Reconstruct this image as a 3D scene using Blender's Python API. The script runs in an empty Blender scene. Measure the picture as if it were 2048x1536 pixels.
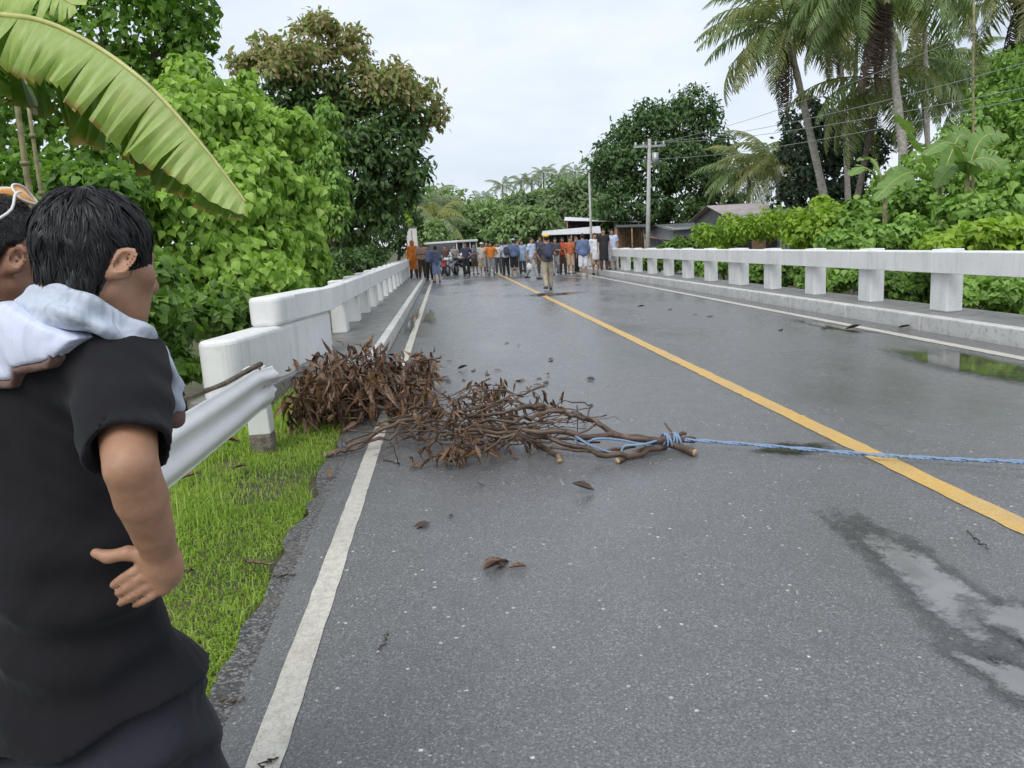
import bpy, math, random
import numpy as np
from mathutils import Vector, Matrix, Quaternion

# ------------------------------------------------------------------ scene, camera, sky, sun
S = bpy.context.scene
COL = S.collection
random.seed(7)
RNG = np.random.default_rng(11)
R = math.radians

# phone camera held 1.5 m above a straight two-lane bridge road (road runs along +Y)
FPX, CAMH = 1538.0, 1.5
YAW, PITCH, ROLL = 0.07686, 0.18053, 0.05993
_r = np.array([math.cos(YAW), -math.sin(YAW), 0.0])
_f = np.array([math.sin(YAW) * math.cos(PITCH), math.cos(YAW) * math.cos(PITCH), -math.sin(PITCH)])
_u = np.cross(_r, _f)
C0 = np.array([0.0, 0.0, CAMH])
cam = bpy.data.cameras.new('camera')
cam.sensor_width = 36.0
cam.lens = FPX / 2048 * 36
cam.clip_start = 0.05
cam.clip_end = 2000
camo = bpy.data.objects.new('camera', cam)
COL.objects.link(camo)
_R = math.cos(ROLL) * _r - math.sin(ROLL) * _u
_U = math.sin(ROLL) * _r + math.cos(ROLL) * _u
camo.matrix_world = Matrix(((_R[0], _U[0], -_f[0], C0[0]), (_R[1], _U[1], -_f[1], C0[1]),
                            (_R[2], _U[2], -_f[2], C0[2]), (0, 0, 0, 1)))
S.camera = camo

SUN_EL, SUN_AZ = R(50), R(205)
W = bpy.data.worlds.new('World'); S.world = W; W.use_nodes = True
nt = W.node_tree; nt.nodes.clear()
wo = nt.nodes.new('ShaderNodeOutputWorld')
sky = nt.nodes.new('ShaderNodeTexSky'); sky.sky_type = 'NISHITA'; sky.sun_disc = False
sky.sun_elevation = SUN_EL; sky.sun_rotation = SUN_AZ
b1 = nt.nodes.new('ShaderNodeBackground'); b1.inputs['Strength'].default_value = 0.09
nt.links.new(sky.outputs[0], b1.inputs['Color'])
# a closed cloud deck, the same all the way round, over the clear sky
tc = nt.nodes.new('ShaderNodeTexCoord')
mp = nt.nodes.new('ShaderNodeMapping'); mp.inputs['Scale'].default_value = (1.0, 1.0, 3.2)
nz = nt.nodes.new('ShaderNodeTexNoise'); nz.inputs['Scale'].default_value = 2.3; nz.inputs['Detail'].default_value = 5
nz.inputs['Roughness'].default_value = 0.55
rp = nt.nodes.new('ShaderNodeValToRGB')
rp.color_ramp.elements[0].position = 0.32; rp.color_ramp.elements[0].color = (0.50, 0.55, 0.635, 1)
rp.color_ramp.elements[1].position = 0.72; rp.color_ramp.elements[1].color = (0.69, 0.735, 0.80, 1)
b2 = nt.nodes.new('ShaderNodeBackground'); b2.inputs['Strength'].default_value = 1.0
ms = nt.nodes.new('ShaderNodeMixShader'); ms.inputs[0].default_value = 0.9
nt.links.new(tc.outputs['Generated'], mp.inputs[0]); nt.links.new(mp.outputs[0], nz.inputs['Vector'])
nt.links.new(nz.outputs[0], rp.inputs[0]); nt.links.new(rp.outputs[0], b2.inputs['Color'])
nt.links.new(b1.outputs[0], ms.inputs[1]); nt.links.new(b2.outputs[0], ms.inputs[2])
nt.links.new(ms.outputs[0], wo.inputs[0])

sl = bpy.data.lights.new('sun', 'SUN'); sl.energy = 1.5; sl.angle = R(40); sl.color = (1, 0.97, 0.92)
so = bpy.data.objects.new('sun', sl); COL.objects.link(so)
sd = Vector((math.sin(SUN_AZ) * math.cos(SUN_EL), math.cos(SUN_AZ) * math.cos(SUN_EL), math.sin(SUN_EL)))
so.rotation_euler = sd.to_track_quat('Z', 'Y').to_euler()
so.location = (0, 0, 30)

S.view_settings.view_transform = 'Standard'
S.view_settings.look = 'None'
S.view_settings.exposure = 0.55
S.view_settings.gamma = 1.0
S.view_settings.use_curve_mapping = False
S.render.engine = 'CYCLES'
S.cycles.use_denoising = True
S.cycles.max_bounces = 8
S.cycles.diffuse_bounces = 4
S.cycles.glossy_bounces = 3
S.cycles.transmission_bounces = 4
S.cycles.transparent_max_bounces = 6
S.cycles.use_adaptive_sampling = True
S.cycles.adaptive_threshold = 0.015


def ray(px, py):
    a, b = px - 1024, py - 768
    return a * _R - b * _U + FPX * _f


def at(px, py, Y):
    """world point at road distance Y seen in that direction"""
    d = ray(px, py)
    return C0 + d * (Y / d[1])


def onz(px, py, z=0.0):
    d = ray(px, py)
    return C0 + d * ((z - CAMH) / d[2])


def ppm(px, py, Y):
    """pixels of the 2048 photograph per metre at that place"""
    p = at(px, py, Y) - C0
    return FPX / float(p @ _f)


# ------------------------------------------------------------------ object helpers
def tag(o, label=None, cat=None, group=None, kind=None):
    if label: o['label'] = label
    if cat: o['category'] = cat
    if group: o['group'] = group
    if kind: o['kind'] = kind
    return o


def thing(name, label, cat, loc=(0, 0, 0), rz=0.0, group=None):
    o = bpy.data.objects.new(name, None)
    o.empty_display_size = 0.1
    COL.objects.link(o)
    o.location = Vector([float(v) for v in loc]); o.rotation_euler = (0, 0, rz)
    return tag(o, label, cat, group)


def link(name, me, parent=None, mat=None):
    o = bpy.data.objects.new(name, me)
    COL.objects.link(o)
    if mat is not None and not me.materials:
        me.materials.append(mat)
    if parent is not None:
        o.parent = parent
    return o


def mesh_np(name, V, F, mat=None, smooth=True):
    """V (n,3), F (m,k) all faces of the same size"""
    me = bpy.data.meshes.new(name)
    V = np.asarray(V, np.float32); F = np.asarray(F, np.int32)
    m, k = F.shape
    me.vertices.add(len(V)); me.vertices.foreach_set('co', V.ravel())
    me.loops.add(m * k); me.loops.foreach_set('vertex_index', F.ravel())
    me.polygons.add(m)
    me.polygons.foreach_set('loop_start', np.arange(0, m * k, k, dtype=np.int32))
    me.polygons.foreach_set('loop_total', np.full(m, k, np.int32))
    me.polygons.foreach_set('use_smooth', np.full(m, smooth, bool))
    me.update(calc_edges=True)
    me.validate()
    if mat: me.materials.append(mat)
    return me


class MB:
    """collects simple solids into one mesh"""
    def __init__(s): s.v = []; s.f = []; s.sm = []

    def add(s, V, F, smooth=False):
        n = len(s.v)
        s.v += [tuple(map(float, p)) for p in V]
        s.f += [tuple(i + n for i in f) for f in F]
        s.sm += [smooth] * len(F)

    def box(s, lo, hi):
        x0, y0, z0 = lo; x1, y1, z1 = hi
        s.add([(x0, y0, z0), (x1, y0, z0), (x1, y1, z0), (x0, y1, z0), (x0, y0, z1), (x1, y0, z1), (x1, y1, z1), (x0, y1, z1)],
              [(3, 2, 1, 0), (4, 5, 6, 7), (0, 1, 5, 4), (1, 2, 6, 5), (2, 3, 7, 6), (3, 0, 4, 7)])
        return s

    def hexa(s, b, t):
        s.add(list(b) + list(t), [(3, 2, 1, 0), (4, 5, 6, 7), (0, 1, 5, 4), (1, 2, 6, 5), (2, 3, 7, 6), (3, 0, 4, 7)])
        return s

    def prism(s, pts, z0, z1):
        n = len(pts)
        s.add([(p[0], p[1], z0) for p in pts] + [(p[0], p[1], z1) for p in pts],
              [tuple(reversed(range(n))), tuple(range(n, 2 * n))] + [(i, (i + 1) % n, n + (i + 1) % n, n + i) for i in range(n)])
        return s

    def tube(s, path, rad, n=8, cap=True):
        P = [np.array(p, float) for p in path]
        if not hasattr(rad, '__len__'): rad = [rad] * len(P)
        V = []; up = np.array([0.0, 0.0, 1.0]); prev = None
        for i, p in enumerate(P):
            t = P[min(i + 1, len(P) - 1)] - P[max(i - 1, 0)]
            t = t / (np.linalg.norm(t) + 1e-9)
            if prev is None:
                a = np.cross(t, up)
                if np.linalg.norm(a) < 0.1: a = np.cross(t, np.array([1.0, 0, 0]))
            else:
                a = prev - t * (prev @ t)
            a /= np.linalg.norm(a) + 1e-9; prev = a
            b = np.cross(t, a)
            for k in range(n):
                w = 2 * math.pi * k / n
                V.append(p + rad[i] * (a * math.cos(w) + b * math.sin(w)))
        F = []
        for i in range(len(P) - 1):
            for k in range(n):
                k2 = (k + 1) % n
                F.append((i * n + k, i * n + k2, (i + 1) * n + k2, (i + 1) * n + k))
        if cap:
            F.append(tuple(reversed(range(n)))); F.append(tuple(range((len(P) - 1) * n, len(P) * n)))
        s.add(V, F, True)
        return s

    def mesh(s, name, mat=None):
        me = bpy.data.meshes.new(name)
        me.from_pydata(s.v, [], s.f)
        me.polygons.foreach_set('use_smooth', s.sm)
        me.update()
        if mat: me.materials.append(mat)
        return me

    def build(s, name, mat, parent=None, bevel=0.0):
        o = link(name, s.mesh(name, mat), parent)
        if bevel:
            m = o.modifiers.new('bevel', 'BEVEL'); m.width = bevel; m.segments = 3; m.limit_method = 'ANGLE'
            m.angle_limit = R(40)
        return o


def copy_tree(o, parent=None):
    c = o.copy(); COL.objects.link(c); c.parent = parent
    for ch in o.children: copy_tree(ch, c)
    return c


# ------------------------------------------------------------------ materials
MATS = {}


class NT:
    def __init__(s, name):
        s.m = bpy.data.materials.new(name); s.m.use_nodes = True
        s.t = s.m.node_tree; s.b = s.t.nodes['Principled BSDF']; s.out = s.t.nodes['Material Output']
        s._o = None

    def n(s, typ, **kw):
        nd = s.t.nodes.new(typ)
        for k, v in kw.items(): setattr(nd, k, v)
        return nd

    def l(s, a, b): s.t.links.new(a, b)

    def pos(s):
        if s._o is None:
            s._o = s.n('ShaderNodeTexCoord').outputs['Object']
        return s._o

    def noise(s, scale, detail=3, rough=0.55, vec=None, dist=0.0):
        nd = s.n('ShaderNodeTexNoise')
        nd.inputs['Scale'].default_value = scale; nd.inputs['Detail'].default_value = detail
        nd.inputs['Roughness'].default_value = rough; nd.inputs['Distortion'].default_value = dist
        s.l(vec if vec is not None else s.pos(), nd.inputs['Vector'])
        return nd.outputs[0]

    def stretch(s, sc):
        m = s.n('ShaderNodeMapping'); m.inputs['Scale'].default_value = sc
        s.l(s.pos(), m.inputs[0]); return m.outputs[0]

    def ramp(s, src, stops):
        r = s.n('ShaderNodeValToRGB')
        e = r.color_ramp.elements
        while len(e) < len(stops): e.new(0.5)
        for i, (p, c) in enumerate(stops):
            e[i].position = p
            e[i].color = (c, c, c, 1) if not hasattr(c, '__len__') else (c[0], c[1], c[2], 1)
        s.l(src, r.inputs[0]); return r.outputs[0]

    def mix(s, f, a, b, blend='MIX'):
        m = s.n('ShaderNodeMix'); m.data_type = 'RGBA'; m.blend_type = blend
        for v, i in ((f, 0), (a, 6), (b, 7)):
            if hasattr(v, 'is_linked'): s.l(v, m.inputs[i])
            elif hasattr(v, '__len__'): m.inputs[i].default_value = (v[0], v[1], v[2], 1)
            else: m.inputs[i].default_value = v
        return m.outputs[2]

    def math(s, op, a, b=0.0, c=0.0):
        m = s.n('ShaderNodeMath'); m.operation = op
        for i, v in enumerate((a, b, c)):
            if hasattr(v, 'is_linked'): s.l(v, m.inputs[i])
            else: m.inputs[i].default_value = v
        return m.outputs[0]

    def bump(s, h, strength, dist=0.01):
        b = s.n('ShaderNodeBump'); b.inputs['Strength'].default_value = strength if not hasattr(strength, 'is_linked') else 1
        if hasattr(strength, 'is_linked'): s.l(strength, b.inputs['Strength'])
        b.inputs['Distance'].default_value = dist
        s.l(h, b.inputs['Height']); s.l(b.outputs[0], s.b.inputs['Normal']); return b

    def set(s, **kw):
        for k, v in kw.items():
            i = s.b.inputs[k.replace('_', ' ')]
            if hasattr(v, 'is_linked'): s.l(v, i)
            elif hasattr(v, '__len__'): i.default_value = (v[0], v[1], v[2], 1)
            else: i.default_value = v
        return s


def plain(name, col, rough=0.6, var=0.25, scale=6.0, bump=0.0, bscale=60, metal=0.0, spec=None):
    if name in MATS: return MATS[name]
    t = NT(name)
    f = t.noise(scale, 4)
    lo = [c * (1 - var) for c in col]; hi = [min(1, c * (1 + var)) for c in col]
    t.set(Base_Color=t.ramp(f, [(0.3, lo), (0.7, hi)]), Roughness=rough, Metallic=metal)
    if spec is not None: t.set(Specular_IOR_Level=spec)
    if bump: t.bump(t.noise(bscale, 4), bump, 0.01)
    MATS[name] = t.m
    return t.m


def leafmat(name, cols, rough=0.45, trans=0.35, spec=0.4, patch=0.6):
    """leaf colours vary leaf by leaf and in larger patches over the plant"""
    t = NT(name)
    g = t.n('ShaderNodeNewGeometry')
    n = t.noise(patch, 2)
    f = t.math('ADD', t.math('MULTIPLY', g.outputs['Random Per Island'], 0.75), t.math('MULTIPLY', t.math('SUBTRACT', n, 0.5), 0.9))
    f = t.math('ADD', f, 0.12)
    k = len(cols)
    c = t.ramp(f, [(i / (k - 1) if k > 1 else 0, cc) for i, cc in enumerate(cols)])
    t.set(Base_Color=c, Roughness=rough, Specular_IOR_Level=spec)
    tr = t.n('ShaderNodeBsdfTranslucent')
    t.l(t.mix(1.0, c, (1.25, 1.35, 0.7), 'MULTIPLY'), tr.inputs['Color'])
    mx = t.n('ShaderNodeMixShader'); mx.inputs[0].default_value = trans
    t.l(t.b.outputs[0], mx.inputs[1]); t.l(tr.outputs[0], mx.inputs[2]); t.l(mx.outputs[0], t.out.inputs[0])
    MATS[name] = t.m
    return t.m


def make_mats():
    M = MATS
    # wet asphalt
    t = NT('wet_asphalt')
    fine = t.noise(125, 5, 0.75)
    big = t.noise(0.55, 4, 0.6, t.stretch((1.0, 0.45, 1)))
    mid = t.noise(5, 4, 0.6)
    base = t.ramp(fine, [(0.30, (0.042, 0.042, 0.043)), (0.5, (0.142, 0.142, 0.143)), (0.72, (0.35, 0.35, 0.346))])
    base = t.mix(t.ramp(mid, [(0.35, 0.0), (0.75, 0.45)]), base, (0.105, 0.105, 0.107))
    # pale aggregate showing in the worn surface
    vo = t.n('ShaderNodeTexVoronoi'); vo.inputs['Scale'].default_value = 75; t.l(t.pos(), vo.inputs['Vector'])
    sep = t.n('ShaderNodeSeparateColor'); t.l(vo.outputs['Color'], sep.inputs[0])
    st = t.math('MULTIPLY', t.math('GREATER_THAN', sep.outputs[0], 0.84),
                t.math('LESS_THAN', vo.outputs['Distance'], t.math('MULTIPLY_ADD', sep.outputs[1], 0.34, 0.04)))
    st = t.math('MULTIPLY', st, t.ramp(t.noise(1.3, 3), [(0.35, 0.35), (0.6, 1.0)]))
    base = t.mix(st, base, t.mix(sep.outputs[2], (0.20, 0.195, 0.19), (0.52, 0.50, 0.47)))
    vo2 = t.n('ShaderNodeTexVoronoi'); vo2.inputs['Scale'].default_value = 33; t.l(t.pos(), vo2.inputs['Vector'])
    sp2 = t.n('ShaderNodeSeparateColor'); t.l(vo2.outputs['Color'], sp2.inputs[0])
    st2 = t.math('MULTIPLY', t.math('GREATER_THAN', sp2.outputs[0], 0.968), t.math('LESS_THAN', vo2.outputs['Distance'], 0.26))
    base = t.mix(t.math('MULTIPLY', st2, 0.85), base, (0.60, 0.59, 0.56))
    vg = t.n('ShaderNodeTexVoronoi'); vg.inputs['Scale'].default_value = 120; t.l(t.pos(), vg.inputs['Vector'])
    sg = t.n('ShaderNodeSeparateColor'); t.l(vg.outputs['Color'], sg.inputs[0])
    gr = t.ramp(sg.outputs[1], [(0.0, 0.62), (0.55, 0.95), (0.9, 1.25), (1.0, 1.9)])
    base = t.mix(0.8, base, gr, 'MULTIPLY')
    wet = t.ramp(big, [(0.42, 0.0), (0.62, 1.0)])
    base = t.mix(t.math('MULTIPLY', wet, 0.35), base, (0.095, 0.095, 0.097))
    rough = t.math('ADD', t.math('MULTIPLY_ADD', wet, -0.16, 0.27), t.math('MULTIPLY', mid, 0.10))
    t.set(Base_Color=base, Roughness=rough, Specular_IOR_Level=0.75)
    t.bump(t.math('ADD', t.math('MULTIPLY', fine, 1.0), t.math('MULTIPLY', vo.outputs['Distance'], -0.6)),
           t.math('MULTIPLY_ADD', wet, -0.22, 0.45), 0.006)
    M['asphalt'] = t.m
    # coarse older asphalt of the shoulder
    t = NT('coarse_asphalt')
    vo = t.n('ShaderNodeTexVoronoi'); vo.inputs['Scale'].default_value = 95; t.l(t.pos(), vo.inputs['Vector'])
    sep = t.n('ShaderNodeSeparateColor'); t.l(vo.outputs['Color'], sep.inputs[0])
    base = t.ramp(sep.outputs[0], [(0.0, (0.035, 0.034, 0.033)), (0.6, (0.10, 0.098, 0.095)), (1.0, (0.27, 0.26, 0.25))])
    base = t.mix(t.ramp(t.noise(3.5, 4), [(0.48, 0.0), (0.72, 0.6)]), base, (0.13, 0.115, 0.085))
    t.set(Base_Color=base, Roughness=0.5, Specular_IOR_Level=0.5)
    t.bump(t.math('MULTIPLY', vo.outputs['Distance'], -1.0), 0.8, 0.008)
    M['shoulder'] = t.m
    # water standing on the road: silt and pale sky reflection both in standing_water's colour, thinning out at a ragged margin (uv y: 0 at the rim, 1 inside)
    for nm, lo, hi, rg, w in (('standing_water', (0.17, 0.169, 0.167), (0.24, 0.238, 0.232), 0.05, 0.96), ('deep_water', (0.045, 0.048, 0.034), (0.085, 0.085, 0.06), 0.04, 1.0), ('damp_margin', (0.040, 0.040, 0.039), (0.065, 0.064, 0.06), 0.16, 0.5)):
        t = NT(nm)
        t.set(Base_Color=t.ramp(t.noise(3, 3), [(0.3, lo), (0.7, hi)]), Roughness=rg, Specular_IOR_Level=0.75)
        t.bump(t.noise(11, 2), 0.06, 0.01)
        sx = t.n('ShaderNodeSeparateXYZ'); t.l(t.n('ShaderNodeUVMap').outputs[0], sx.inputs[0])
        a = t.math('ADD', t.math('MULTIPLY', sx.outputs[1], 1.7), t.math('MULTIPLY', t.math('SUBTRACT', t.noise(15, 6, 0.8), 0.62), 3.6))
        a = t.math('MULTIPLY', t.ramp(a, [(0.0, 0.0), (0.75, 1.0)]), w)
        tr = t.n('ShaderNodeBsdfTransparent'); mx = t.n('ShaderNodeMixShader')
        t.l(a, mx.inputs[0]); t.l(tr.outputs[0], mx.inputs[1]); t.l(t.b.outputs[0], mx.inputs[2]); t.l(mx.outputs[0], t.out.inputs[0])
        M[nm] = t.m
    for nm, col, hi in (('line_white', (0.63, 0.595, 0.52), (0.43, 0.40, 0.34)), ('line_yellow', (0.66, 0.385, 0.07), (0.60, 0.45, 0.20))):
        t = NT(nm)
        w = t.ramp(t.noise(22, 6, 0.75), [(0.44, 0.0), (0.62, 1.0)])
        c = t.mix(t.math('MULTIPLY', w, 0.75), col, hi)
        c = t.mix(t.math('MULTIPLY', t.ramp(t.noise(120, 4, 0.75), [(0.54, 0.0), (0.68, 1.0)]), 0.75), c, (0.12, 0.115, 0.11))
        c = t.mix(t.math('MULTIPLY', t.ramp(t.noise(2.0, 4), [(0.45, 0.0), (0.75, 1.0)]), 0.35), c, (0.30, 0.27, 0.22))
        t.set(Base_Color=c, Roughness=0.42)
        t.bump(t.noise(170, 4), 0.4, 0.004)
        M[nm] = t.m
    # painted concrete of the parapets
    t = NT('painted_concrete')
    c = t.ramp(t.noise(1.6, 5, 0.6), [(0.3, (0.70, 0.705, 0.69)), (0.7, (0.82, 0.82, 0.805))])
    streak = t.ramp(t.noise(7, 5, 0.65, t.stretch((1, 1, 0.12))), [(0.52, 0.0), (0.78, 1.0)])
    c = t.mix(t.math('MULTIPLY', streak, 0.42), c, (0.33, 0.34, 0.29))
    c = t.mix(t.math('MULTIPLY', t.ramp(t.noise(2.6, 6, 0.75), [(0.55, 0.0), (0.70, 1.0)]), 0.4), c, (0.40, 0.40, 0.35))
    c = t.mix(t.math('MULTIPLY', t.ramp(t.noise(38, 4, 0.7), [(0.62, 0.0), (0.72, 1.0)]), 0.4), c, (0.42, 0.41, 0.38))
    t.set(Base_Color=c, Roughness=0.62)
    t.bump(t.noise(45, 5), 0.25, 0.01)
    M['parapet'] = t.m
    t = NT('kerb_paint')
    c = t.ramp(t.noise(3, 5), [(0.3, (0.50, 0.50, 0.47)), (0.7, (0.66, 0.655, 0.63))])
    c = t.mix(t.math('MULTIPLY', t.ramp(t.noise(12, 5, 0.7), [(0.5, 0.0), (0.68, 1.0)]), 0.6), c, (0.20, 0.195, 0.175))
    t.set(Base_Color=c, Roughness=0.6); t.bump(t.noise(60, 5), 0.3, 0.01)
    M['kerb'] = t.m
    M['sidewalk'] = plain('sidewalk_concrete', (0.21, 0.205, 0.195), 0.5, 0.3, 4, 0.3, 80)
    t = NT('weathered_concrete')
    c = t.ramp(t.noise(14, 5, 0.7), [(0.35, (0.10, 0.08, 0.065)), (0.65, (0.27, 0.235, 0.20))])
    t.set(Base_Color=c, Roughness=0.85); t.bump(t.noise(60, 5), 0.6, 0.02)
    M['rawconcrete'] = t.m
    t = NT('painted_steel')
    c = t.ramp(t.noise(2.5, 5), [(0.3, (0.66, 0.66, 0.645)), (0.7, (0.78, 0.78, 0.765))])
    c = t.mix(t.math('MULTIPLY', t.ramp(t.noise(20, 5, 0.75), [(0.64, 0.0), (0.74, 1.0)]), 0.45), c, (0.30, 0.27, 0.22))
    t.set(Base_Color=c, Roughness=0.38)
    t.bump(t.noise(5, 3), 0.15, 0.02)
    M['wbeam'] = t.m
    # ground
    t = NT('earth')
    c = t.ramp(t.noise(1.1, 6, 0.6), [(0.3, (0.055, 0.065, 0.028)), (0.5, (0.085, 0.095, 0.036)), (0.62, (0.14, 0.11, 0.07)), (0.75, (0.24, 0.20, 0.15))])
    c = t.mix(t.math('MULTIPLY', t.noise(20, 4), 0.5), c, (0.05, 0.045, 0.03))
    t.set(Base_Color=c, Roughness=0.9); t.bump(t.noise(14, 6), 0.8, 0.05)
    M['earth'] = t.m
    # foliage
    leafmat('leaf_bush', [(0.13, 0.245, 0.033), (0.255, 0.415, 0.063), (0.375, 0.55, 0.11), (0.51, 0.67, 0.19)], 0.45, 0.45)
    leafmat('leaf_shrub', [(0.06, 0.125, 0.025), (0.14, 0.255, 0.045), (0.25, 0.39, 0.085)], 0.45, 0.4)
    leafmat('leaf_tall', [(0.07, 0.15, 0.025), (0.15, 0.28, 0.045), (0.25, 0.42, 0.075)], 0.45, 0.5)
    leafmat('leaf_dark', [(0.04, 0.085, 0.026), (0.08, 0.145, 0.042), (0.125, 0.21, 0.06)], 0.45, 0.25)
    leafmat('leaf_round', [(0.05, 0.095, 0.036), (0.085, 0.155, 0.05), (0.13, 0.22, 0.07)], 0.45, 0.28)
    leafmat('leaf_black', [(0.024, 0.048, 0.028), (0.045, 0.08, 0.04), (0.075, 0.125, 0.055)], 0.45, 0.2)
    leafmat('leaf_rust', [(0.15, 0.23, 0.06), (0.33, 0.25, 0.13), (0.19, 0.29, 0.075), (0.42, 0.30, 0.18), (0.23, 0.34, 0.10), (0.38, 0.28, 0.155)], 0.5, 0.4)
    leafmat('leaf_yellow', [(0.15, 0.27, 0.03), (0.27, 0.42, 0.045), (0.40, 0.53, 0.075)], 0.45, 0.4)
    leafmat('leaf_vine', [(0.12, 0.23, 0.045), (0.22, 0.38, 0.075), (0.34, 0.52, 0.12)], 0.45, 0.35)
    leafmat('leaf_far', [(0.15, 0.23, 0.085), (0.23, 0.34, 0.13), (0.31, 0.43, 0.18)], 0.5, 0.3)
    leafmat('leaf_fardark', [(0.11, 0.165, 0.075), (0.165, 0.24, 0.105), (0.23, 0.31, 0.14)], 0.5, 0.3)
    leafmat('frond_green', [(0.095, 0.15, 0.055), (0.165, 0.24, 0.085), (0.25, 0.325, 0.12)], 0.38, 0.3)
    leafmat('frond_olive', [(0.125, 0.165, 0.055), (0.20, 0.235, 0.08), (0.30, 0.31, 0.12)], 0.4, 0.35)
    leafmat('frond_yellow', [(0.22, 0.23, 0.07), (0.33, 0.31, 0.10), (0.27, 0.33, 0.11)], 0.4, 0.35)
    leafmat('frond_brown', [(0.045, 0.030, 0.025), (0.085, 0.055, 0.042), (0.12, 0.08, 0.055)], 0.7, 0.15)
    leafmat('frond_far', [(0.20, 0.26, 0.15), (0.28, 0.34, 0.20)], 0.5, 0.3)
    leafmat('leaf_dead', [(0.016, 0.011, 0.009), (0.14, 0.072, 0.038), (0.026, 0.017, 0.013), (0.25, 0.135, 0.07), (0.04, 0.025, 0.018), (0.17, 0.092, 0.052), (0.50, 0.37, 0.26)], 0.4, 0.10, 0.5, 9)
    leafmat('leaf_deadwet', [(0.022, 0.014, 0.010), (0.055, 0.030, 0.018), (0.11, 0.058, 0.032)], 0.35, 0.05, 0.6, 4)
    leafmat('grass_blade', [(0.17, 0.27, 0.04), (0.28, 0.42, 0.06), (0.40, 0.54, 0.10), (0.52, 0.58, 0.18)], 0.5, 0.4, 0.3, 1.3)
    # banana leaf: side veins run square to the midrib (uv: x along, y across)
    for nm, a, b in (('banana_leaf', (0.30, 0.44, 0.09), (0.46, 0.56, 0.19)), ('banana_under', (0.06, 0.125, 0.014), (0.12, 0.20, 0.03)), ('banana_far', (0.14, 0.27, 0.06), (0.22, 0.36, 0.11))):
        t = NT(nm)
        uv = t.n('ShaderNodeUVMap').outputs[0]
        m = t.n('ShaderNodeMapping'); m.inputs['Scale'].default_value = (75, 2.0, 1); t.l(uv, m.inputs[0])
        v = t.noise(1.0, 3, 0.6, m.outputs[0])
        m2 = t.n('ShaderNodeMapping'); m2.inputs['Scale'].default_value = (5, 1.5, 1); t.l(uv, m2.inputs[0])
        c = t.mix(t.ramp(v, [(0.3, 0.0), (0.7, 1.0)]), a, b)
        c = t.mix(t.ramp(t.noise(1.0, 4, 0.6, m2.outputs[0]), [(0.52, 0.0), (0.74, 0.6)]), c, (0.34, 0.36, 0.09))
        sx = t.n('ShaderNodeSeparateXYZ'); t.l(uv, sx.inputs[0])
        e = t.ramp(sx.outputs[1], [(0.0, 0.0), (0.90, 0.0), (0.985, 1.0)])
        c = t.mix(t.math('MULTIPLY', e, t.ramp(t.noise(9, 3, 0.6), [(0.4, 0.0), (0.6, 1.0)])), c, (0.34, 0.22, 0.075))
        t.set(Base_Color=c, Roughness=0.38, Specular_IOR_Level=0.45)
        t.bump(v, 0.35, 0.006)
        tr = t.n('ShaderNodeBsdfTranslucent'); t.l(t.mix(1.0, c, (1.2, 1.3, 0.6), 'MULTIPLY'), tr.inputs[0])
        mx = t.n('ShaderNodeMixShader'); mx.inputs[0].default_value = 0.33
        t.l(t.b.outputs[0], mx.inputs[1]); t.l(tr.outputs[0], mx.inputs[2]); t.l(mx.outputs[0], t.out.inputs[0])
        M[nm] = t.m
    M['midrib'] = plain('banana_midrib', (0.42, 0.42, 0.14), 0.4, 0.25, 9)
    M['pseudostem'] = plain('banana_stem', (0.22, 0.20, 0.09), 0.6, 0.5, 7, 0.3, 30)
    M['bark'] = plain('bark_brown', (0.085, 0.062, 0.043), 0.85, 0.45, 12, 0.6, 40)
    M['palm_trunk'] = plain('palm_trunk_bark', (0.43, 0.395, 0.35), 0.85, 0.35, 7, 0.5, 25)
    M['palm_dark'] = plain('palm_trunk_dark', (0.15, 0.125, 0.105), 0.85, 0.4, 7, 0.5, 25)
    M['coconut'] = plain('coconut_husk', (0.20, 0.13, 0.05), 0.6, 0.5, 5)
    t = NT('dead_branch_bark')
    c = t.ramp(t.noise(9, 5, 0.65), [(0.3, (0.035, 0.021, 0.014)), (0.55, (0.105, 0.066, 0.043)), (0.75, (0.27, 0.195, 0.135))])
    t.set(Base_Color=c, Roughness=0.42, Specular_IOR_Level=0.45); t.bump(t.noise(55, 5), 0.5, 0.006)
    M['branch'] = t.m
    M['cutwood'] = plain('cut_wood', (0.44, 0.32, 0.19), 0.7, 0.2, 30)
    t = NT('blue_rope')
    wv = t.n('ShaderNodeTexWave'); wv.inputs['Scale'].default_value = 55; wv.bands_direction = 'DIAGONAL'; t.l(t.pos(), wv.inputs[0])
    t.set(Base_Color=t.ramp(wv.outputs[1], [(0.1, (0.10, 0.19, 0.33)), (0.9, (0.33, 0.45, 0.62))]), Roughness=0.5); t.bump(wv.outputs[1], 0.6, 0.004)
    M['rope'] = t.m
    # skin
    for nm, a, b in (('skin_tan', (0.34, 0.178, 0.105), (0.43, 0.24, 0.148)), ('skin_brown', (0.24, 0.118, 0.07), (0.30, 0.155, 0.095)), ('skin_light', (0.42, 0.25, 0.17), (0.50, 0.31, 0.22))):
        t = NT(nm)
        t.set(Base_Color=t.mix(t.math('MULTIPLY', t.ramp(t.noise(60, 5, 0.7), [(0.45, 0.0), (0.7, 1.0)]), 0.35), t.ramp(t.noise(14, 5), [(0.3, [q * 0.88 for q in a]), (0.7, b)]), [a[0] * 0.8, a[1] * 0.68, a[2] * 0.62]), Roughness=0.46, Subsurface_Weight=0.12, Subsurface_Scale=0.008)
        t.b.inputs['Subsurface Radius'].default_value = (1.0, 0.35, 0.2)
        t.bump(t.math('ADD', t.noise(420, 4, 0.7), t.math('MULTIPLY', t.noise(70, 4), 0.8)), 0.3, 0.003)
        M[nm] = t.m
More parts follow.
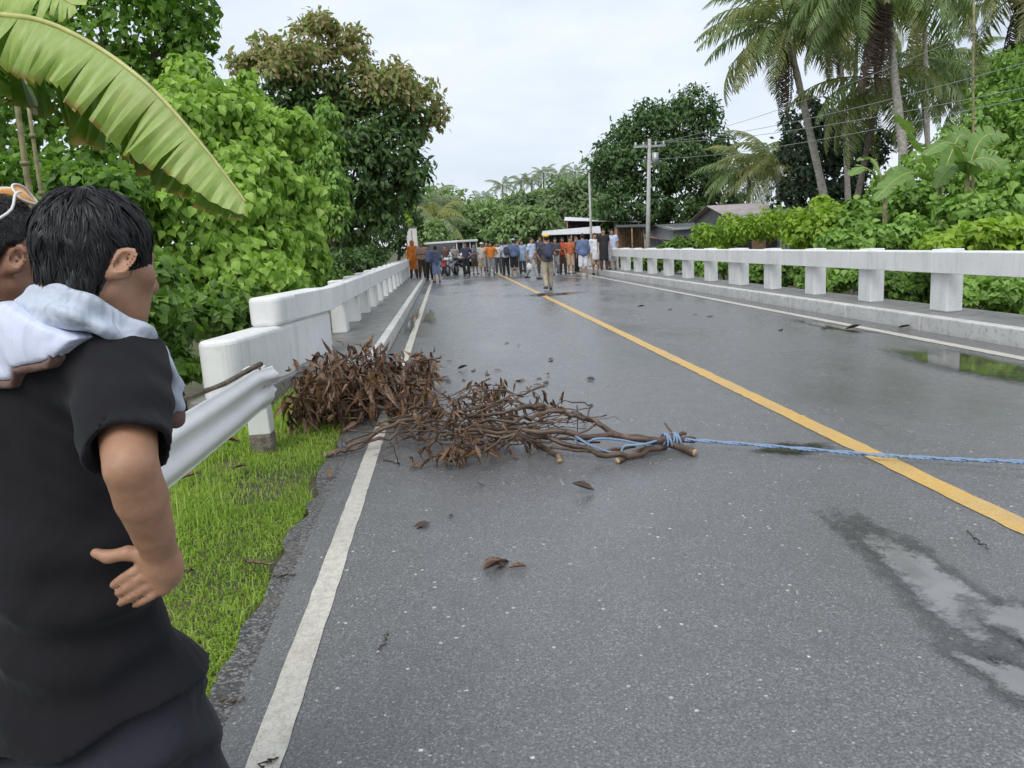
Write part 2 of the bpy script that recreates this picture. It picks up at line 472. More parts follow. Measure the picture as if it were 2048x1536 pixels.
    M['nail'] = plain('finger_nail', (0.52, 0.33, 0.25), 0.3, 0.08, 40)
    M['hair'] = plain('black_hair', (0.009, 0.009, 0.010), 0.45, 0.3, 30, spec=0.45)
    M['hair_short'] = plain('short_hair', (0.020, 0.018, 0.017), 0.6, 0.4, 90, 0.6, 260)

    def cloth(nm, col, rough=0.85, wr=0.5, ws=9, var=0.15):
        t = NT(nm)
        t.set(Base_Color=t.ramp(t.noise(5, 4), [(0.3, [c * (1 - var) for c in col]), (0.7, [min(1, c * (1 + var)) for c in col])]), Roughness=rough, Specular_IOR_Level=0.25)
        t.b.inputs['Sheen Weight'].default_value = 0.05
        h = t.math('ADD', t.math('MULTIPLY', t.noise(ws, 3, 0.5, t.stretch((1, 1, 0.55)), 0.6), 1.0), t.math('MULTIPLY', t.noise(500, 2), 0.02))
        t.bump(h, wr, 0.06)
        M[nm] = t.m
    cloth('cloth_black', (0.0095, 0.0092, 0.0112), 0.92, 0.3, 6)
    cloth('cloth_navyblack', (0.020, 0.0205, 0.028), 0.8, 0.5, 8)
    cloth('cloth_towel', (0.62, 0.66, 0.80), 0.9, 0.6, 11, 0.08)
    cloth('cloth_hood', (0.50, 0.55, 0.64), 0.9, 0.6, 14, 0.12)
    cloth('cloth_brown', (0.17, 0.105, 0.088), 0.85, 0.5, 12)
    cloth('cloth_grey', (0.22, 0.24, 0.28), 0.85, 0.5, 10)
    for nm, col in dict(orange=(0.72, 0.21, 0.03), peach=(0.46, 0.31, 0.23), brown=(0.085, 0.05, 0.035), blue=(0.115, 0.16, 0.28), denim=(0.20, 0.27, 0.41), navy=(0.05, 0.055, 0.10), black=(0.018, 0.018, 0.02), charcoal=(0.06, 0.06, 0.07),
                        white=(0.66, 0.66, 0.68), cream=(0.55, 0.51, 0.43), khaki=(0.36, 0.32, 0.23), grey=(0.27, 0.275, 0.29), red=(0.50, 0.07, 0.035), rust=(0.45, 0.13, 0.05), paleblue=(0.46, 0.53, 0.68), skyblue=(0.28, 0.38, 0.52), slate=(0.10, 0.125, 0.20),
                        olive=(0.19, 0.20, 0.10), tan=(0.42, 0.30, 0.20)).items():
        M['c_' + nm] = plain('clothing_' + nm, col, 0.85, 0.22, 9, 0.4, 14)
    M['hardhat'] = plain('yellow_plastic', (0.82, 0.45, 0.03), 0.35, 0.08, 5)
    M['orangelens'] = plain('orange_lens', (0.75, 0.34, 0.06), 0.12, 0.15, 12, spec=0.8)
    M['whiteplastic'] = plain('white_plastic', (0.72, 0.71, 0.69), 0.35, 0.08, 8)
    # buildings and vehicles
    def tin(nm, col, var):
        t = NT(nm)
        c = t.ramp(t.noise(1.4, 5, 0.65), [(0.3, [v * (1 - var) for v in col]), (0.7, [min(1, v * (1 + var)) for v in col])])
        c = t.mix(t.math('MULTIPLY', t.ramp(t.noise(3, 5, 0.7), [(0.55, 0.0), (0.72, 1.0)]), 0.5), c, (0.22, 0.13, 0.09))
        t.set(Base_Color=c, Roughness=0.45)
        M[nm] = t.m
    tin('tin_pale', (0.60, 0.60, 0.60), 0.15); tin('tin_pink', (0.40, 0.345, 0.34), 0.2); tin('tin_dark', (0.13, 0.14, 0.14), 0.3); tin('tin_white', (0.72, 0.73, 0.74), 0.1)
    M['wall_pale'] = plain('wall_pale_plaster', (0.42, 0.43, 0.48), 0.8, 0.2, 3)
    M['bamboo'] = plain('bamboo_wall', (0.26, 0.17, 0.10), 0.8, 0.4, 8)
    M['darkgap'] = plain('dark_timber', (0.035, 0.03, 0.027), 0.8, 0.3, 4)
    M['pole'] = plain('pole_concrete', (0.42, 0.42, 0.40), 0.75, 0.18, 4)
    M['steelgrey'] = plain('galvanised_steel', (0.45, 0.46, 0.47), 0.45, 0.15, 8, metal=0.5)
    M['wire'] = plain('power_wire', (0.30, 0.31, 0.32), 0.5, 0.1, 2)
    M['tyre'] = plain('tyre_rubber', (0.02, 0.02, 0.021), 0.8, 0.2, 9)
    M['bikeblack'] = plain('bike_black', (0.025, 0.025, 0.03), 0.3, 0.2, 9)
    M['bikered'] = plain('bike_red', (0.30, 0.03, 0.025), 0.3, 0.2, 9)
    M['bikegrey'] = plain('bike_grey', (0.30, 0.31, 0.33), 0.35, 0.2, 9)
    M['vanwhite'] = plain('vehicle_white', (0.62, 0.62, 0.61), 0.35, 0.08, 3)
    M['glassdark'] = plain('vehicle_glass', (0.03, 0.035, 0.04), 0.08, 0.2, 3, spec=0.7)
    M['sign'] = plain('sign_white', (0.62, 0.60, 0.56), 0.5, 0.1, 4)
    M['signdark'] = plain('sign_dark', (0.12, 0.11, 0.10), 0.6, 0.1, 4)


make_mats()
M = MATS

# ------------------------------------------------------------------ ground, road, bridge
def sstep(a, b, x):
    t = np.clip((x - a) / (b - a), 0, 1)
    return t * t * (3 - 2 * t)


def hash_noise(x, y, seed=0):
    """cheap smooth value noise for terrain and outlines"""
    xi, yi = np.floor(x), np.floor(y)
    fx, fy = x - xi, y - yi
    fx, fy = fx * fx * (3 - 2 * fx), fy * fy * (3 - 2 * fy)

    def h(a, b): return np.mod(np.sin(a * 127.1 + b * 311.7 + seed * 74.7) * 43758.5453, 1.0)
    return (h(xi, yi) * (1 - fx) + h(xi + 1, yi) * fx) * (1 - fy) + (h(xi, yi + 1) * (1 - fx) + h(xi + 1, yi + 1) * fx) * fy


def ground_z(x, y):
    x = np.asarray(x, float); y = np.asarray(y, float)
    left = sstep(-1.75, -5.0, x); right = sstep(7.3, 10.5, x)
    side = np.maximum(left, right)
    z = -0.045 - side * (1.15 + 0.9 * left)
    chan = sstep(11.0, 15.5, y) * (1 - sstep(36.0, 40.5, y))
    z = z - chan * (2.6 - 1.2 * side)
    z = z + side * 0.35 * (hash_noise(x * 0.6, y * 0.6) - 0.5)
    z = z + 5.5 * sstep(15, 38, x) * sstep(8, 22, y) * (1 - sstep(40, 60, y))     # wooded rise on the right bank
    z = z + 1.2 * sstep(52, 90, y) * side
    return z


def build_terrain():
    xs = np.unique(np.concatenate([np.linspace(-900, -40, 14), np.linspace(-40, -6, 24), np.linspace(-6, 12, 73), np.linspace(12, 60, 33), np.linspace(60, 900, 14)]))
    ys = np.unique(np.concatenate([np.linspace(-60, -4, 10), np.linspace(-4, 20, 97), np.linspace(20, 70, 60), np.linspace(70, 1200, 24)]))
    X, Y = np.meshgrid(xs, ys)
    Z = ground_z(X, Y)
    V = np.stack([X, Y, Z], -1).reshape(-1, 3)
    nx = len(xs); i = np.arange(len(ys) - 1)[:, None] * nx + np.arange(nx - 1)[None, :]
    F = np.stack([i, i + 1, i + nx + 1, i + nx], -1).reshape(-1, 4)
    o = link('ground', mesh_np('ground', V, F, M['earth']))
    tag(o, 'earth bank and verge falling away beside the road', kind='structure')


build_terrain()


def strip(name, ys, xl, xr, z, mat, label=None, kind='structure', parent=None):
    n = len(ys)
    V = np.zeros((2 * n, 3)); V[0::2, 0] = xl; V[1::2, 0] = xr; V[0::2, 1] = ys; V[1::2, 1] = ys; V[:, 2] = z
    i = np.arange(n - 1) * 2
    F = np.stack([i, i + 1, i + 3, i + 2], -1)
    o = link(name, mesh_np(name, V, F, mat, False), parent)
    if parent is None: tag(o, label, kind=kind)
    return o


ys = np.concatenate([np.arange(-6, 12, 0.12), np.arange(12, 260, 2.0)])
lw = -0.83 + 0.035 * (hash_noise(ys * 1.1, ys * 0 + 3, 5) - 0.5)
lw = np.where(ys > 9.6, -0.93, lw)
ROAD = strip('road', ys, lw, np.full(len(ys), 6.40), 0.0, M['asphalt'], 'wet grey asphalt road crossing the bridge')
ys2 = np.arange(-6, 9.6, 0.06)
edge = -0.955 - 0.10 * (hash_noise(ys2 * 1.3, ys2 * 0, 2) - 0.5) - 0.07 * (hash_noise(ys2 * 5.2, ys2 * 0 + 9, 4) - 0.5)
edge = edge - 0.25 * sstep(7.0, 9.0, ys2)
strip('road_shoulder', ys2, edge, np.full(len(ys2), -0.78), -0.004, M['shoulder'], 'narrow coarse asphalt shoulder between white line and grass')

# painted lines, each ragged at its edges
def line(name, x, w, y0, y1, mat, label, wob=0.006):
    ys = np.concatenate([np.arange(y0, min(14, y1), 0.03), np.arange(14, y1 + 0.1, 0.6)])
    a = x - w / 2 + wob * (hash_noise(ys * 9, ys * 0, 1) - 0.5) * 2 + 0.003 * (hash_noise(ys * 0.5, ys * 0, 6) - 0.5)
    b = x + w / 2 + wob * (hash_noise(ys * 9, ys * 0 + 5, 2) - 0.5) * 2 + 0.003 * (hash_noise(ys * 0.5, ys * 0, 6) - 0.5)
    strip(name, ys, a, b, 0.004, mat, label)


line('edge_line', -0.652, 0.108, -4, 120, M['line_white'], 'worn white painted line along the grassy left edge', 0.003)
line('edge_line', 5.95, 0.15, -4, 120, M['line_white'], 'white painted line beside the kerb on the right', 0.004)
line('centre_line', 2.70, 0.145, -4, 120, M['line_yellow'], 'solid yellow painted centre line of the road')


NPUD = 0


def puddle(cx, cy, rx, ry, rot, seed, label, z=0.003, lob=0.55, n=72, mat='standing_water', damp=1.35):
    a = np.linspace(0, 2 * np.pi, n, endpoint=False)
    rr = 1 + lob * (hash_noise(np.cos(a) * 1.7 + 9 + seed, np.sin(a) * 1.7 + 4, seed) - 0.5) * 2 + 0.10 * (hash_noise(np.cos(a) * 6 + 9, np.sin(a) * 6 + 4 + seed, seed + 3) - 0.5) * 2
    c, s = math.cos(rot), math.sin(rot)
    global NPUD
    NPUD += 1; z = z + 0.0005 * NPUD
    root = None
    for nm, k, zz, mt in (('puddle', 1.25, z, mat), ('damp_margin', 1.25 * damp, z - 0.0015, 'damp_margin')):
        V = [(0.0, 0.0, 0.0)]; UV = [1.0]
        for ring, u in ((0.45, 0.8), (0.75, 0.5), (1.0, 0.0)):
            x, y = np.cos(a) * rx * rr * k * ring, np.sin(a) * ry * rr * k * ring
            for p, q in zip(x, y): V.append((p * c - q * s, p * s + q * c, 0.0)); UV.append(u)
        F = [(0, 1 + i, 1 + (i + 1) % n) for i in range(n)]
        for r_ in range(2):
            b0 = 1 + r_ * n
            for i in range(n):
                i2 = (i + 1) % n
                F += [(b0 + i, b0 + n + i, b0 + n + i2), (b0 + i, b0 + n + i2, b0 + i2)]
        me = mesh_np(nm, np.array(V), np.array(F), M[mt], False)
        uvl = me.uv_layers.new(name='uv'); li = np.zeros(len(me.loops), np.int32); me.loops.foreach_get('vertex_index', li)
        uvl.data.foreach_set('uv', np.stack([np.zeros(len(li)), np.array(UV)[li]], -1).astype(np.float32).ravel())
        o = link(nm, me, root)
        if root is None:
            o.location = (cx, cy, z); root = o
        else: o.location = (0, 0, -0.00025)
    tag(root, label, kind='structure')


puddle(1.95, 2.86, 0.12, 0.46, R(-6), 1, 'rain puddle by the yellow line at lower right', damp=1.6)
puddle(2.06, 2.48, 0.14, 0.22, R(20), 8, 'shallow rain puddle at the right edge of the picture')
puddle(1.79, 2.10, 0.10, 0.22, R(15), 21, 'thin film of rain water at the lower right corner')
puddle(5.35, 7.35, 0.30, 0.85, R(0), 4, 'greenish puddle against the right white line', mat='deep_water')
puddle(5.70, 10.9, 0.14, 0.75, R(0), 5, 'long thin puddle before the right kerb', mat='deep_water')
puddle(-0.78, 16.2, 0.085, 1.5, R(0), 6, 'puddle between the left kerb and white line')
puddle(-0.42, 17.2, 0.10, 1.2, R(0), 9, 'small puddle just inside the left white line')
puddle(2.25, 4.95, 0.20, 0.12, R(0), 12, 'small wet hollow beside the blue rope', mat='deep_water')
puddle(3.0, 22.0, 0.5, 0.5, R(0), 15, 'distant puddle on the yellow line ahead of the walker', mat='deep_water')

# kerbs and raised sidewalks of the bridge
Z_SW = 0.20


def kerb(name, x0, x1, y0, y1, label):
    mb = MB()
    n = 0
    y = y0
    while y < y1:
        e = min(y + 2.0, y1)
        mb.box((x0, y, -0.1), (x1, e - 0.012, Z_SW + 0.008)); y = e
    o = mb.build(name, M['kerb'], None, 0.02)
    tag(o, label, kind='structure')


def slab(name, lo, hi, mat, label):
    o = MB().box(lo, hi).build(name, mat); tag(o, label, kind='structure'); return o


kerb('kerb', 6.42, 6.57, 2.0, 43.5, 'long pale kerb under the right bridge parapet')
slab('sidewalk', (6.57, 2.0, -0.25), (7.42, 43.5, Z_SW), M['sidewalk'], 'raised concrete sidewalk along the right parapet')
kerb('kerb', -1.075, -0.945, 9.3, 43.5, 'white kerb of the left sidewalk')
slab('sidewalk', (-2.02, 9.3, -0.25), (-1.075, 43.5, Z_SW), M['sidewalk'], 'raised concrete sidewalk along the left parapet')
slab('bridge_deck', (-2.02, 10.8, -0.85), (7.42, 41.5, -0.03), M['sidewalk'], 'concrete deck of the road bridge')


def parapet(side, y0, y1, label):
    s = 1 if side == 'r' else -1
    xf = 6.80 if side == 'r' else -1.60                        # road face of the rail
    root = thing('bridge_parapet', label, 'parapet', (xf + 0.2 * s, (y0 + y1) / 2, Z_SW))
    ox, oy, oz = root.location
    rail_me = {}
    # posts every 1.95 m, a double one at each expansion joint
    posts = []
    k = 0; y = 10.35 - 1.95 * 3
    while y < y1:
        if y > y0:
            posts.append((y, ((k - 7) % 6 == 0)))
        y += 1.95; k += 1
    if side == 'l': posts = [(p + 0.85, d) for p, d in posts if p + 0.85 > 11.6]
    pm = {}
    for d in (False, True):
        mb = MB(); w = 0.36 if d else 0.19
        a, b = (0.10, 0.34)
        mb.box((a * s if s > 0 else -b, -w, 0.0), (b if s > 0 else -a, w, 0.868))
        pm[d] = mb.mesh('post', M['parapet'])
    for (y, d) in posts:
        o = link('post', pm[d], root); o.location = (xf - ox, y - oy, 0)
        m = o.modifiers.new('bevel', 'BEVEL'); m.width = 0.015; m.segments = 2
    # rail panels butt over the posts
    cuts = [y0] + [posts[i][0] for i in range(0, len(posts), 1)][1::2] + [y1]
    for a, b in zip(cuts[:-1], cuts[1:]):
        if b - a < 0.3: continue
        mb = MB()
        x0, x1 = (0.0, 0.15) if s > 0 else (-0.15, 0.0)
        # chamfered section
        sec = [(0.0, 0.545), (0.16, 0.545), (0.16, 0.85), (0.02, 0.85), (0.0, 0.832)]
        pts = [((p * s), z) for p, z in sec]
        L = b - a - 0.012
        n = len(pts)
        V = [(p, 0, z) for p, z in pts] + [(p, L, z) for p, z in pts]
        F = [tuple(range(n)), tuple(reversed(range(n, 2 * n)))] + [(i, n + i, n + (i + 1) % n, (i + 1) % n) for i in range(n)]
        mb.add(V, F)
        o = mb.build('rail_panel', M['parapet'], root, 0.008); o.location = (xf - ox, a - oy, 0)
    return root


PR = parapet('r', 3.2, 43.0, 'long white concrete bridge parapet on the right side of the road')
PL = parapet('l', 10.82, 43.0, 'white concrete bridge parapet on the left side, running to the crowd')


def end_block():
    """flared, stepped concrete end of the left parapet"""
    root = thing('parapet_end_block', 'stepped white concrete end block of the left parapet behind the guardrail', 'end block', (-1.9, 9.3, 0))
    ox, oy, oz = root.location
    fl = lambda y: -1.60 - 0.168 * (10.8 - y)

    def plan(y0, y1, t0, t1, r):
        """outline seen from above with a rounded near end"""
        pts = []
        for k in range(7):
            w = k / 6 * math.pi / 2
            pts.append((fl(y0 + r - r * math.cos(w)) + t0 - r * (1 - math.sin(w)), y0 + r - r * math.cos(w)))
        pts.append((fl(y1) + t0, y1)); pts.append((fl(y1) - t1, y1))
        for k in range(7):
            w = (1 - k / 6) * math.pi / 2
            pts.append((fl(y0 + r - r * math.cos(w)) - t1 + r * (1 - math.sin(w)), y0 + r - r * math.cos(w)))
        return [(p[0] - ox, p[1] - oy) for p in pts]
    lo = MB(); lo.prism(plan(7.72, 10.80, -0.02, 0.40, 0.16), 0.10, 0.73)
    lo.build('lower_block', M['parapet'], root, 0.05)
    hi = MB(); hi.prism(plan(8.95, 10.79, 0.0, 0.36, 0.10), 0.725, 1.065)
    hi.build('upper_block', M['parapet'], root, 0.05)
    # lip of the rail standing proud of the lower block
    lip = MB()
    P = [(fl(9.45) + 0.005, 9.45), (fl(10.79) + 0.045, 10.79), (fl(10.79) - 0.05, 10.79), (fl(9.45) - 0.05, 9.45)]
    lip.prism([(p[0] - ox, p[1] - oy) for p in P], 0.755, 1.055)
    lip.build('rail_lip', M['parapet'], root, 0.01)
    ft = MB(); ft.prism(plan(7.6, 10.80, 0.06, 0.46, 0.06), -0.6, 0.16)
    ft.build('footing', M['sidewalk'], root, 0.02)
    # recess in the near face where the guardrail was bolted
    rc = MB(); rc.box((-0.03, -0.012, 0.0), (0.2, 0.0, 0.012))
    return root


end_block()


def guardrail():
    root = thing('guardrail', 'bent white steel guardrail with a broken end, beside the grass verge', 'guardrail', (-1.5, 3.0, 0))
    ox, oy, oz = root.location
    # W section: depth towards the road, height
    sec = []
    for k in range(25):
        u = k / 24
        z = (u - 0.5) * 0.315
        d = 0.042 * (0.5 - 0.5 * math.cos(4 * math.pi * u)) 
        sec.append((d, z))
    yy = np.concatenate([np.linspace(-2.5, 5.7, 42), np.linspace(5.75, 6.12, 8)])
    V = []
    for t in (0.0, -0.008):
        for y in yy:
            cx = -1.475 + 0.012 * (y - 3) + 0.008 * math.sin(y * 1.7)
            cz = 0.555 - 0.006 * (y - 3)
            k = float(sstep(5.7, 6.12, np.array(y)))
            for (d, z) in sec:
                V.append((cx + d + t - ox + 0.05 * k * (z > 0), y - oy + 0.10 * k * (1 if abs(z) < 0.06 else -0.5), cz + z - 0.02 * k))
    n = len(sec); m = len(yy)
    F = []
    for s in range(2):
        b = s * n * m
        for i in range(m - 1):
            for j in range(n - 1):
                q = (b + i * n + j, b + (i + 1) * n + j, b + (i + 1) * n + j + 1, b + i * n + j + 1)
                F.append(q if s == 0 else tuple(reversed(q)))
    for i in range(m - 1):
        for j in (0, n - 1):
            F.append((i * n + j, (i + 1) * n + j, n * m + (i + 1) * n + j, n * m + i * n + j))
    for i in (0, m - 1):
        for j in range(n - 1):
            F.append((i * n + j, i * n + j + 1, n * m + i * n + j + 1, n * m + i * n + j))
    mb = MB(); mb.add(V, F, True); mb.build('rail_beam', M['wbeam'], root)
    for y in (6.18, 2.3, -1.6):
        mb = MB()
        x = -1.60 + 0.012 * (y - 3) - ox; yl = y - oy
        mb.hexa([(x - 0.085, yl - 0.085, 0.12), (x + 0.085, yl - 0.085, 0.12), (x + 0.085, yl + 0.085, 0.12), (x - 0.085, yl + 0.085, 0.12)],
                [(x - 0.075, yl - 0.075, 0.66), (x + 0.075, yl - 0.075, 0.66), (x + 0.075, yl + 0.075, 0.66), (x - 0.075, yl + 0.075, 0.66)])
        o = mb.build('post', M['wbeam'], root, 0.012)
        mb = MB(); mb.box((x - 0.088, yl - 0.088, -0.4), (x + 0.088, yl + 0.088, 0.122))
        mb.build('post_base', M['rawconcrete'], root, 0.02)
        o['label'] = 'white concrete post, chipped bare at its foot'
    for y in (5.85, 5.95, 2.3):
        for dz in (0.0,):
            mb = MB(); x = -1.475 + 0.012 * (y - 3) - ox
            mb.tube([(x, y - oy, 0.555 + dz), (x + 0.022, y - oy, 0.555 + dz)], 0.017, 6)
            mb.build('bolt', M['steelgrey'], root)
    return root


guardrail()

# ------------------------------------------------------------------ foliage
def unit(v):
    v = np.asarray(v, float)
    return v / (np.linalg.norm(v, axis=-1, keepdims=True) + 1e-9)


# leaf shapes: x across, y from stalk to tip, z up; unit length
def _leaf(outline, fold=0.18, droop=0.25):
    """outline: half-widths at stations along the leaf -> folded, drooping blade"""
    V = []; F = []
    m = len(outline)
    for i, w in enumerate(outline):
        y = i / (m - 1); z = -droop * y * y
        if w == 0: V.append([(0, y, z)])
        else: V.append([(-w, y, z + fold * w), (0, y, z), (w, y, z + fold * w)])
    flat = []; idx = []
    for row in V:
        idx.append(list(range(len(flat), len(flat) + len(row)))); flat += row
    for a, b in zip(idx[:-1], idx[1:]):
        if len(a) == 3 and len(b) == 3: F += [(a[0], a[1], b[1]), (a[0], b[1], b[0]), (a[1], a[2], b[2]), (a[1], b[2], b[1])]
        elif len(a) == 1: F += [(a[0], b[1], b[0]), (a[0], b[2], b[1])]
        else: F += [(a[0], a[1], b[0]), (a[1], a[2], b[0])]
    return np.array(flat, float), np.array(F, int)


HEART = _leaf([0, 0.42, 0.40, 0.21, 0], 0.28, 0.42)
OVAL = _leaf([0, 0.25, 0.20, 0], 0.3, 0.25)
SMALL = _leaf([0, 0.30, 0], 0.3, 0.1)
LANCE = _leaf([0, 0.13, 0.12, 0], 0.3, 0.35)


def leaves_mesh(name, tmpl, pos, tip, nrm, size, mat):
    TV, TF = tmpl
    n = len(pos)
    y = unit(tip); z = nrm - y * np.sum(nrm * y, -1, keepdims=True); z = unit(z); x = np.cross(y, z)
    B = np.stack([x, y, z], 1) * size[:, None, None]                       # n,3(basis),3
    V = np.einsum('kb,nbc->nkc', TV, B) + pos[:, None, :]
    F = TF[None] + (np.arange(n) * len(TV))[:, None, None]
    return mesh_np(name, V.reshape(-1, 3), F.reshape(-1, 3), mat, False)


def blob(px, py, Y, rpx, rpy, ry=None):
    """a rounded part of a crown, from where it stands and how wide it looks"""
    k = ppm(px, py, Y)
    rx, rz = rpx / k, rpy / k
    return (at(px, py, Y), np.array([rx, ry if ry else 0.5 * (rx + rz), rz]))


def lumpy(blobs, rng, k=5):
    """breaks smooth lobes into an uneven cluster of smaller ones"""
    out = []
    for c, r in blobs:
        out.append((c, r * 0.74))
        for _ in range(k):
            d = unit(rng.normal(size=3) + np.array([0, -0.35, 0.25]))
            q = rng.uniform(0.26, 0.50)
            out.append((c + d * r * (1.08 - q * 0.5), r * q * rng.uniform(0.85, 1.15, 3)))
    return out


def crown_points(blobs, n, rng, clump=0.24, per=22, shell=(0.66, 1.10), keep=0.62):
    """leaf positions on tufts that cover the lobes of a crown"""
    area = np.array([(b[1][0] * b[1][1] + b[1][1] * b[1][2] + b[1][0] * b[1][2]) for b in blobs])
    cnt = np.maximum(8, (area / area.sum() * n * 1.9).astype(int))
    P = []; N = []
    for (c, r), m in zip(blobs, cnt):
        nt_ = max(6, m // per)
        d = unit(rng.normal(size=(nt_, 3)) + np.array([0, -0.18, 0.22]))
        rad = rng.uniform(shell[0], shell[1], nt_)
        tc = c + d * r * rad[:, None]
        w = rng.integers(0, nt_, m)
        sig = clump * r.min() if r.min() < 1.5 else clump * 1.5
        off = rng.normal(size=(m, 3)) * sig * np.array([1, 1, 0.7])
        p = tc[w] + off
        nn = unit(d[w] / r * r.mean() + 0.9 * off / sig * 0.45 + np.array([0, 0, 0.35]))
        ok = np.ones(m, bool)
        for (c2, r2) in blobs:
            q = np.linalg.norm((p - c2) / r2, axis=1)
            ok &= q > keep * rng.uniform(0.8, 1.1, m)
        P.append(p[ok]); N.append(nn[ok])
    P = np.concatenate(P); N = np.concatenate(N)
    if len(P) > n:
        i = rng.permutation(len(P))[:n]; P, N = P[i], N[i]
    return P, N


def crown(name, parent, blobs, n, tmpl, size, mat, rng, droop=0.6, jit=0.5, **kw):
    P, N = crown_points(lumpy(blobs, rng), n, rng, **kw)
    m = len(P)
    tip = unit(N * 0.55 + rng.normal(size=(m, 3)) * jit + np.array([0, 0, -droop]))
    nr = unit(N + rng.normal(size=(m, 3)) * 0.35 + np.array([0, 0, 0.3]))
    sz = size * rng.uniform(0.6, 1.25, m)
    o = link(name, leaves_mesh(name, tmpl, P - np.array(parent.location), tip, nr, sz, mat), parent)
    o['kind'] = 'stuff'
    return o


def wiggle(a, b, n, amp, rng, sag=0.0):
    a, b = np.array(a, float), np.array(b, float)
    t = np.linspace(0, 1, n)[:, None]
    L = np.linalg.norm(b - a)
    p = a + (b - a) * t
    off = np.cumsum(rng.normal(size=(n, 3)) * amp * L / n, 0)
    off -= off[-1] * t; off[0] = 0
    p += off
    p[:, 2] -= sag * L * 4 * (t * (1 - t))[:, 0]
    return p


def trunk(parent, base, blobs, r0, rng, mat, name='trunk', top=None, limbs=True):
    """tapered trunk with limbs that reach into the lobes"""
    loc = np.array(parent.location)
    mb = MB()
    cs = np.array([b[0] for b in blobs])
    top = np.array(top) if top is not None else cs.mean(0)
    p = wiggle(base, top, 8, 0.10, rng)
    mb.tube([q - loc for q in p], list(np.linspace(r0, r0 * 0.45, 8)), 8)
    if limbs:
        for (c, r) in blobs:
            k = rng.integers(3, 8)
            w = wiggle(p[min(k, 7)], c + np.array([0, 0, -0.2 * r[2]]), 6, 0.18, rng)
            mb.tube([q - loc for q in w], list(np.linspace(r0 * 0.38, r0 * 0.10, 6)), 5)
            for _ in range(3):
                e = c + unit(rng.normal(size=3)) * r * 0.8
                w2 = wiggle(w[4], e, 4, 0.2, rng)
                mb.tube([q - loc for q in w2], list(np.linspace(r0 * 0.13, r0 * 0.04, 4)), 4)
    return mb.build(name, mat, parent)


def tree(name, label, cat, base, blobs, n, tmpl, size, mat, seed, r0=0.2, bark='bark', group=None, extra=None, top=None, **kw):
    rng = np.random.default_rng(seed)
    root = thing(name, label, cat, base, 0, group)
    trunk(root, np.array(base) - np.array([0, 0, 0.3]), blobs, r0, rng, M[bark], 'trunk' if cat in ('tree', 'palm') else 'stems', top)
    crown('crown' if cat == 'tree' else 'foliage', root, blobs, n, tmpl, size, M[mat], rng, **kw)
    if extra:
        for (nm, bl, n2, tm2, s2, mt2, kw2) in extra:
            crown(nm, root, bl, n2, tm2, s2, M[mt2], rng, **kw2)
    return root


def gz(x, y): return float(ground_z(x, y))


def base_at(px, Y, dx=0.0):
    p = at(px, 600, Y)
    return (p[0] + dx, Y, gz(p[0] + dx, Y))


# ---- left bank
BL = [blob(*b) for b in [(430, 235, 14, 105, 75), (375, 320, 13.5, 95, 95), (530, 275, 15, 85, 70), (565, 385, 14.5, 75, 75), (470, 400, 13.5, 120, 100),
                         (600, 470, 14.5, 60, 65), (490, 510, 13, 130, 85), (600, 545, 14.5, 55, 55), (385, 450, 12.5, 100, 110), (330, 560, 12, 100, 70),
                         (490, 195, 15.5, 45, 35), (410, 590, 12.5, 120, 45), (540, 565, 13.5, 80, 45), (380, 180, 15, 60, 60)]]
tree('broadleaf_tree', 'bright green tree with large drooping leaves, filling the bank behind the white end block', 'tree', base_at(400, 13.5), BL, 28000, HEART, 0.145, 'leaf_bush', 3, 0.16,
     droop=0.9, jit=0.35, clump=0.22, per=18)
BA = [blob(*b) for b in [(350, 30, 17, 70, 90), (260, 50, 17, 100, 90), (110, 110, 16, 120, 90), (40, 230, 16, 90, 90), (300, 190, 17, 80, 60), (375, 110, 17, 45, 80),
                         (20, 30, 17, 100, 90), (180, -60, 17, 140, 70), (120, 350, 15, 120, 60), (20, 400, 14, 70, 80), (210, 330, 15, 100, 60), (350, -60, 17, 80, 60)]]
tree('tall_tree', 'tall leafy tree with gaps of sky, rising behind the banana leaf', 'tree', base_at(150, 17), BA, 10500, HEART, 0.16, 'leaf_tall', 5, 0.17,
     droop=0.6, clump=0.42, per=12)
BM = [blob(*b) for b in [(250, 430, 12, 80, 90), (200, 520, 11, 90, 70), (270, 560, 10.5, 70, 60), (180, 400, 13, 80, 60)]]
tree('understorey_tree', 'middle green leafy tree between the banana leaf and the dark haired man', 'tree', base_at(230, 12), BM, 5200, HEART, 0.16, 'leaf_tall', 6, 0.1, droop=0.7, clump=0.3, per=12)
for i, (px, Y, bl, lab) in enumerate([
    (350, 9.4, [(340, 640, 9.4, 55, 45), (300, 690, 8.8, 50, 45), (390, 630, 10, 50, 40), (350, 730, 8.4, 45, 35)], 'low dark shrub left of the white end block'),
    (470, 11.6, [(470, 610, 11.6, 70, 40), (420, 640, 11, 50, 30), (530, 600, 12.4, 50, 40)], 'low green shrub directly behind the white end block'),
    (600, 17, [(600, 575, 17, 60, 35), (660, 560, 19, 40, 35), (560, 560, 16, 50, 40)], 'leafy shrub just beyond the nearest left rail panel'),
    (150, 7.5, [(60, 640, 7.5, 120, 90), (200, 620, 8, 100, 90), (300, 600, 8.5, 60, 60)], 'green shrub behind the two men on the left'),
    (720, 27, [(715, 520, 27, 45, 25), (680, 525, 25, 45, 28), (745, 512, 30, 28, 18)], 'dark shrub behind the middle of the left parapet')]):
    tree('shrub', lab, 'shrub', base_at(px, Y), [blob(*b) for b in bl], 2600 if i != 3 else 3200, HEART if i != 4 else OVAL, 0.13 if i != 4 else 0.2, 'leaf_shrub' if i != 4 else 'leaf_dark', 40 + i, 0.04,
         group='shrubs on the left bank', droop=0.6, clump=0.4)
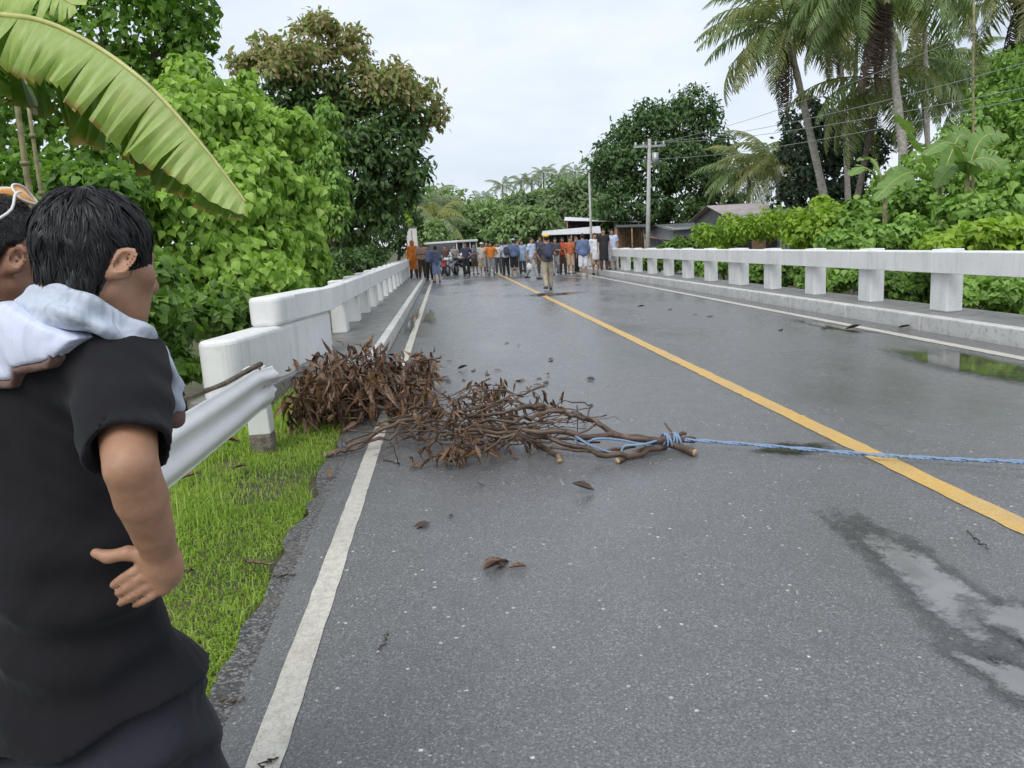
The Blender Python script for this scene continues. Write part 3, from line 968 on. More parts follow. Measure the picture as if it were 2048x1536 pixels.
# tall tree with rusty young leaves, 30 m down the left bank
BD = [blob(*b) for b in [(720, 260, 32, 100, 70), (620, 300, 31, 75, 90), (700, 350, 31, 110, 75), (800, 290, 32, 60, 70), (815, 360, 33, 28, 55), (765, 415, 33, 60, 65), (690, 450, 31, 100, 55), (590, 420, 30, 60, 70),
                         (560, 220, 31, 60, 50), (640, 180, 32, 70, 50)]]
BDT = [blob(*b) for b in [(640, 80, 32, 65, 45), (690, 110, 32, 60, 45), (545, 115, 32, 60, 38), (490, 130, 32, 35, 28), (720, 170, 32, 90, 55), (790, 170, 32, 60, 45), (845, 205, 33, 45, 42), (600, 140, 31, 80, 45), (870, 235, 33, 26, 26), (830, 270, 33, 35, 30)]]
tree('rust_topped_tree', 'tall dense tree with rusty young leaves on top, left of the road', 'tree', base_at(690, 32), BD, 15000, OVAL, 0.30, 'leaf_dark', 9, 0.3, top=at(680, 200, 32),
     extra=[('upper_crown', BDT, 8500, OVAL, 0.26, 'leaf_rust', dict(clump=0.30, per=14, keep=0.4))], clump=0.28)
BV = [blob(*b) for b in [(652, 235, 27, 22, 40), (660, 300, 27, 30, 55), (668, 370, 27, 30, 55), (672, 430, 27, 32, 45), (630, 330, 27.5, 22, 60)]]
tree('vine_column', 'bright green column of vines hanging in front of the rust-topped tree', 'vine', base_at(665, 27), BV, 4200, OVAL, 0.20, 'leaf_vine', 12, 0.12, droop=1.0, jit=0.3, clump=0.3)
BX = [blob(*b) for b in [(795, 440, 46, 28, 55), (825, 420, 47, 16, 60), (775, 485, 46, 30, 25), (800, 490, 47, 22, 20)]]
tree('creeper_tree', 'slim tree hung with yellow green creepers behind the sign board', 'tree', base_at(800, 47), BX, 2600, OVAL, 0.28, 'leaf_dark', 14, 0.14,
     extra=[('creeper', [blob(822, 400, 45, 9, 45), blob(820, 435, 45, 9, 25)], 500, OVAL, 0.2, 'leaf_yellow', dict(droop=1.2))])

# ---- beyond the bridge
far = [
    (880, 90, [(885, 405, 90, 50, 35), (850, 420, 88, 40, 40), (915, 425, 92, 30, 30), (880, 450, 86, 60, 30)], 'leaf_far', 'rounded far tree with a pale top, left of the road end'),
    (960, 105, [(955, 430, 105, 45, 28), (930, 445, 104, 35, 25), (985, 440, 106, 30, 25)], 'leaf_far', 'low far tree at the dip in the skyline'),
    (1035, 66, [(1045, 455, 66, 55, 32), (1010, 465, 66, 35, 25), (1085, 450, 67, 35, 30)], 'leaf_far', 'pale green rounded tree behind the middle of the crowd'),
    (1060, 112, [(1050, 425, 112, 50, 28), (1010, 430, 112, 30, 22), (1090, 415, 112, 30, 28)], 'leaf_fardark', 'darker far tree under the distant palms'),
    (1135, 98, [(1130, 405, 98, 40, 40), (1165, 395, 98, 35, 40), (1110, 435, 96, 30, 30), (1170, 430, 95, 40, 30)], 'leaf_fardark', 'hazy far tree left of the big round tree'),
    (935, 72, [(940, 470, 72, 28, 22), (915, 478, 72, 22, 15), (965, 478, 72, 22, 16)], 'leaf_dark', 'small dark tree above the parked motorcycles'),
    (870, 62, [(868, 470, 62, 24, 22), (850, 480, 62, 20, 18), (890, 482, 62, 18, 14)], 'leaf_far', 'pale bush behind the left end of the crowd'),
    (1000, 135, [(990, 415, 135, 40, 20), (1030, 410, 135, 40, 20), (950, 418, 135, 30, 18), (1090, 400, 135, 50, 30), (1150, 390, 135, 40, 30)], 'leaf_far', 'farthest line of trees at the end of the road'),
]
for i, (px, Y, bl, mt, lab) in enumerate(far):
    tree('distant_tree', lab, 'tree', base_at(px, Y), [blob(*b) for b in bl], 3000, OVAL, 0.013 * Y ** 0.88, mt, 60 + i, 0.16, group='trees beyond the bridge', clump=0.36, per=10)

# ---- right bank
BE = [blob(*b) for b in [(1360, 245, 62, 80, 48), (1300, 262, 62, 62, 48), (1245, 300, 62, 45, 42), (1410, 280, 62, 45, 55), (1425, 335, 63, 30, 45), (1212, 345, 62, 34, 42), (1300, 335, 61, 95, 50),
                         (1390, 365, 61, 60, 45), (1260, 400, 61, 60, 45), (1225, 430, 62, 40, 35), (1440, 410, 61, 45, 40), (1380, 425, 60, 50, 35), (1315, 430, 63, 40, 35)]]
tree('round_tree', 'big dark rounded tree behind the utility pole', 'tree', base_at(1325, 62), BE, 20000, OVAL, 0.40, 'leaf_round', 21, 0.42, top=at(1335, 330, 62), clump=0.30, per=14)
BF = [blob(*b) for b in [(1610, 235, 46, 45, 50), (1600, 310, 46, 40, 55), (1640, 300, 46, 55, 70), (1620, 380, 46, 60, 45), (1575, 400, 45, 40, 32), (1700, 330, 46, 55, 80), (1670, 400, 46, 50, 40), (1740, 300, 47, 40, 60)]]
tree('dark_tree', 'nearly black dense tree behind the leaning coconut trunks', 'tree', base_at(1640, 46), BF, 8000, OVAL, 0.34, 'leaf_black', 22, 0.3, clump=0.3, top=at(1640, 320, 46))
BG = [blob(*b) for b in [(2020, 175, 30, 55, 70), (1985, 260, 28, 70, 55), (1920, 300, 28, 70, 45), (2040, 320, 27, 50, 80), (1850, 350, 27, 70, 45), (1940, 370, 25, 90, 55), (2070, 220, 28, 60, 80)]]
tree('vine_covered_tree', 'tall mass of bright vines at the right edge of the picture', 'tree', base_at(1990, 28), BG, 12000, OVAL, 0.26, 'leaf_vine', 23, 0.2, droop=0.8, clump=0.3, per=14)
right_shrubs = [
    (1800, 24, [(1800, 410, 24, 70, 45), (1740, 440, 24, 55, 35), (1860, 430, 24, 60, 40)], 'leaf_vine', 0.22, 'vine covered bush below the banana plants'),
    (2000, 19, [(2010, 420, 19, 70, 55), (1930, 440, 19, 70, 45), (2060, 380, 19, 50, 60)], 'leaf_vine', 0.2, 'leafy vine bush at the far right above the rail'),
    (1500, 30, [(1490, 458, 30, 50, 30), (1430, 474, 31, 45, 24), (1550, 448, 30, 50, 34)], 'leaf_yellow', 0.2, 'yellow green bush in front of the tin roofed house'),
    (1655, 26, [(1650, 425, 26, 35, 30), (1660, 460, 25, 60, 35), (1610, 470, 26, 50, 28)], 'leaf_yellow', 0.2, 'bright upright bush at the foot of the leaning palm'),
    (1750, 19, [(1740, 480, 19, 70, 30), (1680, 490, 19, 50, 25), (1800, 475, 19, 60, 35)], 'leaf_vine', 0.16, 'green bush above the third visible rail post'),
    (1380, 38, [(1380, 490, 38, 40, 14), (1340, 495, 38, 30, 10), (1420, 488, 38, 40, 16)], 'leaf_shrub', 0.25, 'low bush beyond the far right rail'),
    (1950, 14, [(1940, 480, 14, 80, 30), (2030, 475, 14, 70, 40), (1880, 490, 14, 50, 25)], 'leaf_yellow', 0.15, 'yellow green bush just over the right rail'),
    (2000, 12.5, [(1990, 585, 12.5, 70, 35), (1930, 580, 12.8, 60, 30), (2050, 600, 12.5, 60, 35)], 'leaf_vine', 0.13, 'leafy shrub seen under the nearest rail panel'),
    (1810, 15, [(1810, 570, 15, 60, 35), (1770, 550, 15.4, 50, 25), (1860, 560, 14.8, 50, 35)], 'leaf_shrub', 0.14, 'darker shrub seen between the two nearest posts'),
    (1670, 18, [(1680, 555, 18, 60, 25), (1640, 560, 18, 45, 25), (1720, 550, 18, 50, 25)], 'leaf_vine', 0.15, 'leafy shrub seen between the third and fourth posts'),
    (1560, 22, [(1570, 545, 22, 50, 22), (1520, 545, 22.5, 40, 20)], 'leaf_shrub', 0.18, 'shrub seen between the middle posts'),
    (1480, 27, [(1490, 535, 27, 40, 18), (1440, 530, 27, 40, 16), (1400, 530, 29, 30, 15)], 'leaf_vine', 0.2, 'shrub seen beyond the double post'),
    (1340, 35, [(1350, 525, 35, 40, 12), (1300, 525, 35, 40, 12), (1260, 525, 36, 30, 12)], 'leaf_shrub', 0.22, 'low growth seen between the farthest right posts'),
]
for i, (px, Y, bl, mt, sz, lab) in enumerate(right_shrubs):
    tree('shrub', lab, 'shrub', base_at(px, Y), [blob(*b) for b in bl], 3000, HEART if Y < 27 else OVAL, sz, mt, 80 + i, 0.05, group='shrubs on the right bank', droop=0.6, clump=0.36, per=12)


# ---- coconut palms
def frond_mesh(name, L, droop, leaf, nl, mat, seed, hang=0.45, lw=0.047, start=0.16):
    """one feather leaf: base at origin, growing along +x; drooping tip"""
    rng = np.random.default_rng(seed)
    t = np.linspace(0, 1, 14)
    # integrate the direction so that the stalk keeps its length
    ang = 0.35 - droop * t ** 1.4
    x = np.concatenate([[0], np.cumsum(np.cos(ang[:-1]) * L / 13)]); z = np.concatenate([[0], np.cumsum(np.sin(ang[:-1]) * L / 13)])
    mid = np.stack([x, 0.03 * L * np.sin(t * 3), z], -1)
    mb = MB(); mb.tube(mid, list(np.linspace(0.045, 0.008, 14) * L / 4.5 * 1.1), 4)
    V = list(mb.v); F = [];
    for f in mb.f:
        if len(f) == 4: F += [(f[0], f[1], f[2]), (f[0], f[2], f[3])]
    for k in range(nl):
        u = start + (1 - start) * (k + 0.5) / nl
        i = min(12, int(u * 13)); fr = u * 13 - i
        p = mid[i] * (1 - fr) + mid[i + 1] * fr
        tg = unit(mid[i + 1] - mid[i])
        ll = leaf * (math.sin(math.pi * min(1, 0.18 + 0.80 * u)) ** 0.7) * rng.uniform(0.85, 1.1)
        for s in (-1, 1):
            side = np.array([0.0, s, 0.0])
            d1 = unit(tg * 0.55 + side * (1 - hang * 0.5) + np.array([0, 0, -hang * 0.5]) + rng.normal(size=3) * 0.07)
            d2 = unit(tg * 0.35 + side * (0.75 - hang * 0.6) + np.array([0, 0, -hang * 1.6]) + rng.normal(size=3) * 0.1)
            q1 = p + d1 * ll * 0.45; q2 = q1 + d2 * ll * 0.55
            w = np.cross(d1, np.array([0, 0, 1.0])); w = unit(tg + np.array([0, 0, 0.1])) * lw * (L / 4.5)
            n = len(V)
            V += [tuple(p - w * 0.5), tuple(p + w * 0.5), tuple(q1 - w), tuple(q1 + w), tuple(q2)]
            F += [(n, n + 1, n + 3), (n, n + 3, n + 2), (n + 2, n + 3, n + 4)]
    return mesh_np(name, np.array(V), np.array(F), mat, False)


FR = {}


def fronds(kind, L, droop, leaf, nl, mat, hang):
    key = (kind, mat)
    if key not in FR:
        FR[key] = [frond_mesh('frond', L, droop * k, leaf, nl, M[mat], 5 + i, hang) for i, k in enumerate((0.85, 1.0, 1.2))]
    return FR[key]


def palm(label, path, r0, nfr, spec, seed, L=4.5, trunk_mat='palm_trunk', dead=0, nuts=True, name='coconut_palm', el=(-0.35, 1.15), deadmat='frond_brown', group='coconut palms on the right bank', lean=(0, 0)):
    """spec: list of (weight, frond material)"""
    rng = np.random.default_rng(seed)
    P = [np.array(p, float) for p in path]
    b = P[0]
    root = thing(name, label, 'palm', b, 0, group)
    # resample trunk
    S_ = [P[0]]
    for a, c in zip(P[:-1], P[1:]):
        for k in range(1, 7): S_.append(a + (c - a) * k / 6)
    mb = MB(); n = len(S_)
    mb.tube([p - b for p in S_], [r0 * (1.25 - 0.55 * i / n) * (1 + 0.06 * math.sin(i * 2.1)) for i in range(n)], 8)
    mb.build('trunk', M[trunk_mat], root)
    top = P[-1] - b
    detail = 56 if L / 4.5 * 1538 / max(8, b[1]) > 130 else 32
    for k in range(nfr):
        u = (k + 0.5) / nfr
        az = k * 2.39996 + rng.uniform(-0.25, 0.25)
        e = el[1] + (el[0] - el[1]) * u ** 0.9 + rng.uniform(-0.12, 0.12)
        mat = spec[0][1]; w = rng.uniform()
        acc = 0
        for ww, mm in spec:
            acc += ww
            if w < acc: mat = mm; break
        if u > 0.72 and len(spec) > 1: mat = spec[-1][1]
        me = fronds('live%d' % detail, 4.5, 1.45, 1.2, detail, mat, 0.58)[rng.integers(0, 3)]
        o = link('frond', me, root)
        o.location = top
        o.rotation_euler = (rng.uniform(-0.3, 0.3), -(e - 0.35), az)
        o.scale = [L / 4.5 * rng.uniform(0.85, 1.08)] * 3
    for k in range(dead):
        me = fronds('dead%d' % detail, 4.5, 0.5, 0.8, detail, deadmat, 0.95)[rng.integers(0, 3)]
        o = link('dead_frond', me, root); o.location = top - np.array([0, 0, 0.15])
        o.rotation_euler = (rng.uniform(-0.4, 0.4), 1.55 + rng.uniform(-0.1, 0.25), rng.uniform(0, 6.28)); o.scale = [L / 4.5 * rng.uniform(0.7, 0.95)] * 3
    if nuts:
        for k in range(7):
            mb = MB()
            c = top + np.array([math.cos(k * 0.9) * 0.28, math.sin(k * 0.9) * 0.28, -0.25 - 0.12 * (k % 3)])
            mb.tube([c + np.array([0, 0, 0.13]), c + np.array([0, 0, 0.09]), c, c - np.array([0, 0, 0.09]), c - np.array([0, 0, 0.13])], [0.02, 0.09, 0.125, 0.09, 0.02], 7)
            mb.build('coconut', M['coconut'], root)
    return root


def tp(*pts):
    """trunk path from seen points, started at the ground below the first"""
    P = [at(*p) for p in pts]
    b = P[0].copy(); b[2] = gz(b[0], b[1]) - 0.1
    if b[2] < P[0][2] - 0.4: P = [b] + P
    return P


G, O, Yw = 'frond_green', 'frond_olive', 'frond_yellow'
palm('coconut palm with a leaning pale trunk and full crown, tallest left one', tp((1650, 400, 36), (1612, 230, 36), (1585, 110, 36), (1572, 55, 36)), 0.17, 34, [(0.6, G), (0.4, O)], 1, 4.6, dead=3)
palm('slim coconut palm with an upright trunk right of the leaning one', tp((1697, 430, 40), (1690, 230, 40), (1678, 90, 40), (1672, 20, 40)), 0.14, 30, [(0.5, G), (0.3, O), (0.2, Yw)], 2, 4.2, 'palm_dark' and M and 'palm_trunk', dead=2)
palm('palm whose crown spills over the top edge, with a dark hanging dead leaf', tp((1806, 300, 30), (1790, 160, 30), (1775, 20, 30), (1768, -45, 30)), 0.15, 34, [(0.4, O), (0.6, G)], 3, 4.6, dead=5)
palm('short coconut palm with long drooping leaves before the dark tree', tp((1712, 410, 33), (1735, 290, 33), (1766, 160, 33)), 0.14, 20, [(0.7, 'frond_green'), (0.3, O)], 4, 4.0, 'palm_dark', el=(-0.75, 0.5))
palm('thin palm with a yellow dead leaf hanging by its trunk', tp((1856, 330, 38), (1852, 150, 38), (1848, 20, 38), (1846, -20, 38)), 0.12, 28, [(0.6, G), (0.4, O)], 5, 4.4, dead=3, deadmat='frond_yellow')
palm('pale palm half hidden by vines near the right edge', tp((1985, 330, 44), (1975, 230, 44), (1968, 165, 44)), 0.15, 28, [(0.6, O), (0.4, G)], 6, 4.6, dead=1)
palm('palm at the top right corner with dark hanging leaves', tp((2060, 200, 32), (2045, 40, 32), (2040, -15, 32)), 0.15, 22, [(0.7, G), (0.3, O)], 7, 4.0, dead=4)
palm('dark leaved palm between two thin trunks at upper right', tp((1860, 330, 42), (1845, 190, 42), (1838, 120, 42)), 0.13, 18, [(1.0, G)], 8, 4.0, 'palm_dark', el=(-0.45, 0.8))
palm('low yellow palm right of the big round tree', tp((1495, 440, 56), (1498, 380, 56), (1500, 340, 56)), 0.18, 26, [(0.3, Yw), (0.7, G)], 9, 4.4, nuts=False)
palm('low yellowish palm behind the tin roofed house', tp((1560, 440, 52), (1556, 370, 52), (1553, 330, 52)), 0.18, 26, [(0.4, Yw), (0.6, O)], 10, 4.4, nuts=False)
palm('grey green palm at the top edge between the two tall crowns', tp((1700, 300, 48), (1712, 120, 48), (1718, 30, 48)), 0.13, 28, [(0.7, G), (0.3, O)], 13, 4.6, 'palm_dark')
palm('pale palm beyond the vines, upper right', tp((1925, 300, 56), (1925, 200, 56), (1926, 140, 56)), 0.15, 20, [(0.6, O), (0.4, G)], 14, 5.0, nuts=False)
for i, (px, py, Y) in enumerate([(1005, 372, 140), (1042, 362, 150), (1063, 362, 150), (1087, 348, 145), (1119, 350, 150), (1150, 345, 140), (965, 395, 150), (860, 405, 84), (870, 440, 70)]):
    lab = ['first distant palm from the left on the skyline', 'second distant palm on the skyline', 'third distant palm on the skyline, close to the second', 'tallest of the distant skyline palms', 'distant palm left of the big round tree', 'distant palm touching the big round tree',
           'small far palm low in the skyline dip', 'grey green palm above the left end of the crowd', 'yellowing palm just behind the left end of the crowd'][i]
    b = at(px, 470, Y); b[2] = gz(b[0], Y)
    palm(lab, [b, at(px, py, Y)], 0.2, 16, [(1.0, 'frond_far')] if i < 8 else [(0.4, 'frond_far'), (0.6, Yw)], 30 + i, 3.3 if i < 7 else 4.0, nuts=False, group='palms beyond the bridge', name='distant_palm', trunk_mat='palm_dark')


# ---- banana plants
def banana_leaf(name, parent, pts, wid, mat_top, seed, side_lift=(0.25, -0.9), tears=22, n=44, rib=0.016, up=(0, 0, 1), nw=5, dirs=None, pleat=0.10, jit=0.13, wf=(1.0, 1.0), mats=None):
    """pts: midrib control points (world); wid: half width; blades tilt per side, torn into strips"""
    rng = np.random.default_rng(seed)
    loc = np.array(parent.location)
    P = np.array(pts, float)
    t = np.linspace(0, len(P) - 1, n)
    # Catmull-Rom through the points
    Q = []
    for v in t:
        i = min(int(v), len(P) - 2); f = v - i
        p0, p1, p2, p3 = P[max(i - 1, 0)], P[i], P[i + 1], P[min(i + 2, len(P) - 1)]
        Q.append(0.5 * (2 * p1 + (p2 - p0) * f + (2 * p0 - 5 * p1 + 4 * p2 - p3) * f * f + (3 * p1 - p0 - 3 * p2 + p3) * f ** 3))
    Q = np.array(Q)
    T = unit(np.gradient(Q, axis=0))
    upv = np.array(up, float)
    mb = MB(); mb.tube([q - loc for q in Q], list(np.linspace(rib, rib * 0.3, n)), 6)
    u = np.linspace(0, 1, n)
    prof = wid * np.clip(np.minimum(1, (u + 0.06) / 0.22) ** 0.6 * np.minimum(1, (1.02 - u) / 0.30) ** 0.75, 0.05, 1)
    objs = []
    for si, s in enumerate((-1, 1)):
        X = unit(np.cross(T, upv)) * s
        if dirs is not None:
            X = unit(dirs[si] - T * (T @ dirs[si])[:, None])
        Nn = np.cross(X, T) * s
        # strips between tears, each with its own tilt; edges ripple
        brk = np.sort(rng.choice(np.arange(3, n - 2), tears, replace=False))
        sid = np.searchsorted(brk, np.arange(n), side='right')
        tilt = side_lift[si] + rng.normal(size=sid.max() + 2) * jit
        ends = rng.uniform(0.86, 1.05, sid.max() + 2)
        V = []; F = []; UV = []
        for k in range(n - 1):
            st = sid[k]
            a = tilt[st]
            base = len(V)
            for e, kk in ((0, k), (1, k + 1)):
                first = (k == 0 or sid[k - 1] != st) and e == 0
                last = (sid[k + 1] != st) and e == 1
                for j in range(nw + 1):
                    w = j / nw
                    aa = a * (0.35 + 0.65 * w) + pleat * (math.sin(kk * 1.9 + si) + 0.7 * math.sin(kk * 0.83 + 2 * si)) * w
                    shrink = 0.0
                    d = X[kk] * math.cos(aa) + Nn[kk] * math.sin(aa)
                    p = Q[kk] + d * prof[kk] * wf[si] * w * ends[st] + T[kk] * (0.035 + 0.10 * w * prof[kk]) * w
                    if (first or last) and w > 0.25:
                        p = p + T[kk] * (0.010 if first else -0.010) * (w - 0.25) * 1.6
                    V.append(p - loc); UV.append((kk / n, w))
            for j in range(nw):
                F.append((base + j, base + j + 1, base + nw + 1 + j + 1, base + nw + 1 + j))
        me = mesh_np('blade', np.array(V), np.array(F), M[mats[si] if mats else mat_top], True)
        uvl = me.uv_layers.new(name='uv')
        li = np.zeros(len(me.loops), np.int32); me.loops.foreach_get('vertex_index', li)
        uvl.data.foreach_set('uv', np.array(UV, np.float32)[li].ravel())
        objs.append(me)
    leaf = mb.build(name, M['midrib'], parent)
    for me in objs: link('blade', me, leaf)
    return leaf


def near_banana():
    b = at(-260, 700, 3.7); base = np.array([b[0], 3.7, gz(b[0], 3.7)])
    root = thing('banana_plant', 'banana plant at the left edge with one huge arching leaf overhead', 'banana plant', base)
    top = at(-230, 240, 3.7)
    mb = MB(); pts = wiggle(base - np.array([0, 0, 0.2]), top, 8, 0.03, np.random.default_rng(1))
    mb.tube([p - base for p in pts], list(np.linspace(0.11, 0.06, 8)), 10); mb.build('stem', M['pseudostem'], root)
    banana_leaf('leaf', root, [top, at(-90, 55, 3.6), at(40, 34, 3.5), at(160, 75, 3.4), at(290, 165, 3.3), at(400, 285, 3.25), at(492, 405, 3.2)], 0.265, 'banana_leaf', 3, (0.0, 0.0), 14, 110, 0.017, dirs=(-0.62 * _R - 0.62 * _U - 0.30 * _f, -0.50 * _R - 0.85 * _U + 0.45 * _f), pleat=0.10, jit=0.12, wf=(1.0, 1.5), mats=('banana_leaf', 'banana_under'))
    banana_leaf('leaf', root, [top, at(-160, 60, 3.9), at(-60, -25, 3.9), at(60, -30, 3.8), at(150, 10, 3.7)], 0.20, 'banana_leaf', 4, (0.0, 0.0), 6, 60, 0.013, dirs=(-0.2 * _R - 0.9 * _U - 0.2 * _f, 0.1 * _R + 0.9 * _U + 0.4 * _f), pleat=0.12, jit=0.1)
    banana_leaf('leaf', root, [top, at(-330, 100, 3.4), at(-430, 60, 3.2), at(-560, 160, 3.0)], 0.28, 'banana_leaf', 5, (0.2, -0.4), 14, 40, 0.015)
    return root


near_banana()


def thin_stems():
    for i, (a, b, r, m, lab) in enumerate([((42, 480, 9), (14, 60, 9), 0.045, 'pseudostem', 'tall thin dry stem left of the dark haired man'), ((66, 420, 8.5), (48, 150, 8.5), 0.03, 'pseudostem', 'second dry stem beside the tall thin one'),
                                           ((1960, 300, 21), (1948, -20, 21), 0.05, 'pseudostem', 'straight pale bamboo pole rising from the vines at right')]):
        p, q = at(*a), at(*b)
        p[2] = gz(p[0], p[1])
        root = thing('bamboo_stem', lab, 'stem', p, 0, 'thin bare stems')
        w = wiggle(p, q, 10, 0.02, np.random.default_rng(50 + i))
        mb = MB(); mb.tube([x - p for x in w], list(np.linspace(r, r * 0.6, 10)), 7); mb.build('stem', M[m], root)
        mb = MB()
        for k in range(2, 9, 1):
            mb.tube([w[k] - p - np.array([0, 0, 0.02]), w[k] - p + np.array([0, 0, 0.02])], [r * 1.1, r * 1.1], 7)
        mb.build('node_rings', M[m], root)


thin_stems()


def banana_plant(label, px, Y, topy, leaves, seed, wid=0.32, mat='banana_far'):
    b = np.array(base_at(px, Y))
    root = thing('banana_plant', label, 'banana plant', b, 0, 'banana plants on the right bank')
    top = at(px, topy, Y)
    mb = MB(); mb.tube([p - b for p in wiggle(b - np.array([0, 0, 0.2]), top, 6, 0.03, np.random.default_rng(seed))], list(np.linspace(0.12, 0.06, 6)), 8)
    mb.build('stem', M['pseudostem'], root)
    for i, pts in enumerate(leaves):
        banana_leaf('leaf', root, [top] + [at(x, y, Y + dy) for x, y, dy in pts], wid, mat, seed + i, (0.35, -0.5), 7, 24, 0.02, up=(0.1, -0.6, 0.75), nw=3)


banana_plant('banana plant with one leaf raised before the palm trunks', 1880, 21, 370, [[(1850, 310, -0.2), (1820, 262, -0.4), (1786, 222, -0.5)], [(1830, 345, -0.5), (1790, 360, -0.8), (1750, 400, -1)], [(1905, 300, 0.2), (1925, 270, 0.4), (1960, 300, 0.4)]], 5)
banana_plant('banana plant with broad arching leaves among the vines', 1935, 20, 350, [[(1920, 300, -0.2), (1890, 285, -0.4), (1850, 310, -0.6)], [(1950, 300, 0), (1975, 270, 0.1), (2010, 275, 0.2)], [(1950, 320, -0.4), (1985, 320, -0.6), (2010, 350, -0.8)], [(1920, 330, 0.3), (1895, 340, 0.3), (1870, 375, 0.3)]], 15)
banana_plant('small banana plant left of the others, leaves hanging', 1770, 22, 400, [[(1750, 350, -0.2), (1725, 335, -0.3), (1700, 350, -0.4)], [(1760, 350, 0), (1745, 320, 0.2), (1715, 320, 0.4)], [(1785, 360, 0), (1805, 345, 0), (1830, 370, 0)]], 25, 0.28)


# ---- grass on the verge
def grass():
    rng = np.random.default_rng(4)
    n = 120000
    y = 0.3 + 8.6 * rng.uniform(size=n) ** 1.15
    x = -0.93 - 2.6 * rng.uniform(size=n) ** 1.35
    dens = hash_noise(x * 2.2, y * 2.2, 8)
    lim = -0.965 - 0.13 * (hash_noise(y * 1.3, y * 0, 2) - 0.5) - 0.10 * (hash_noise(y * 4, y * 0, 7) - 0.5)
    ok = (x < lim) & (rng.uniform(size=n) < 1.9 * (dens - 0.02)) & (rng.uniform(size=n) < 0.55 + 0.9 * hash_noise(x * 7, y * 7, 5)) & ~((y > 7.5) & (x < -1.9))
    x, y = x[ok], y[ok]; n = len(x)
    wd = rng.uniform(size=n) < 0.03
    h = (1 + 1.2 * wd) * (0.016 + 0.026 * rng.uniform(size=n)) * (0.7 + 0.7 * hash_noise(x * 1.5, y * 1.5, 3)) * (1 + 1.3 * sstep(-1.35, -1.75, x))
    az = rng.uniform(0, 6.283, n); lean = rng.uniform(0.3, 1.0, n)
    d = np.stack([np.cos(az), np.sin(az), np.zeros(n)], -1); s = np.stack([-np.sin(az), np.cos(az), np.zeros(n)], -1)
    w = (0.0022 + 0.0025 * rng.uniform(size=n))[:, None]
    p = np.stack([x, y, ground_z(x, y) - 0.004], -1)
    hz = np.array([0, 0, 1.0])
    m = p + d * (h * lean * 0.35)[:, None] + hz * (h * 0.7)[:, None]
    t = p + d * (h * lean)[:, None] + hz * (h * (1.05 - 0.35 * lean))[:, None]
    V = np.stack([p - s * w, p + s * w, m - s * w * 0.8, m + s * w * 0.8, t], 1)
    i = (np.arange(n) * 5)[:, None, None]
    F = np.array([(0, 1, 3), (0, 3, 2), (2, 3, 4)])[None] + i
    o = link('grass', mesh_np('grass', V.reshape(-1, 3), F.reshape(-1, 3), M['grass_blade'], False))
    tag(o, 'short bright green grass on the verge beside the shoulder', 'grass', kind='stuff')


grass()

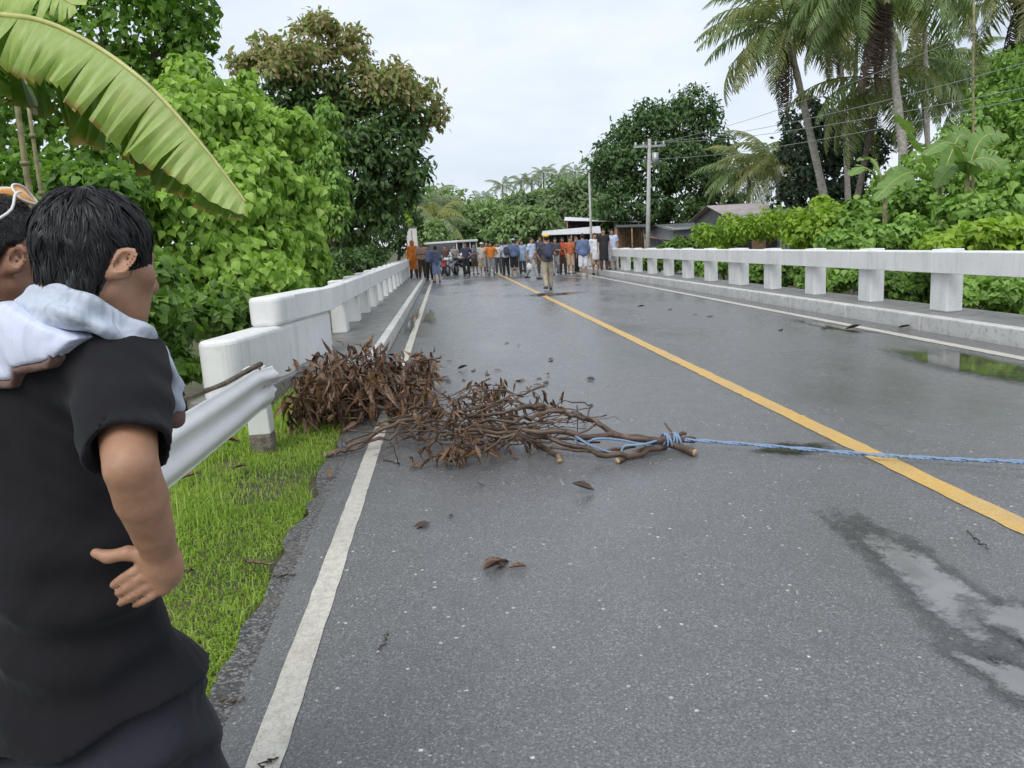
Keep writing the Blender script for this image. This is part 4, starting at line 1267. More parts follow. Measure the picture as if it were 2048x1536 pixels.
# ------------------------------------------------------------------ figures: continuous surfaces from blended, tapered volumes
class Vol:
    def __init__(s, lo, hi, res):
        s.lo = np.array(lo, float); s.res = res
        s.n = np.ceil((np.array(hi, float) - s.lo) / res).astype(int) + 1
        s.f = np.full(s.n, 1.0, np.float32)

    def blk(s, lo, hi):
        a = np.clip(np.floor((np.array(lo) - s.lo) / s.res).astype(int), 0, s.n)
        b = np.clip(np.ceil((np.array(hi) - s.lo) / s.res).astype(int) + 1, 0, s.n)
        if np.any(b <= a): return None
        sl = tuple(slice(i, j) for i, j in zip(a, b))
        ax = [(s.lo[k] + s.res * np.arange(a[k], b[k])).astype(np.float32) for k in range(3)]
        return sl, ax[0][:, None, None], ax[1][None, :, None], ax[2][None, None, :]

    def put(s, sl, d, k):
        a = s.f[sl]
        if k > 0:
            h = np.clip(0.5 + 0.5 * (d - a) / k, 0, 1)
            s.f[sl] = d * (1 - h) + a * h - k * h * (1 - h)
        else: s.f[sl] = np.minimum(a, d)

    def cone(s, a, b, ra, rb, k=0.02, sub=False):
        a = np.array(a, float); b = np.array(b, float)
        m = max(ra, rb) + 2.5 * k + 3 * s.res
        q = s.blk(np.minimum(a, b) - m, np.maximum(a, b) + m)
        if q is None: return s
        sl, X, Y, Z = q
        ba = b - a; L2 = float(ba @ ba) + 1e-9
        px, py, pz = X - a[0], Y - a[1], Z - a[2]
        t = np.clip((px * ba[0] + py * ba[1] + pz * ba[2]) / L2, 0, 1)
        d = np.sqrt((px - t * ba[0]) ** 2 + (py - t * ba[1]) ** 2 + (pz - t * ba[2]) ** 2) - (ra + t * (rb - ra))
        if sub: s.f[sl] = np.maximum(s.f[sl], -d)
        else: s.put(sl, d.astype(np.float32), k)
        return s

    def chain(s, pts, rs, k=0.02):
        for i in range(len(pts) - 1): s.cone(pts[i], pts[i + 1], rs[i], rs[i + 1], k)
        return s

    def ell(s, c, r, ax=None, k=0.02, sub=False):
        """ellipsoid; ax = rows of local axes"""
        c = np.array(c, float); r = np.array(r, float)
        m = r.max() + 2.5 * k + 3 * s.res
        q = s.blk(c - m, c + m)
        if q is None: return s
        sl, X, Y, Z = q
        px, py, pz = X - c[0], Y - c[1], Z - c[2]
        if ax is None: l = (px, py, pz)
        else: l = tuple(px * a[0] + py * a[1] + pz * a[2] for a in ax)
        k0 = np.sqrt((l[0] / r[0]) ** 2 + (l[1] / r[1]) ** 2 + (l[2] / r[2]) ** 2) + 1e-6
        k1 = np.sqrt((l[0] / r[0] ** 2) ** 2 + (l[1] / r[1] ** 2) ** 2 + (l[2] / r[2] ** 2) ** 2) + 1e-6
        d = k0 * (k0 - 1) / k1
        if sub:
            if k > 0:
                a = s.f[sl]; h = np.clip(0.5 - 0.5 * (a + d) / k, 0, 1)
                s.f[sl] = a * (1 - h) + (-d) * h + k * h * (1 - h)
            else: s.f[sl] = np.maximum(s.f[sl], -d)
        else: s.put(sl, d.astype(np.float32), k)
        return s

    def grid(s):
        ax = [(s.lo[k] + s.res * np.arange(s.n[k])).astype(np.float32) for k in range(3)]
        return ax[0][:, None, None], ax[1][None, :, None], ax[2][None, None, :]

    def cut(s, fn):
        """keep only where fn(X,Y,Z) < 0"""
        s.f = np.maximum(s.f, fn(*s.grid()).astype(np.float32)); return s

    def add(s, fn):
        s.f = (s.f + fn(*s.grid())).astype(np.float32); return s

    def surf(s, relax=2):
        f = s.f
        f[0] = f[-1] = 1; f[:, 0] = f[:, -1] = 1; f[:, :, 0] = f[:, :, -1] = 1
        ins = f < 0
        nx, ny, nz = f.shape
        c = np.zeros((nx - 1, ny - 1, nz - 1), np.uint8)
        for i in (0, 1):
            for j in (0, 1):
                for k in (0, 1):
                    c += ins[i:nx - 1 + i, j:ny - 1 + j, k:nz - 1 + k]
        act = np.argwhere((c > 0) & (c < 8))
        if len(act) == 0: return np.zeros((0, 3)), np.zeros((0, 4), int)
        idx = np.full(c.shape, -1, np.int64); idx[tuple(act.T)] = np.arange(len(act))
        acc = np.zeros((len(act), 3)); cnt = np.zeros(len(act))
        E = []
        for axis in range(3):
            o1, o2 = [k for k in range(3) if k != axis]
            for a in (0, 1):
                for b in (0, 1):
                    p = act.copy(); p[:, o1] += a; p[:, o2] += b
                    q = p.copy(); q[:, axis] += 1
                    fa = f[tuple(p.T)]; fb = f[tuple(q.T)]
                    m = (fa < 0) != (fb < 0)
                    t = np.where(m, fa / np.where(m, fa - fb, 1), 0)
                    v = p.astype(float); v[:, axis] += t
                    acc[m] += v[m]; cnt[m] += 1
        V = acc / cnt[:, None]
        Q = []
        for axis in range(3):
            o1, o2 = [(1, 2), (2, 0), (0, 1)][axis]
            a = np.take(ins, range(0, f.shape[axis] - 1), axis); b = np.take(ins, range(1, f.shape[axis]), axis)
            e = np.argwhere(a != b)
            e = e[(e[:, o1] > 0) & (e[:, o2] > 0)]
            sg = a[tuple(e.T)]
            def cell(d1, d2):
                p = e.copy(); p[:, o1] -= d1; p[:, o2] -= d2
                return idx[tuple(p.T)]
            ok = (e[:, o1] < f.shape[o1] - 1) & (e[:, o2] < f.shape[o2] - 1)
            e = e[ok]; sg = sg[ok]
            q = np.stack([cell(1, 1), cell(0, 1), cell(0, 0), cell(1, 0)], -1)
            q[~sg] = q[~sg][:, ::-1]
            Q.append(q)
        Q = np.concatenate(Q)
        Q = Q[(Q >= 0).all(1)]
        for _ in range(relax):
            sm = np.zeros_like(V); ct = np.zeros(len(V))
            for a, b in ((0, 1), (1, 2), (2, 3), (3, 0)):
                np.add.at(sm, Q[:, a], V[Q[:, b]]); np.add.at(sm, Q[:, b], V[Q[:, a]])
                np.add.at(ct, Q[:, a], 1); np.add.at(ct, Q[:, b], 1)
            V = 0.45 * V + 0.55 * sm / np.maximum(ct, 1)[:, None]
        return s.lo + V * s.res, Q

    def build(s, name, mat, parent, off=(0, 0, 0), relax=2):
        V, Q = s.surf(relax)
        if len(Q) == 0: return None
        return link(name, mesh_np(name, V - np.array(off), Q, mat, True), parent)


def wob(X, Y, Z, f, seed=0.0):
    """smooth wavy field used for cloth folds"""
    return (np.sin(X * f + 1.7 * np.sin(Z * f * 0.7 + seed) + seed) * np.sin(Y * f * 1.1 + 1.3 * np.sin(X * f * 0.6 + seed * 2)) * np.cos(Z * f * 0.8 + seed * 3 + 1.1 * np.sin(Y * f * 0.5)))

# ------------------------------------------------------------------ the crowd at the far end of the bridge
def person(label, px, py, face, H=1.63, skin='skin_tan', top='c_navy', bottom='c_black', legs='long', sleeve=0.55, pose='stand', hat=None, bag=None, hem=0.84, hair='hair', coat=None, stride=0.0, arms='down', hood=False, fat=1.0, seed=0, Y=None, held=None):
    """a standing or walking figure; px,py = where its feet are seen"""
    rng = np.random.default_rng(900 + seed)
    base = onz(px, py, 0.0) if Y is None else np.array([at(px, py, Y)[0], Y, 0.0])
    if base[0] > 6.45 or base[0] < -0.95: 
        base = onz(px, py, Z_SW) if Y is None else np.array([base[0], Y, Z_SW])
        base[2] = Z_SW
    root = thing('person', label, 'person', base, face, 'people gathered at the far end of the bridge')
    s = H / 1.65
    hz = {'hip': 0.86, 'sh': 1.345, 'neck': 1.40, 'head': 1.535}
    st = stride
    J = {}
    for sd, sg in (('L', -1), ('R', 1)):
        sw = st * sg
        J['hip' + sd] = np.array([0.085 * sg, 0, hz['hip']])
        J['knee' + sd] = np.array([0.10 * sg, 0.30 * sw + 0.03, 0.47 + 0.02 * abs(sw)])
        J['ank' + sd] = np.array([0.11 * sg + rng.uniform(-0.01, 0.02) * sg, 0.55 * sw - (0.10 if sw < 0 else 0), 0.075 + (0.05 if sw < -0.1 else 0)])
        J['toe' + sd] = J['ank' + sd] + np.array([0.03 * sg, 0.16, -0.045])
        J['sh' + sd] = np.array([0.17 * sg, 0, hz['sh']])
        arm = arms if not isinstance(arms, (tuple, list)) else arms[0 if sg < 0 else 1]
        if arm == 'down':
            J['el' + sd] = np.array([0.235 * sg, -0.04 - 0.10 * sw, 1.07]); J['wr' + sd] = np.array([0.25 * sg, 0.05 - 0.25 * sw, 0.83])
        elif arm == 'folded':
            J['el' + sd] = np.array([0.23 * sg, 0.02, 1.08]); J['wr' + sd] = np.array([-0.05 * sg, 0.19, 1.12])
        elif arm == 'akimbo':
            J['el' + sd] = np.array([0.37 * sg, -0.08, 1.10]); J['wr' + sd] = np.array([0.17 * sg, 0.05, 0.95])
        elif arm == 'out':
            J['el' + sd] = np.array([0.36 * sg, 0.02, 1.13]); J['wr' + sd] = np.array([0.45 * sg, 0.12, 0.92])
        elif arm == 'phone':
            J['el' + sd] = np.array([0.22 * sg, 0.08, 1.10]); J['wr' + sd] = np.array([0.10 * sg, 0.28, 1.25])
        d = unit(J['wr' + sd] - J['el' + sd]); J['hand' + sd] = J['wr' + sd] + d * 0.13
    def T(p): return np.array(p) * s
    lo = np.array([-0.62, -0.62, -0.02]) * s; hi = np.array([0.62, 0.62, 1.80]) * s
    res = 0.028
    b = Vol(lo, hi, res)
    b.ell(T([0, 0.015, hz['head']]), np.array([0.076, 0.095, 0.115]) * s, k=0.02)
    b.ell(T([0, 0.05, hz['head'] - 0.055]), np.array([0.055, 0.055, 0.065]) * s, k=0.02)
    b.cone(T([0, 0.115, hz['head'] - 0.01]), T([0, 0.105, hz['head'] - 0.03]), 0.012, 0.016, 0.01)
    for sg in (-1, 1): b.ell(T([0.078 * sg, -0.005, hz['head'] - 0.02]), np.array([0.012, 0.02, 0.03]) * s, k=0.01)
    b.cone(T([0, 0, hz['head'] - 0.07]), T([0, -0.01, hz['neck'] - 0.05]), 0.05 * s, 0.058 * s, 0.03)
    def torso(v, e):
        v.ell(T([0, -0.005, 1.22]), np.array([0.165 + e, 0.105 + e, 0.19 + e]) * s * np.array([fat, fat, 1]), k=0.06)
        v.ell(T([0, 0.005, 1.02]), np.array([0.14 + e, 0.10 + e, 0.17 + e]) * s * np.array([fat, fat, 1]), k=0.08)
        v.ell(T([0, -0.01, 0.90]), np.array([0.155 + e, 0.11 + e, 0.13 + e]) * s * np.array([fat, fat, 1]), k=0.06)
        for sd in 'LR': v.cone(T([0, 0, 1.33]), T(J['sh' + sd]), 0.06 * s + e, 0.058 * s + e, 0.05)
    torso(b, 0)
    for sd in 'LR':
        b.chain([T(J['sh' + sd]), T(J['el' + sd]), T(J['wr' + sd])], [0.05 * s, 0.038 * s, 0.027 * s], 0.02)
        b.cone(T(J['wr' + sd]), T(J['hand' + sd]), 0.03 * s, 0.026 * s, 0.015)
        b.chain([T(J['hip' + sd]), T(J['knee' + sd]), T(J['ank' + sd])], [0.085 * s, 0.055 * s, 0.036 * s], 0.02)
        b.cone(T(J['ank' + sd] - np.array([0, 0.02, 0.03])), T(J['toe' + sd]), 0.042 * s, 0.032 * s, 0.02)
    body = b.build('body', M[skin], root)
    # shirt, jacket or long coat
    c = Vol(lo, hi, res); torso(c, 0.022)
    for sd in 'LR':
        S0, E0, W0 = T(J['sh' + sd]), T(J['el' + sd]), T(J['wr' + sd])
        if sleeve <= 1: c.cone(S0, S0 + (E0 - S0) * sleeve, 0.07 * s, 0.066 * s, 0.03)
        else: c.chain([S0, E0, E0 + (W0 - E0) * min(0.9, sleeve - 1)], [0.07 * s, 0.058 * s, 0.047 * s], 0.03)
    if coat:
        c.cone(T([0, 0, 0.98]), T([0, 0, coat]), 0.17 * s, (0.19 + 0.05 * abs(st)) * s, 0.06)
        hem_ = coat
    else: hem_ = hem
    c.cut(lambda X, Y, Z: hem_ * s - Z)
    c.cut(lambda X, Y, Z: np.where(np.sqrt(X ** 2 + (Y - 0.0) ** 2) < 0.085 * s, Z - 1.40 * s, -1) + 0 * X)
    c.add(lambda X, Y, Z: 0.006 * wob(X, Y, Z, 24, seed))
    c.build('coat' if coat else 'shirt', M[top], root, relax=1)
    # trousers, shorts or skirt
    if not (coat and coat < 0.25):
        p = Vol(lo, hi, res)
        p.ell(T([0, -0.01, 0.90]), np.array([0.168, 0.123, 0.12]) * s * np.array([fat, fat, 1]), k=0.05)
        end = {'long': 0.93, 'short': 0.42, 'knee': 0.52, 'skirt': 0.5}[legs]
        if legs == 'skirt': p.cone(T([0, 0, 0.85]), T([0, 0, 0.5]), 0.16 * s, 0.19 * s, 0.05)
        else:
            for sd in 'LR':
                h, k_, a = T(J['hip' + sd]), T(J['knee' + sd]), T(J['ank' + sd])
                if end > 0.55: p.chain([h, k_, k_ + (a - k_) * (end - 0.45) / 0.52], [0.105 * s, 0.078 * s, 0.066 * s], 0.02)
                else: p.cone(h, h + (k_ - h) * (end / 0.47), 0.108 * s, 0.092 * s, 0.02)
        p.cut(lambda X, Y, Z: Z - 0.97 * s)
        p.add(lambda X, Y, Z: 0.005 * wob(X, Y, Z, 26, seed + 2))
        p.build({'long': 'trousers', 'short': 'shorts', 'knee': 'shorts', 'skirt': 'skirt'}[legs], M[bottom], root, relax=1)
    hd = np.array([0, 0.015, hz['head']])
    if hood:
        v = Vol(lo, hi, res); v.ell(T(hd + np.array([0, -0.015, 0.01])), np.array([0.105, 0.12, 0.14]) * s, k=0.01); v.cone(T(hd - np.array([0, 0.02, 0.1])), T([0, -0.01, 1.36]), 0.08 * s, 0.12 * s, 0.05)
        v.cut(lambda X, Y, Z: np.where((Y > 0.05 * s) & (Z < 1.60 * s), 0.05, -1) + 0 * X); v.build('hood', M[top], root)
    else:
        v = Vol(lo, hi, 0.022); v.ell(T(hd + np.array([0, -0.012, 0.018])), np.array([0.086, 0.104, 0.118]) * s, k=0.01)
        v.cut(lambda X, Y, Z: np.maximum((hz['head'] + 0.035) * s - Z - np.maximum(0, (-Y + 0.02 * s)) * 1.5, -1) + 0 * X)
        if hair == 'long':
            v.cone(T(hd + np.array([0, -0.06, 0])), T([0, -0.10, 1.28]), 0.07 * s, 0.055 * s, 0.03)
        v.build('hair', M['hair'], root)
    if hat:
        v = Vol(lo, hi, 0.022); v.ell(T(hd + np.array([0, -0.005, 0.055])), np.array([0.105, 0.122, 0.10]) * s, k=0.01); v.ell(T(hd + np.array([0, 0.05, 0.06])), np.array([0.11, 0.15, 0.016]) * s, k=0.01)
        v.cut(lambda X, Y, Z: (hz['head'] + 0.05) * s - Z + 0 * X); v.build('hard_hat' if hat == 'hardhat' else 'cap', M[hat], root)
    if bag:
        v = Vol(lo, hi, res); v.ell(T([0, -0.19, 1.16]), np.array([0.15, 0.09, 0.22]) * s, k=0.02); v.ell(T([0, -0.25, 1.08]), np.array([0.11, 0.05, 0.12]) * s, k=0.02)
        for sg in (-1, 1): v.chain([T([0.10 * sg, -0.12, 1.38]), T([0.12 * sg, 0.02, 1.42]), T([0.12 * sg, 0.13, 1.25])], [0.024 * s] * 3, 0.01)
        v.build('backpack', M[bag], root)
    if legs == 'long' or seed % 2 == 0:
        for sd in 'LR':
            v = Vol(lo, hi, 0.026); v.cone(T(J['ank' + sd] - np.array([0, 0.03, 0.035])), T(J['toe' + sd] + np.array([0, 0.012, 0])), 0.05 * s, 0.04 * s, 0.02)
            v.cut(lambda X, Y, Z: 0.0 - Z); v.build('shoe', M['c_black'] if seed % 3 else M['c_charcoal'], root)
    if held:
        p = T(J['hand' + ('L' if held[1] < 0 else 'R')])
        v = Vol(p - 0.25, p + 0.25, 0.02); v.ell(p + np.array([0, 0.02, -0.08]), (0.10, 0.06, 0.12), k=0.02); v.add(lambda X, Y, Z: 0.012 * wob(X, Y, Z, 40, 1)); v.build('cloth_bundle', M[held[0]], root)
    return root


PI = math.pi
person('person in a long orange raincoat at the left end of the crowd', 829, 556, PI, 1.70, top='c_orange', coat=0.38, sleeve=1.8, hood=True, bottom='c_brown', seed=1)
person('person in a peach top and brown trousers beside the orange raincoat', 846, 556, PI + 0.2, 1.60, top='c_peach', bottom='c_brown', sleeve=0.5, seed=2, arms='folded')
person('person in dark blue jacket and black trousers standing on the left white line', 861, 560, PI - 0.3, 1.64, top='c_blue', bottom='c_black', sleeve=1.7, seed=3, bag='c_navy')
person('person in blue jacket and pale blue shorts with bare legs, left white line', 875, 565, 0.3, 1.60, top='c_slate', bottom='c_denim', legs='knee', sleeve=1.5, seed=4, hem=0.78)
person('person in navy shirt and black trousers right of the motorcycles', 934, 551, PI, 1.66, top='c_navy', bottom='c_black', seed=5, hair='long', arms='akimbo')
person('person in grey and navy top with bare legs, fifth standing before the motorcycles', 951, 549, PI + 0.4, 1.58, top='c_slate', bottom='c_brown', legs='short', seed=6, arms='folded', bag='c_white')
person('person in cream shirt and khaki shorts left of the orange vest', 967, 550, PI, 1.62, top='c_cream', bottom='c_khaki', legs='knee', seed=7, hat='c_cream')
person('person in a bright orange vest and grey trousers', 984, 551, PI, 1.62, top='c_orange', bottom='c_grey', seed=8, arms='akimbo')
person('person in white shirt half hidden right of the orange vest', 998, 547, PI, 1.58, top='c_white', bottom='c_charcoal', seed=9, arms='phone')
person('person in pale shirt and black trousers carrying a dark backpack', 1013, 551, 0.2, 1.66, top='c_paleblue', bottom='c_black', seed=10, bag='c_charcoal')
person('person in blue jacket and black shorts with bare calves', 1030, 550, 0.0, 1.70, top='c_blue', bottom='c_black', legs='knee', sleeve=1.8, seed=11, hat='c_skyblue')
person('person in a sky blue coat behind the striding man', 1046, 548, PI, 1.62, top='c_skyblue', coat=0.62, sleeve=1.7, bottom='c_charcoal', seed=12)
person('striding man in pale blue shirt and grey trousers', 1066, 559, PI + 0.9, 1.68, top='c_paleblue', bottom='c_grey', stride=0.55, seed=13, arms='down')
person('bareheaded person in navy behind the man in the yellow helmet', 1083, 549, PI, 1.74, top='c_navy', bottom='c_brown', seed=14, skin='skin_brown')
person('man in yellow helmet, dark backpack and khaki trousers walking ahead of the crowd', 1097, 580, 0.15, 1.70, top='c_charcoal', bottom='c_khaki', hat='hardhat', bag='c_navy', stride=0.18, sleeve=0.6, seed=15, arms=('out', 'down'), held=('c_white', -1), fat=1.08)
person('person in dark grey right of the yellow helmet', 1113, 550, PI, 1.62, top='c_charcoal', bottom='c_grey', seed=16, arms='folded', stride=0.2)
person('person in red shirt with brown trousers', 1127, 548, PI, 1.62, top='c_red', bottom='c_brown', seed=17, skin='skin_brown', arms='folded')
person('person in reddish orange shirt with tan shorts', 1142, 548, PI + 0.3, 1.62, top='c_rust', bottom='c_tan', legs='knee', seed=18, arms=('phone', 'down'))
person('broad person in slate blue jacket and white shorts with bare legs', 1168, 553, 0.1, 1.72, top='c_blue', bottom='c_white', legs='knee', sleeve=1.6, seed=19, fat=1.2, hem=0.74)
person('person in a long white shirt near the right kerb', 1192, 549, PI + 0.2, 1.72, top='c_white', coat=0.58, sleeve=1.6, bottom='c_tan', legs='knee', seed=20)
person('person in a long black dress near the right parapet', 1209, 541, PI, 1.66, top='c_black', coat=0.42, sleeve=0.5, bottom='c_brown', seed=21, hair='long')
person('person in pale blue shirt and white shorts against the right parapet', 1226, 539, PI - 0.4, 1.62, top='c_paleblue', bottom='c_white', legs='knee', seed=22)
for i, (px, py, lab, c1, c2) in enumerate([(893, 548, 'person in brown beside the parked motorcycles', 'c_brown', 'c_charcoal'), (912, 546, 'person in grey behind the parked motorcycles', 'c_grey', 'c_black'), (1098, 543, 'person in tan mostly hidden behind the yellow helmet', 'c_tan', 'c_grey'), (1154, 545, 'person in dark clothes between the red shirt and the slate jacket', 'c_charcoal', 'c_black'),
                                          (975, 544, 'person in dark grey behind the cream shirt', 'c_charcoal', 'c_navy'), (1037, 543, 'person in white behind the blue jackets', 'c_white', 'c_grey')]):
    person(lab, px, py, PI + 0.3 * i, 1.60 + 0.02 * i, top=c1, bottom=c2, seed=30 + i, arms=('down', 'phone', 'folded', 'akimbo')[i % 4], stride=0.15 * (i % 3))

# ------------------------------------------------------------------ vehicles, sheds, poles
def motorcycle(label, px, py, rz, paint):
    b = onz(px, py, 0)
    root = thing('motorcycle', label, 'motorcycle', b, rz, 'motorcycles parked at the far end of the bridge')
    for y in (-0.62, 0.62):
        mb = MB()
        for k in range(18):
            a0, a1 = 2 * PI * k / 18, 2 * PI * (k + 1) / 18
            mb.tube([(0, y + 0.25 * math.cos(a0), 0.30 + 0.25 * math.sin(a0)), (0, y + 0.25 * math.cos(a1), 0.30 + 0.25 * math.sin(a1))], 0.05, 6, False)
        w = mb.build('wheel', M['tyre'], root)
        mb = MB(); mb.tube([(-0.03, y, 0.30), (0.03, y, 0.30)], 0.19, 16); mb.build('rim', M['steelgrey'], w)
    v = Vol((-0.3, -0.9, 0.2), (0.3, 0.9, 1.2), 0.025)
    v.ell((0, 0.15, 0.78), (0.13, 0.26, 0.12), k=0.04); v.cone((0, -0.1, 0.62), (0, 0.3, 0.5), 0.12, 0.14, 0.05); v.cone((0, -0.7, 0.78), (0, -0.2, 0.66), 0.06, 0.12, 0.05)
    v.cone((0, 0.55, 0.55), (0, 0.42, 0.92), 0.05, 0.07, 0.04)
    v.build('body', M[paint], root)
    v = Vol((-0.3, -0.9, 0.5), (0.3, 0.4, 1.1), 0.025); v.cone((0, -0.62, 0.86), (0, -0.02, 0.80), 0.09, 0.10, 0.02); v.build('seat', M['tyre'], root)
    mb = MB(); mb.tube([(-0.36, 0.32, 1.04), (-0.12, 0.42, 1.0), (0.12, 0.42, 1.0), (0.36, 0.32, 1.04)], 0.018, 6); mb.build('handlebar', M['bikeblack'], root)
    mb = MB(); mb.tube([(0, 0.42, 1.0), (0, 0.62, 0.30)], 0.035, 6); mb.build('fork', M['steelgrey'], root)
    mb = MB(); mb.tube([(0, 0.50, 0.88), (0, 0.60, 0.87)], [0.09, 0.07], 10); mb.build('headlight', M['whiteplastic'], root)
    mb = MB(); mb.tube([(0.12, 0.1, 0.32), (0.14, -0.7, 0.42)], [0.03, 0.045], 6); mb.build('exhaust', M['steelgrey'], root)
    mb = MB(); mb.tube([(0.05, 0, 0.3), (0.18, -0.05, 0.0)], 0.014, 5); mb.build('kick_stand', M['bikeblack'], root)


motorcycle('black motorcycle parked left of the navy shirt', 921, 549, PI + 0.5, 'bikeblack')
motorcycle('grey motorcycle parked in the middle of the row', 905, 551, PI - 0.4, 'bikegrey')
motorcycle('dark red motorcycle parked beside the blue jackets', 889, 551, PI + 0.2, 'bikered')


def jeepney():
    b = onz(908, 534, 0); Y = b[1]
    root = thing('jeepney', 'white roofed passenger van parked behind the motorcycles', 'van', b, 0.55)
    v = MB(); v.box((-0.9, -2.0, 0.45), (0.9, 2.6, 1.15)); v.build('lower_body', M['vanwhite'], root, 0.06)
    mb = MB()
    for x in (-0.86, -0.3, 0.3, 0.86):
        mb = MB(); mb.box((x - 0.035, -1.98, 1.15), (x + 0.035, -1.92, 1.78)); mb.build('window_pillar', M['vanwhite'], root)
    mb = MB(); mb.box((-0.84, -1.93, 1.16), (0.84, -1.90, 1.76)); mb.build('windscreen', M['glassdark'], root)
    mb = MB(); mb.box((-0.95, -2.1, 1.78), (0.95, 2.7, 1.95)); mb.build('roof', M['vanwhite'], root, 0.06)
    for s in (-1, 1):
        mb = MB(); mb.box((0.86 * s - 0.02, -1.8, 1.16), (0.86 * s + 0.02, 2.5, 1.76)); mb.build('side_window', M['glassdark'], root)
        mb = MB(); mb.tube([(0.55 * s, -2.02, 0.85), (0.55 * s, -1.96, 0.85)], 0.11, 10); mb.build('headlight', M['whiteplastic'], root)
        for y in (-1.2, 1.7):
            mb = MB(); mb.tube([(0.7 * s, y, 0.34), (0.9 * s, y, 0.34)], 0.34, 16); w = mb.build('wheel', M['tyre'], root)
            mb = MB(); mb.tube([(0.89 * s, y, 0.34), (0.92 * s, y, 0.34)], 0.17, 12); mb.build('rim', M['steelgrey'], w)
    mb = MB(); mb.box((-0.5, -2.03, 0.55), (0.5, -1.97, 0.95)); mb.build('grille', M['darkgap'], root)
    mb = MB(); mb.box((-0.92, -2.12, 0.38), (0.92, -2.0, 0.52)); mb.build('bumper', M['steelgrey'], root)


jeepney()


def sign_board():
    b = np.array([-1.72, 43.6, 0.0]); b[2] = gz(b[0], b[1])
    root = thing('sign_board', 'tall white sign board on a post behind the orange raincoat', 'sign', b)
    p0 = at(812, 454, 43.6) - b; p1 = at(835, 482, 43.6) - b
    z1, z0 = p0[2], p0[2] - 1.15
    mb = MB(); mb.box((p0[0], -0.03, z0), (p1[0], 0.03, z1)); mb.build('panel', M['sign'], root, 0.01)
    mb = MB(); mb.box(((p0[0] + p1[0]) / 2 - 0.02, -0.036, z0 + 0.05), ((p0[0] + p1[0]) / 2 + 0.02, -0.031, z1 - 0.2)); mb.build('dark_stripe', M['signdark'], root)
    mb = MB(); mb.box((p0[0], -0.045, z1 - 0.09), (p1[0], -0.032, z1)); mb.build('top_band', M['signdark'], root)
    for x in (p0[0] + 0.1, p1[0] - 0.1):
        mb = MB(); mb.tube([(x, 0.06, -0.3), (x, 0.06, z1 - 0.1)], 0.035, 8); mb.build('post', M['steelgrey'], root)


sign_board()


def corrugated(mb, a, b, c, d, waves=14, amp=0.02, th=0.02):
    """sheet roof with ribs running from edge ab to edge dc"""
    a, b, c, d = [np.array(p, float) for p in (a, b, c, d)]
    nrm = unit(np.cross(b - a, d - a))
    n = waves * 4; V = []; F = []
    for t in (0, 1):
        for i in range(n + 1):
            u = i / n; o = nrm * (amp * math.sin(u * waves * 2 * PI) - t * th)
            V += [a + (b - a) * u + o, d + (c - d) * u + o]
    for t in (0, 1):
        base = t * (n + 1) * 2
        for i in range(n):
            q = (base + 2 * i, base + 2 * i + 2, base + 2 * i + 3, base + 2 * i + 1)
            F.append(q if t == 0 else tuple(reversed(q)))
    m = (n + 1) * 2
    for i in range(n):
        F.append((2 * i, m + 2 * i, m + 2 * i + 2, 2 * i + 2)); F.append((2 * i + 1, 2 * i + 3, m + 2 * i + 3, m + 2 * i + 1))
    F.append((0, 1, m + 1, m)); F.append((2 * n, m + 2 * n, m + 2 * n + 1, 2 * n + 1))
    mb.add(V, F)
    return mb


def shed(label, px0, px1, ytop0, ytop1, yeave, Y, depth, roofm, wallm, walls=True, cat='shed', name='roadside_shed', posts=3):
    """open roadside shed: lean-to roof falling to the road, posts, back and end walls"""
    p0, p1 = at(px0, ytop0, Y + depth), at(px1, ytop1, Y + depth)
    e0 = at(px0 - 2, yeave, Y); e1 = at(px1 + 2, yeave + (ytop1 - ytop0) * 0.4, Y)
    b = np.array([(e0[0] + e1[0]) / 2, Y, gz(e0[0], Y)])
    root = thing(name, label, cat, b)
    mb = MB(); corrugated(mb, e0 - b, e1 - b, p1 - b, p0 - b, 44, 0.012); mb.build('roof', M[roofm], root)
    for k in range(posts):
        u = k / (posts - 1)
        t = e0 + (e1 - e0) * (0.04 + 0.92 * u)
        mb = MB(); mb.tube([(t[0] - b[0], 0.08, -0.3), (t[0] - b[0], 0.08, t[2] - b[2] - 0.02)], 0.055, 6); mb.build('post', M['bamboo'], root)
    if walls:
        # back wall of single boards
        n = 14
        for k in range(n):
            u0, u1 = k / n, (k + 1) / n
            q0, q1 = p0 + (p1 - p0) * u0, p0 + (p1 - p0) * u1
            y = depth - 0.08 + 0.015 * (k % 2)
            mb = MB(); mb.hexa([(q0[0] - b[0], y, -0.4), (q1[0] - b[0] - 0.015, y, -0.4), (q1[0] - b[0] - 0.015, y + 0.03, -0.4), (q0[0] - b[0], y + 0.03, -0.4)],
                               [(q0[0] - b[0], y, q0[2] - b[2] - 0.06), (q1[0] - b[0] - 0.015, y, q1[2] - b[2] - 0.06), (q1[0] - b[0] - 0.015, y + 0.03, q1[2] - b[2] - 0.06), (q0[0] - b[0], y + 0.03, q0[2] - b[2] - 0.06)])
            mb.build('board', M[wallm], root)
        mb = MB(); mb.box((e0[0] - b[0] + 0.3, depth * 0.35, 0.0), (e1[0] - b[0] - 0.3, depth * 0.5, 0.85)); mb.build('counter', M[wallm], root)
    return root


shed('long shed with a curved pale tin roof behind the red shirts', 1085, 1200, 462, 452, 470, 52, 3.5, 'tin_pale', 'darkgap')
shed('shed with a wide white tin roof reaching past the utility pole', 1130, 1282, 434, 441, 441, 60, 4.0, 'tin_white', 'darkgap', posts=4)
shed('brown walled stall under a dark roof beside the utility pole', 1232, 1296, 450, 448, 454, 54, 3.0, 'tin_dark', 'bamboo')
shed('small stall with a sloping tan roof just over the right rail', 1290, 1345, 468, 486, 474, 50, 3.0, 'bamboo', 'wall_pale', posts=2)


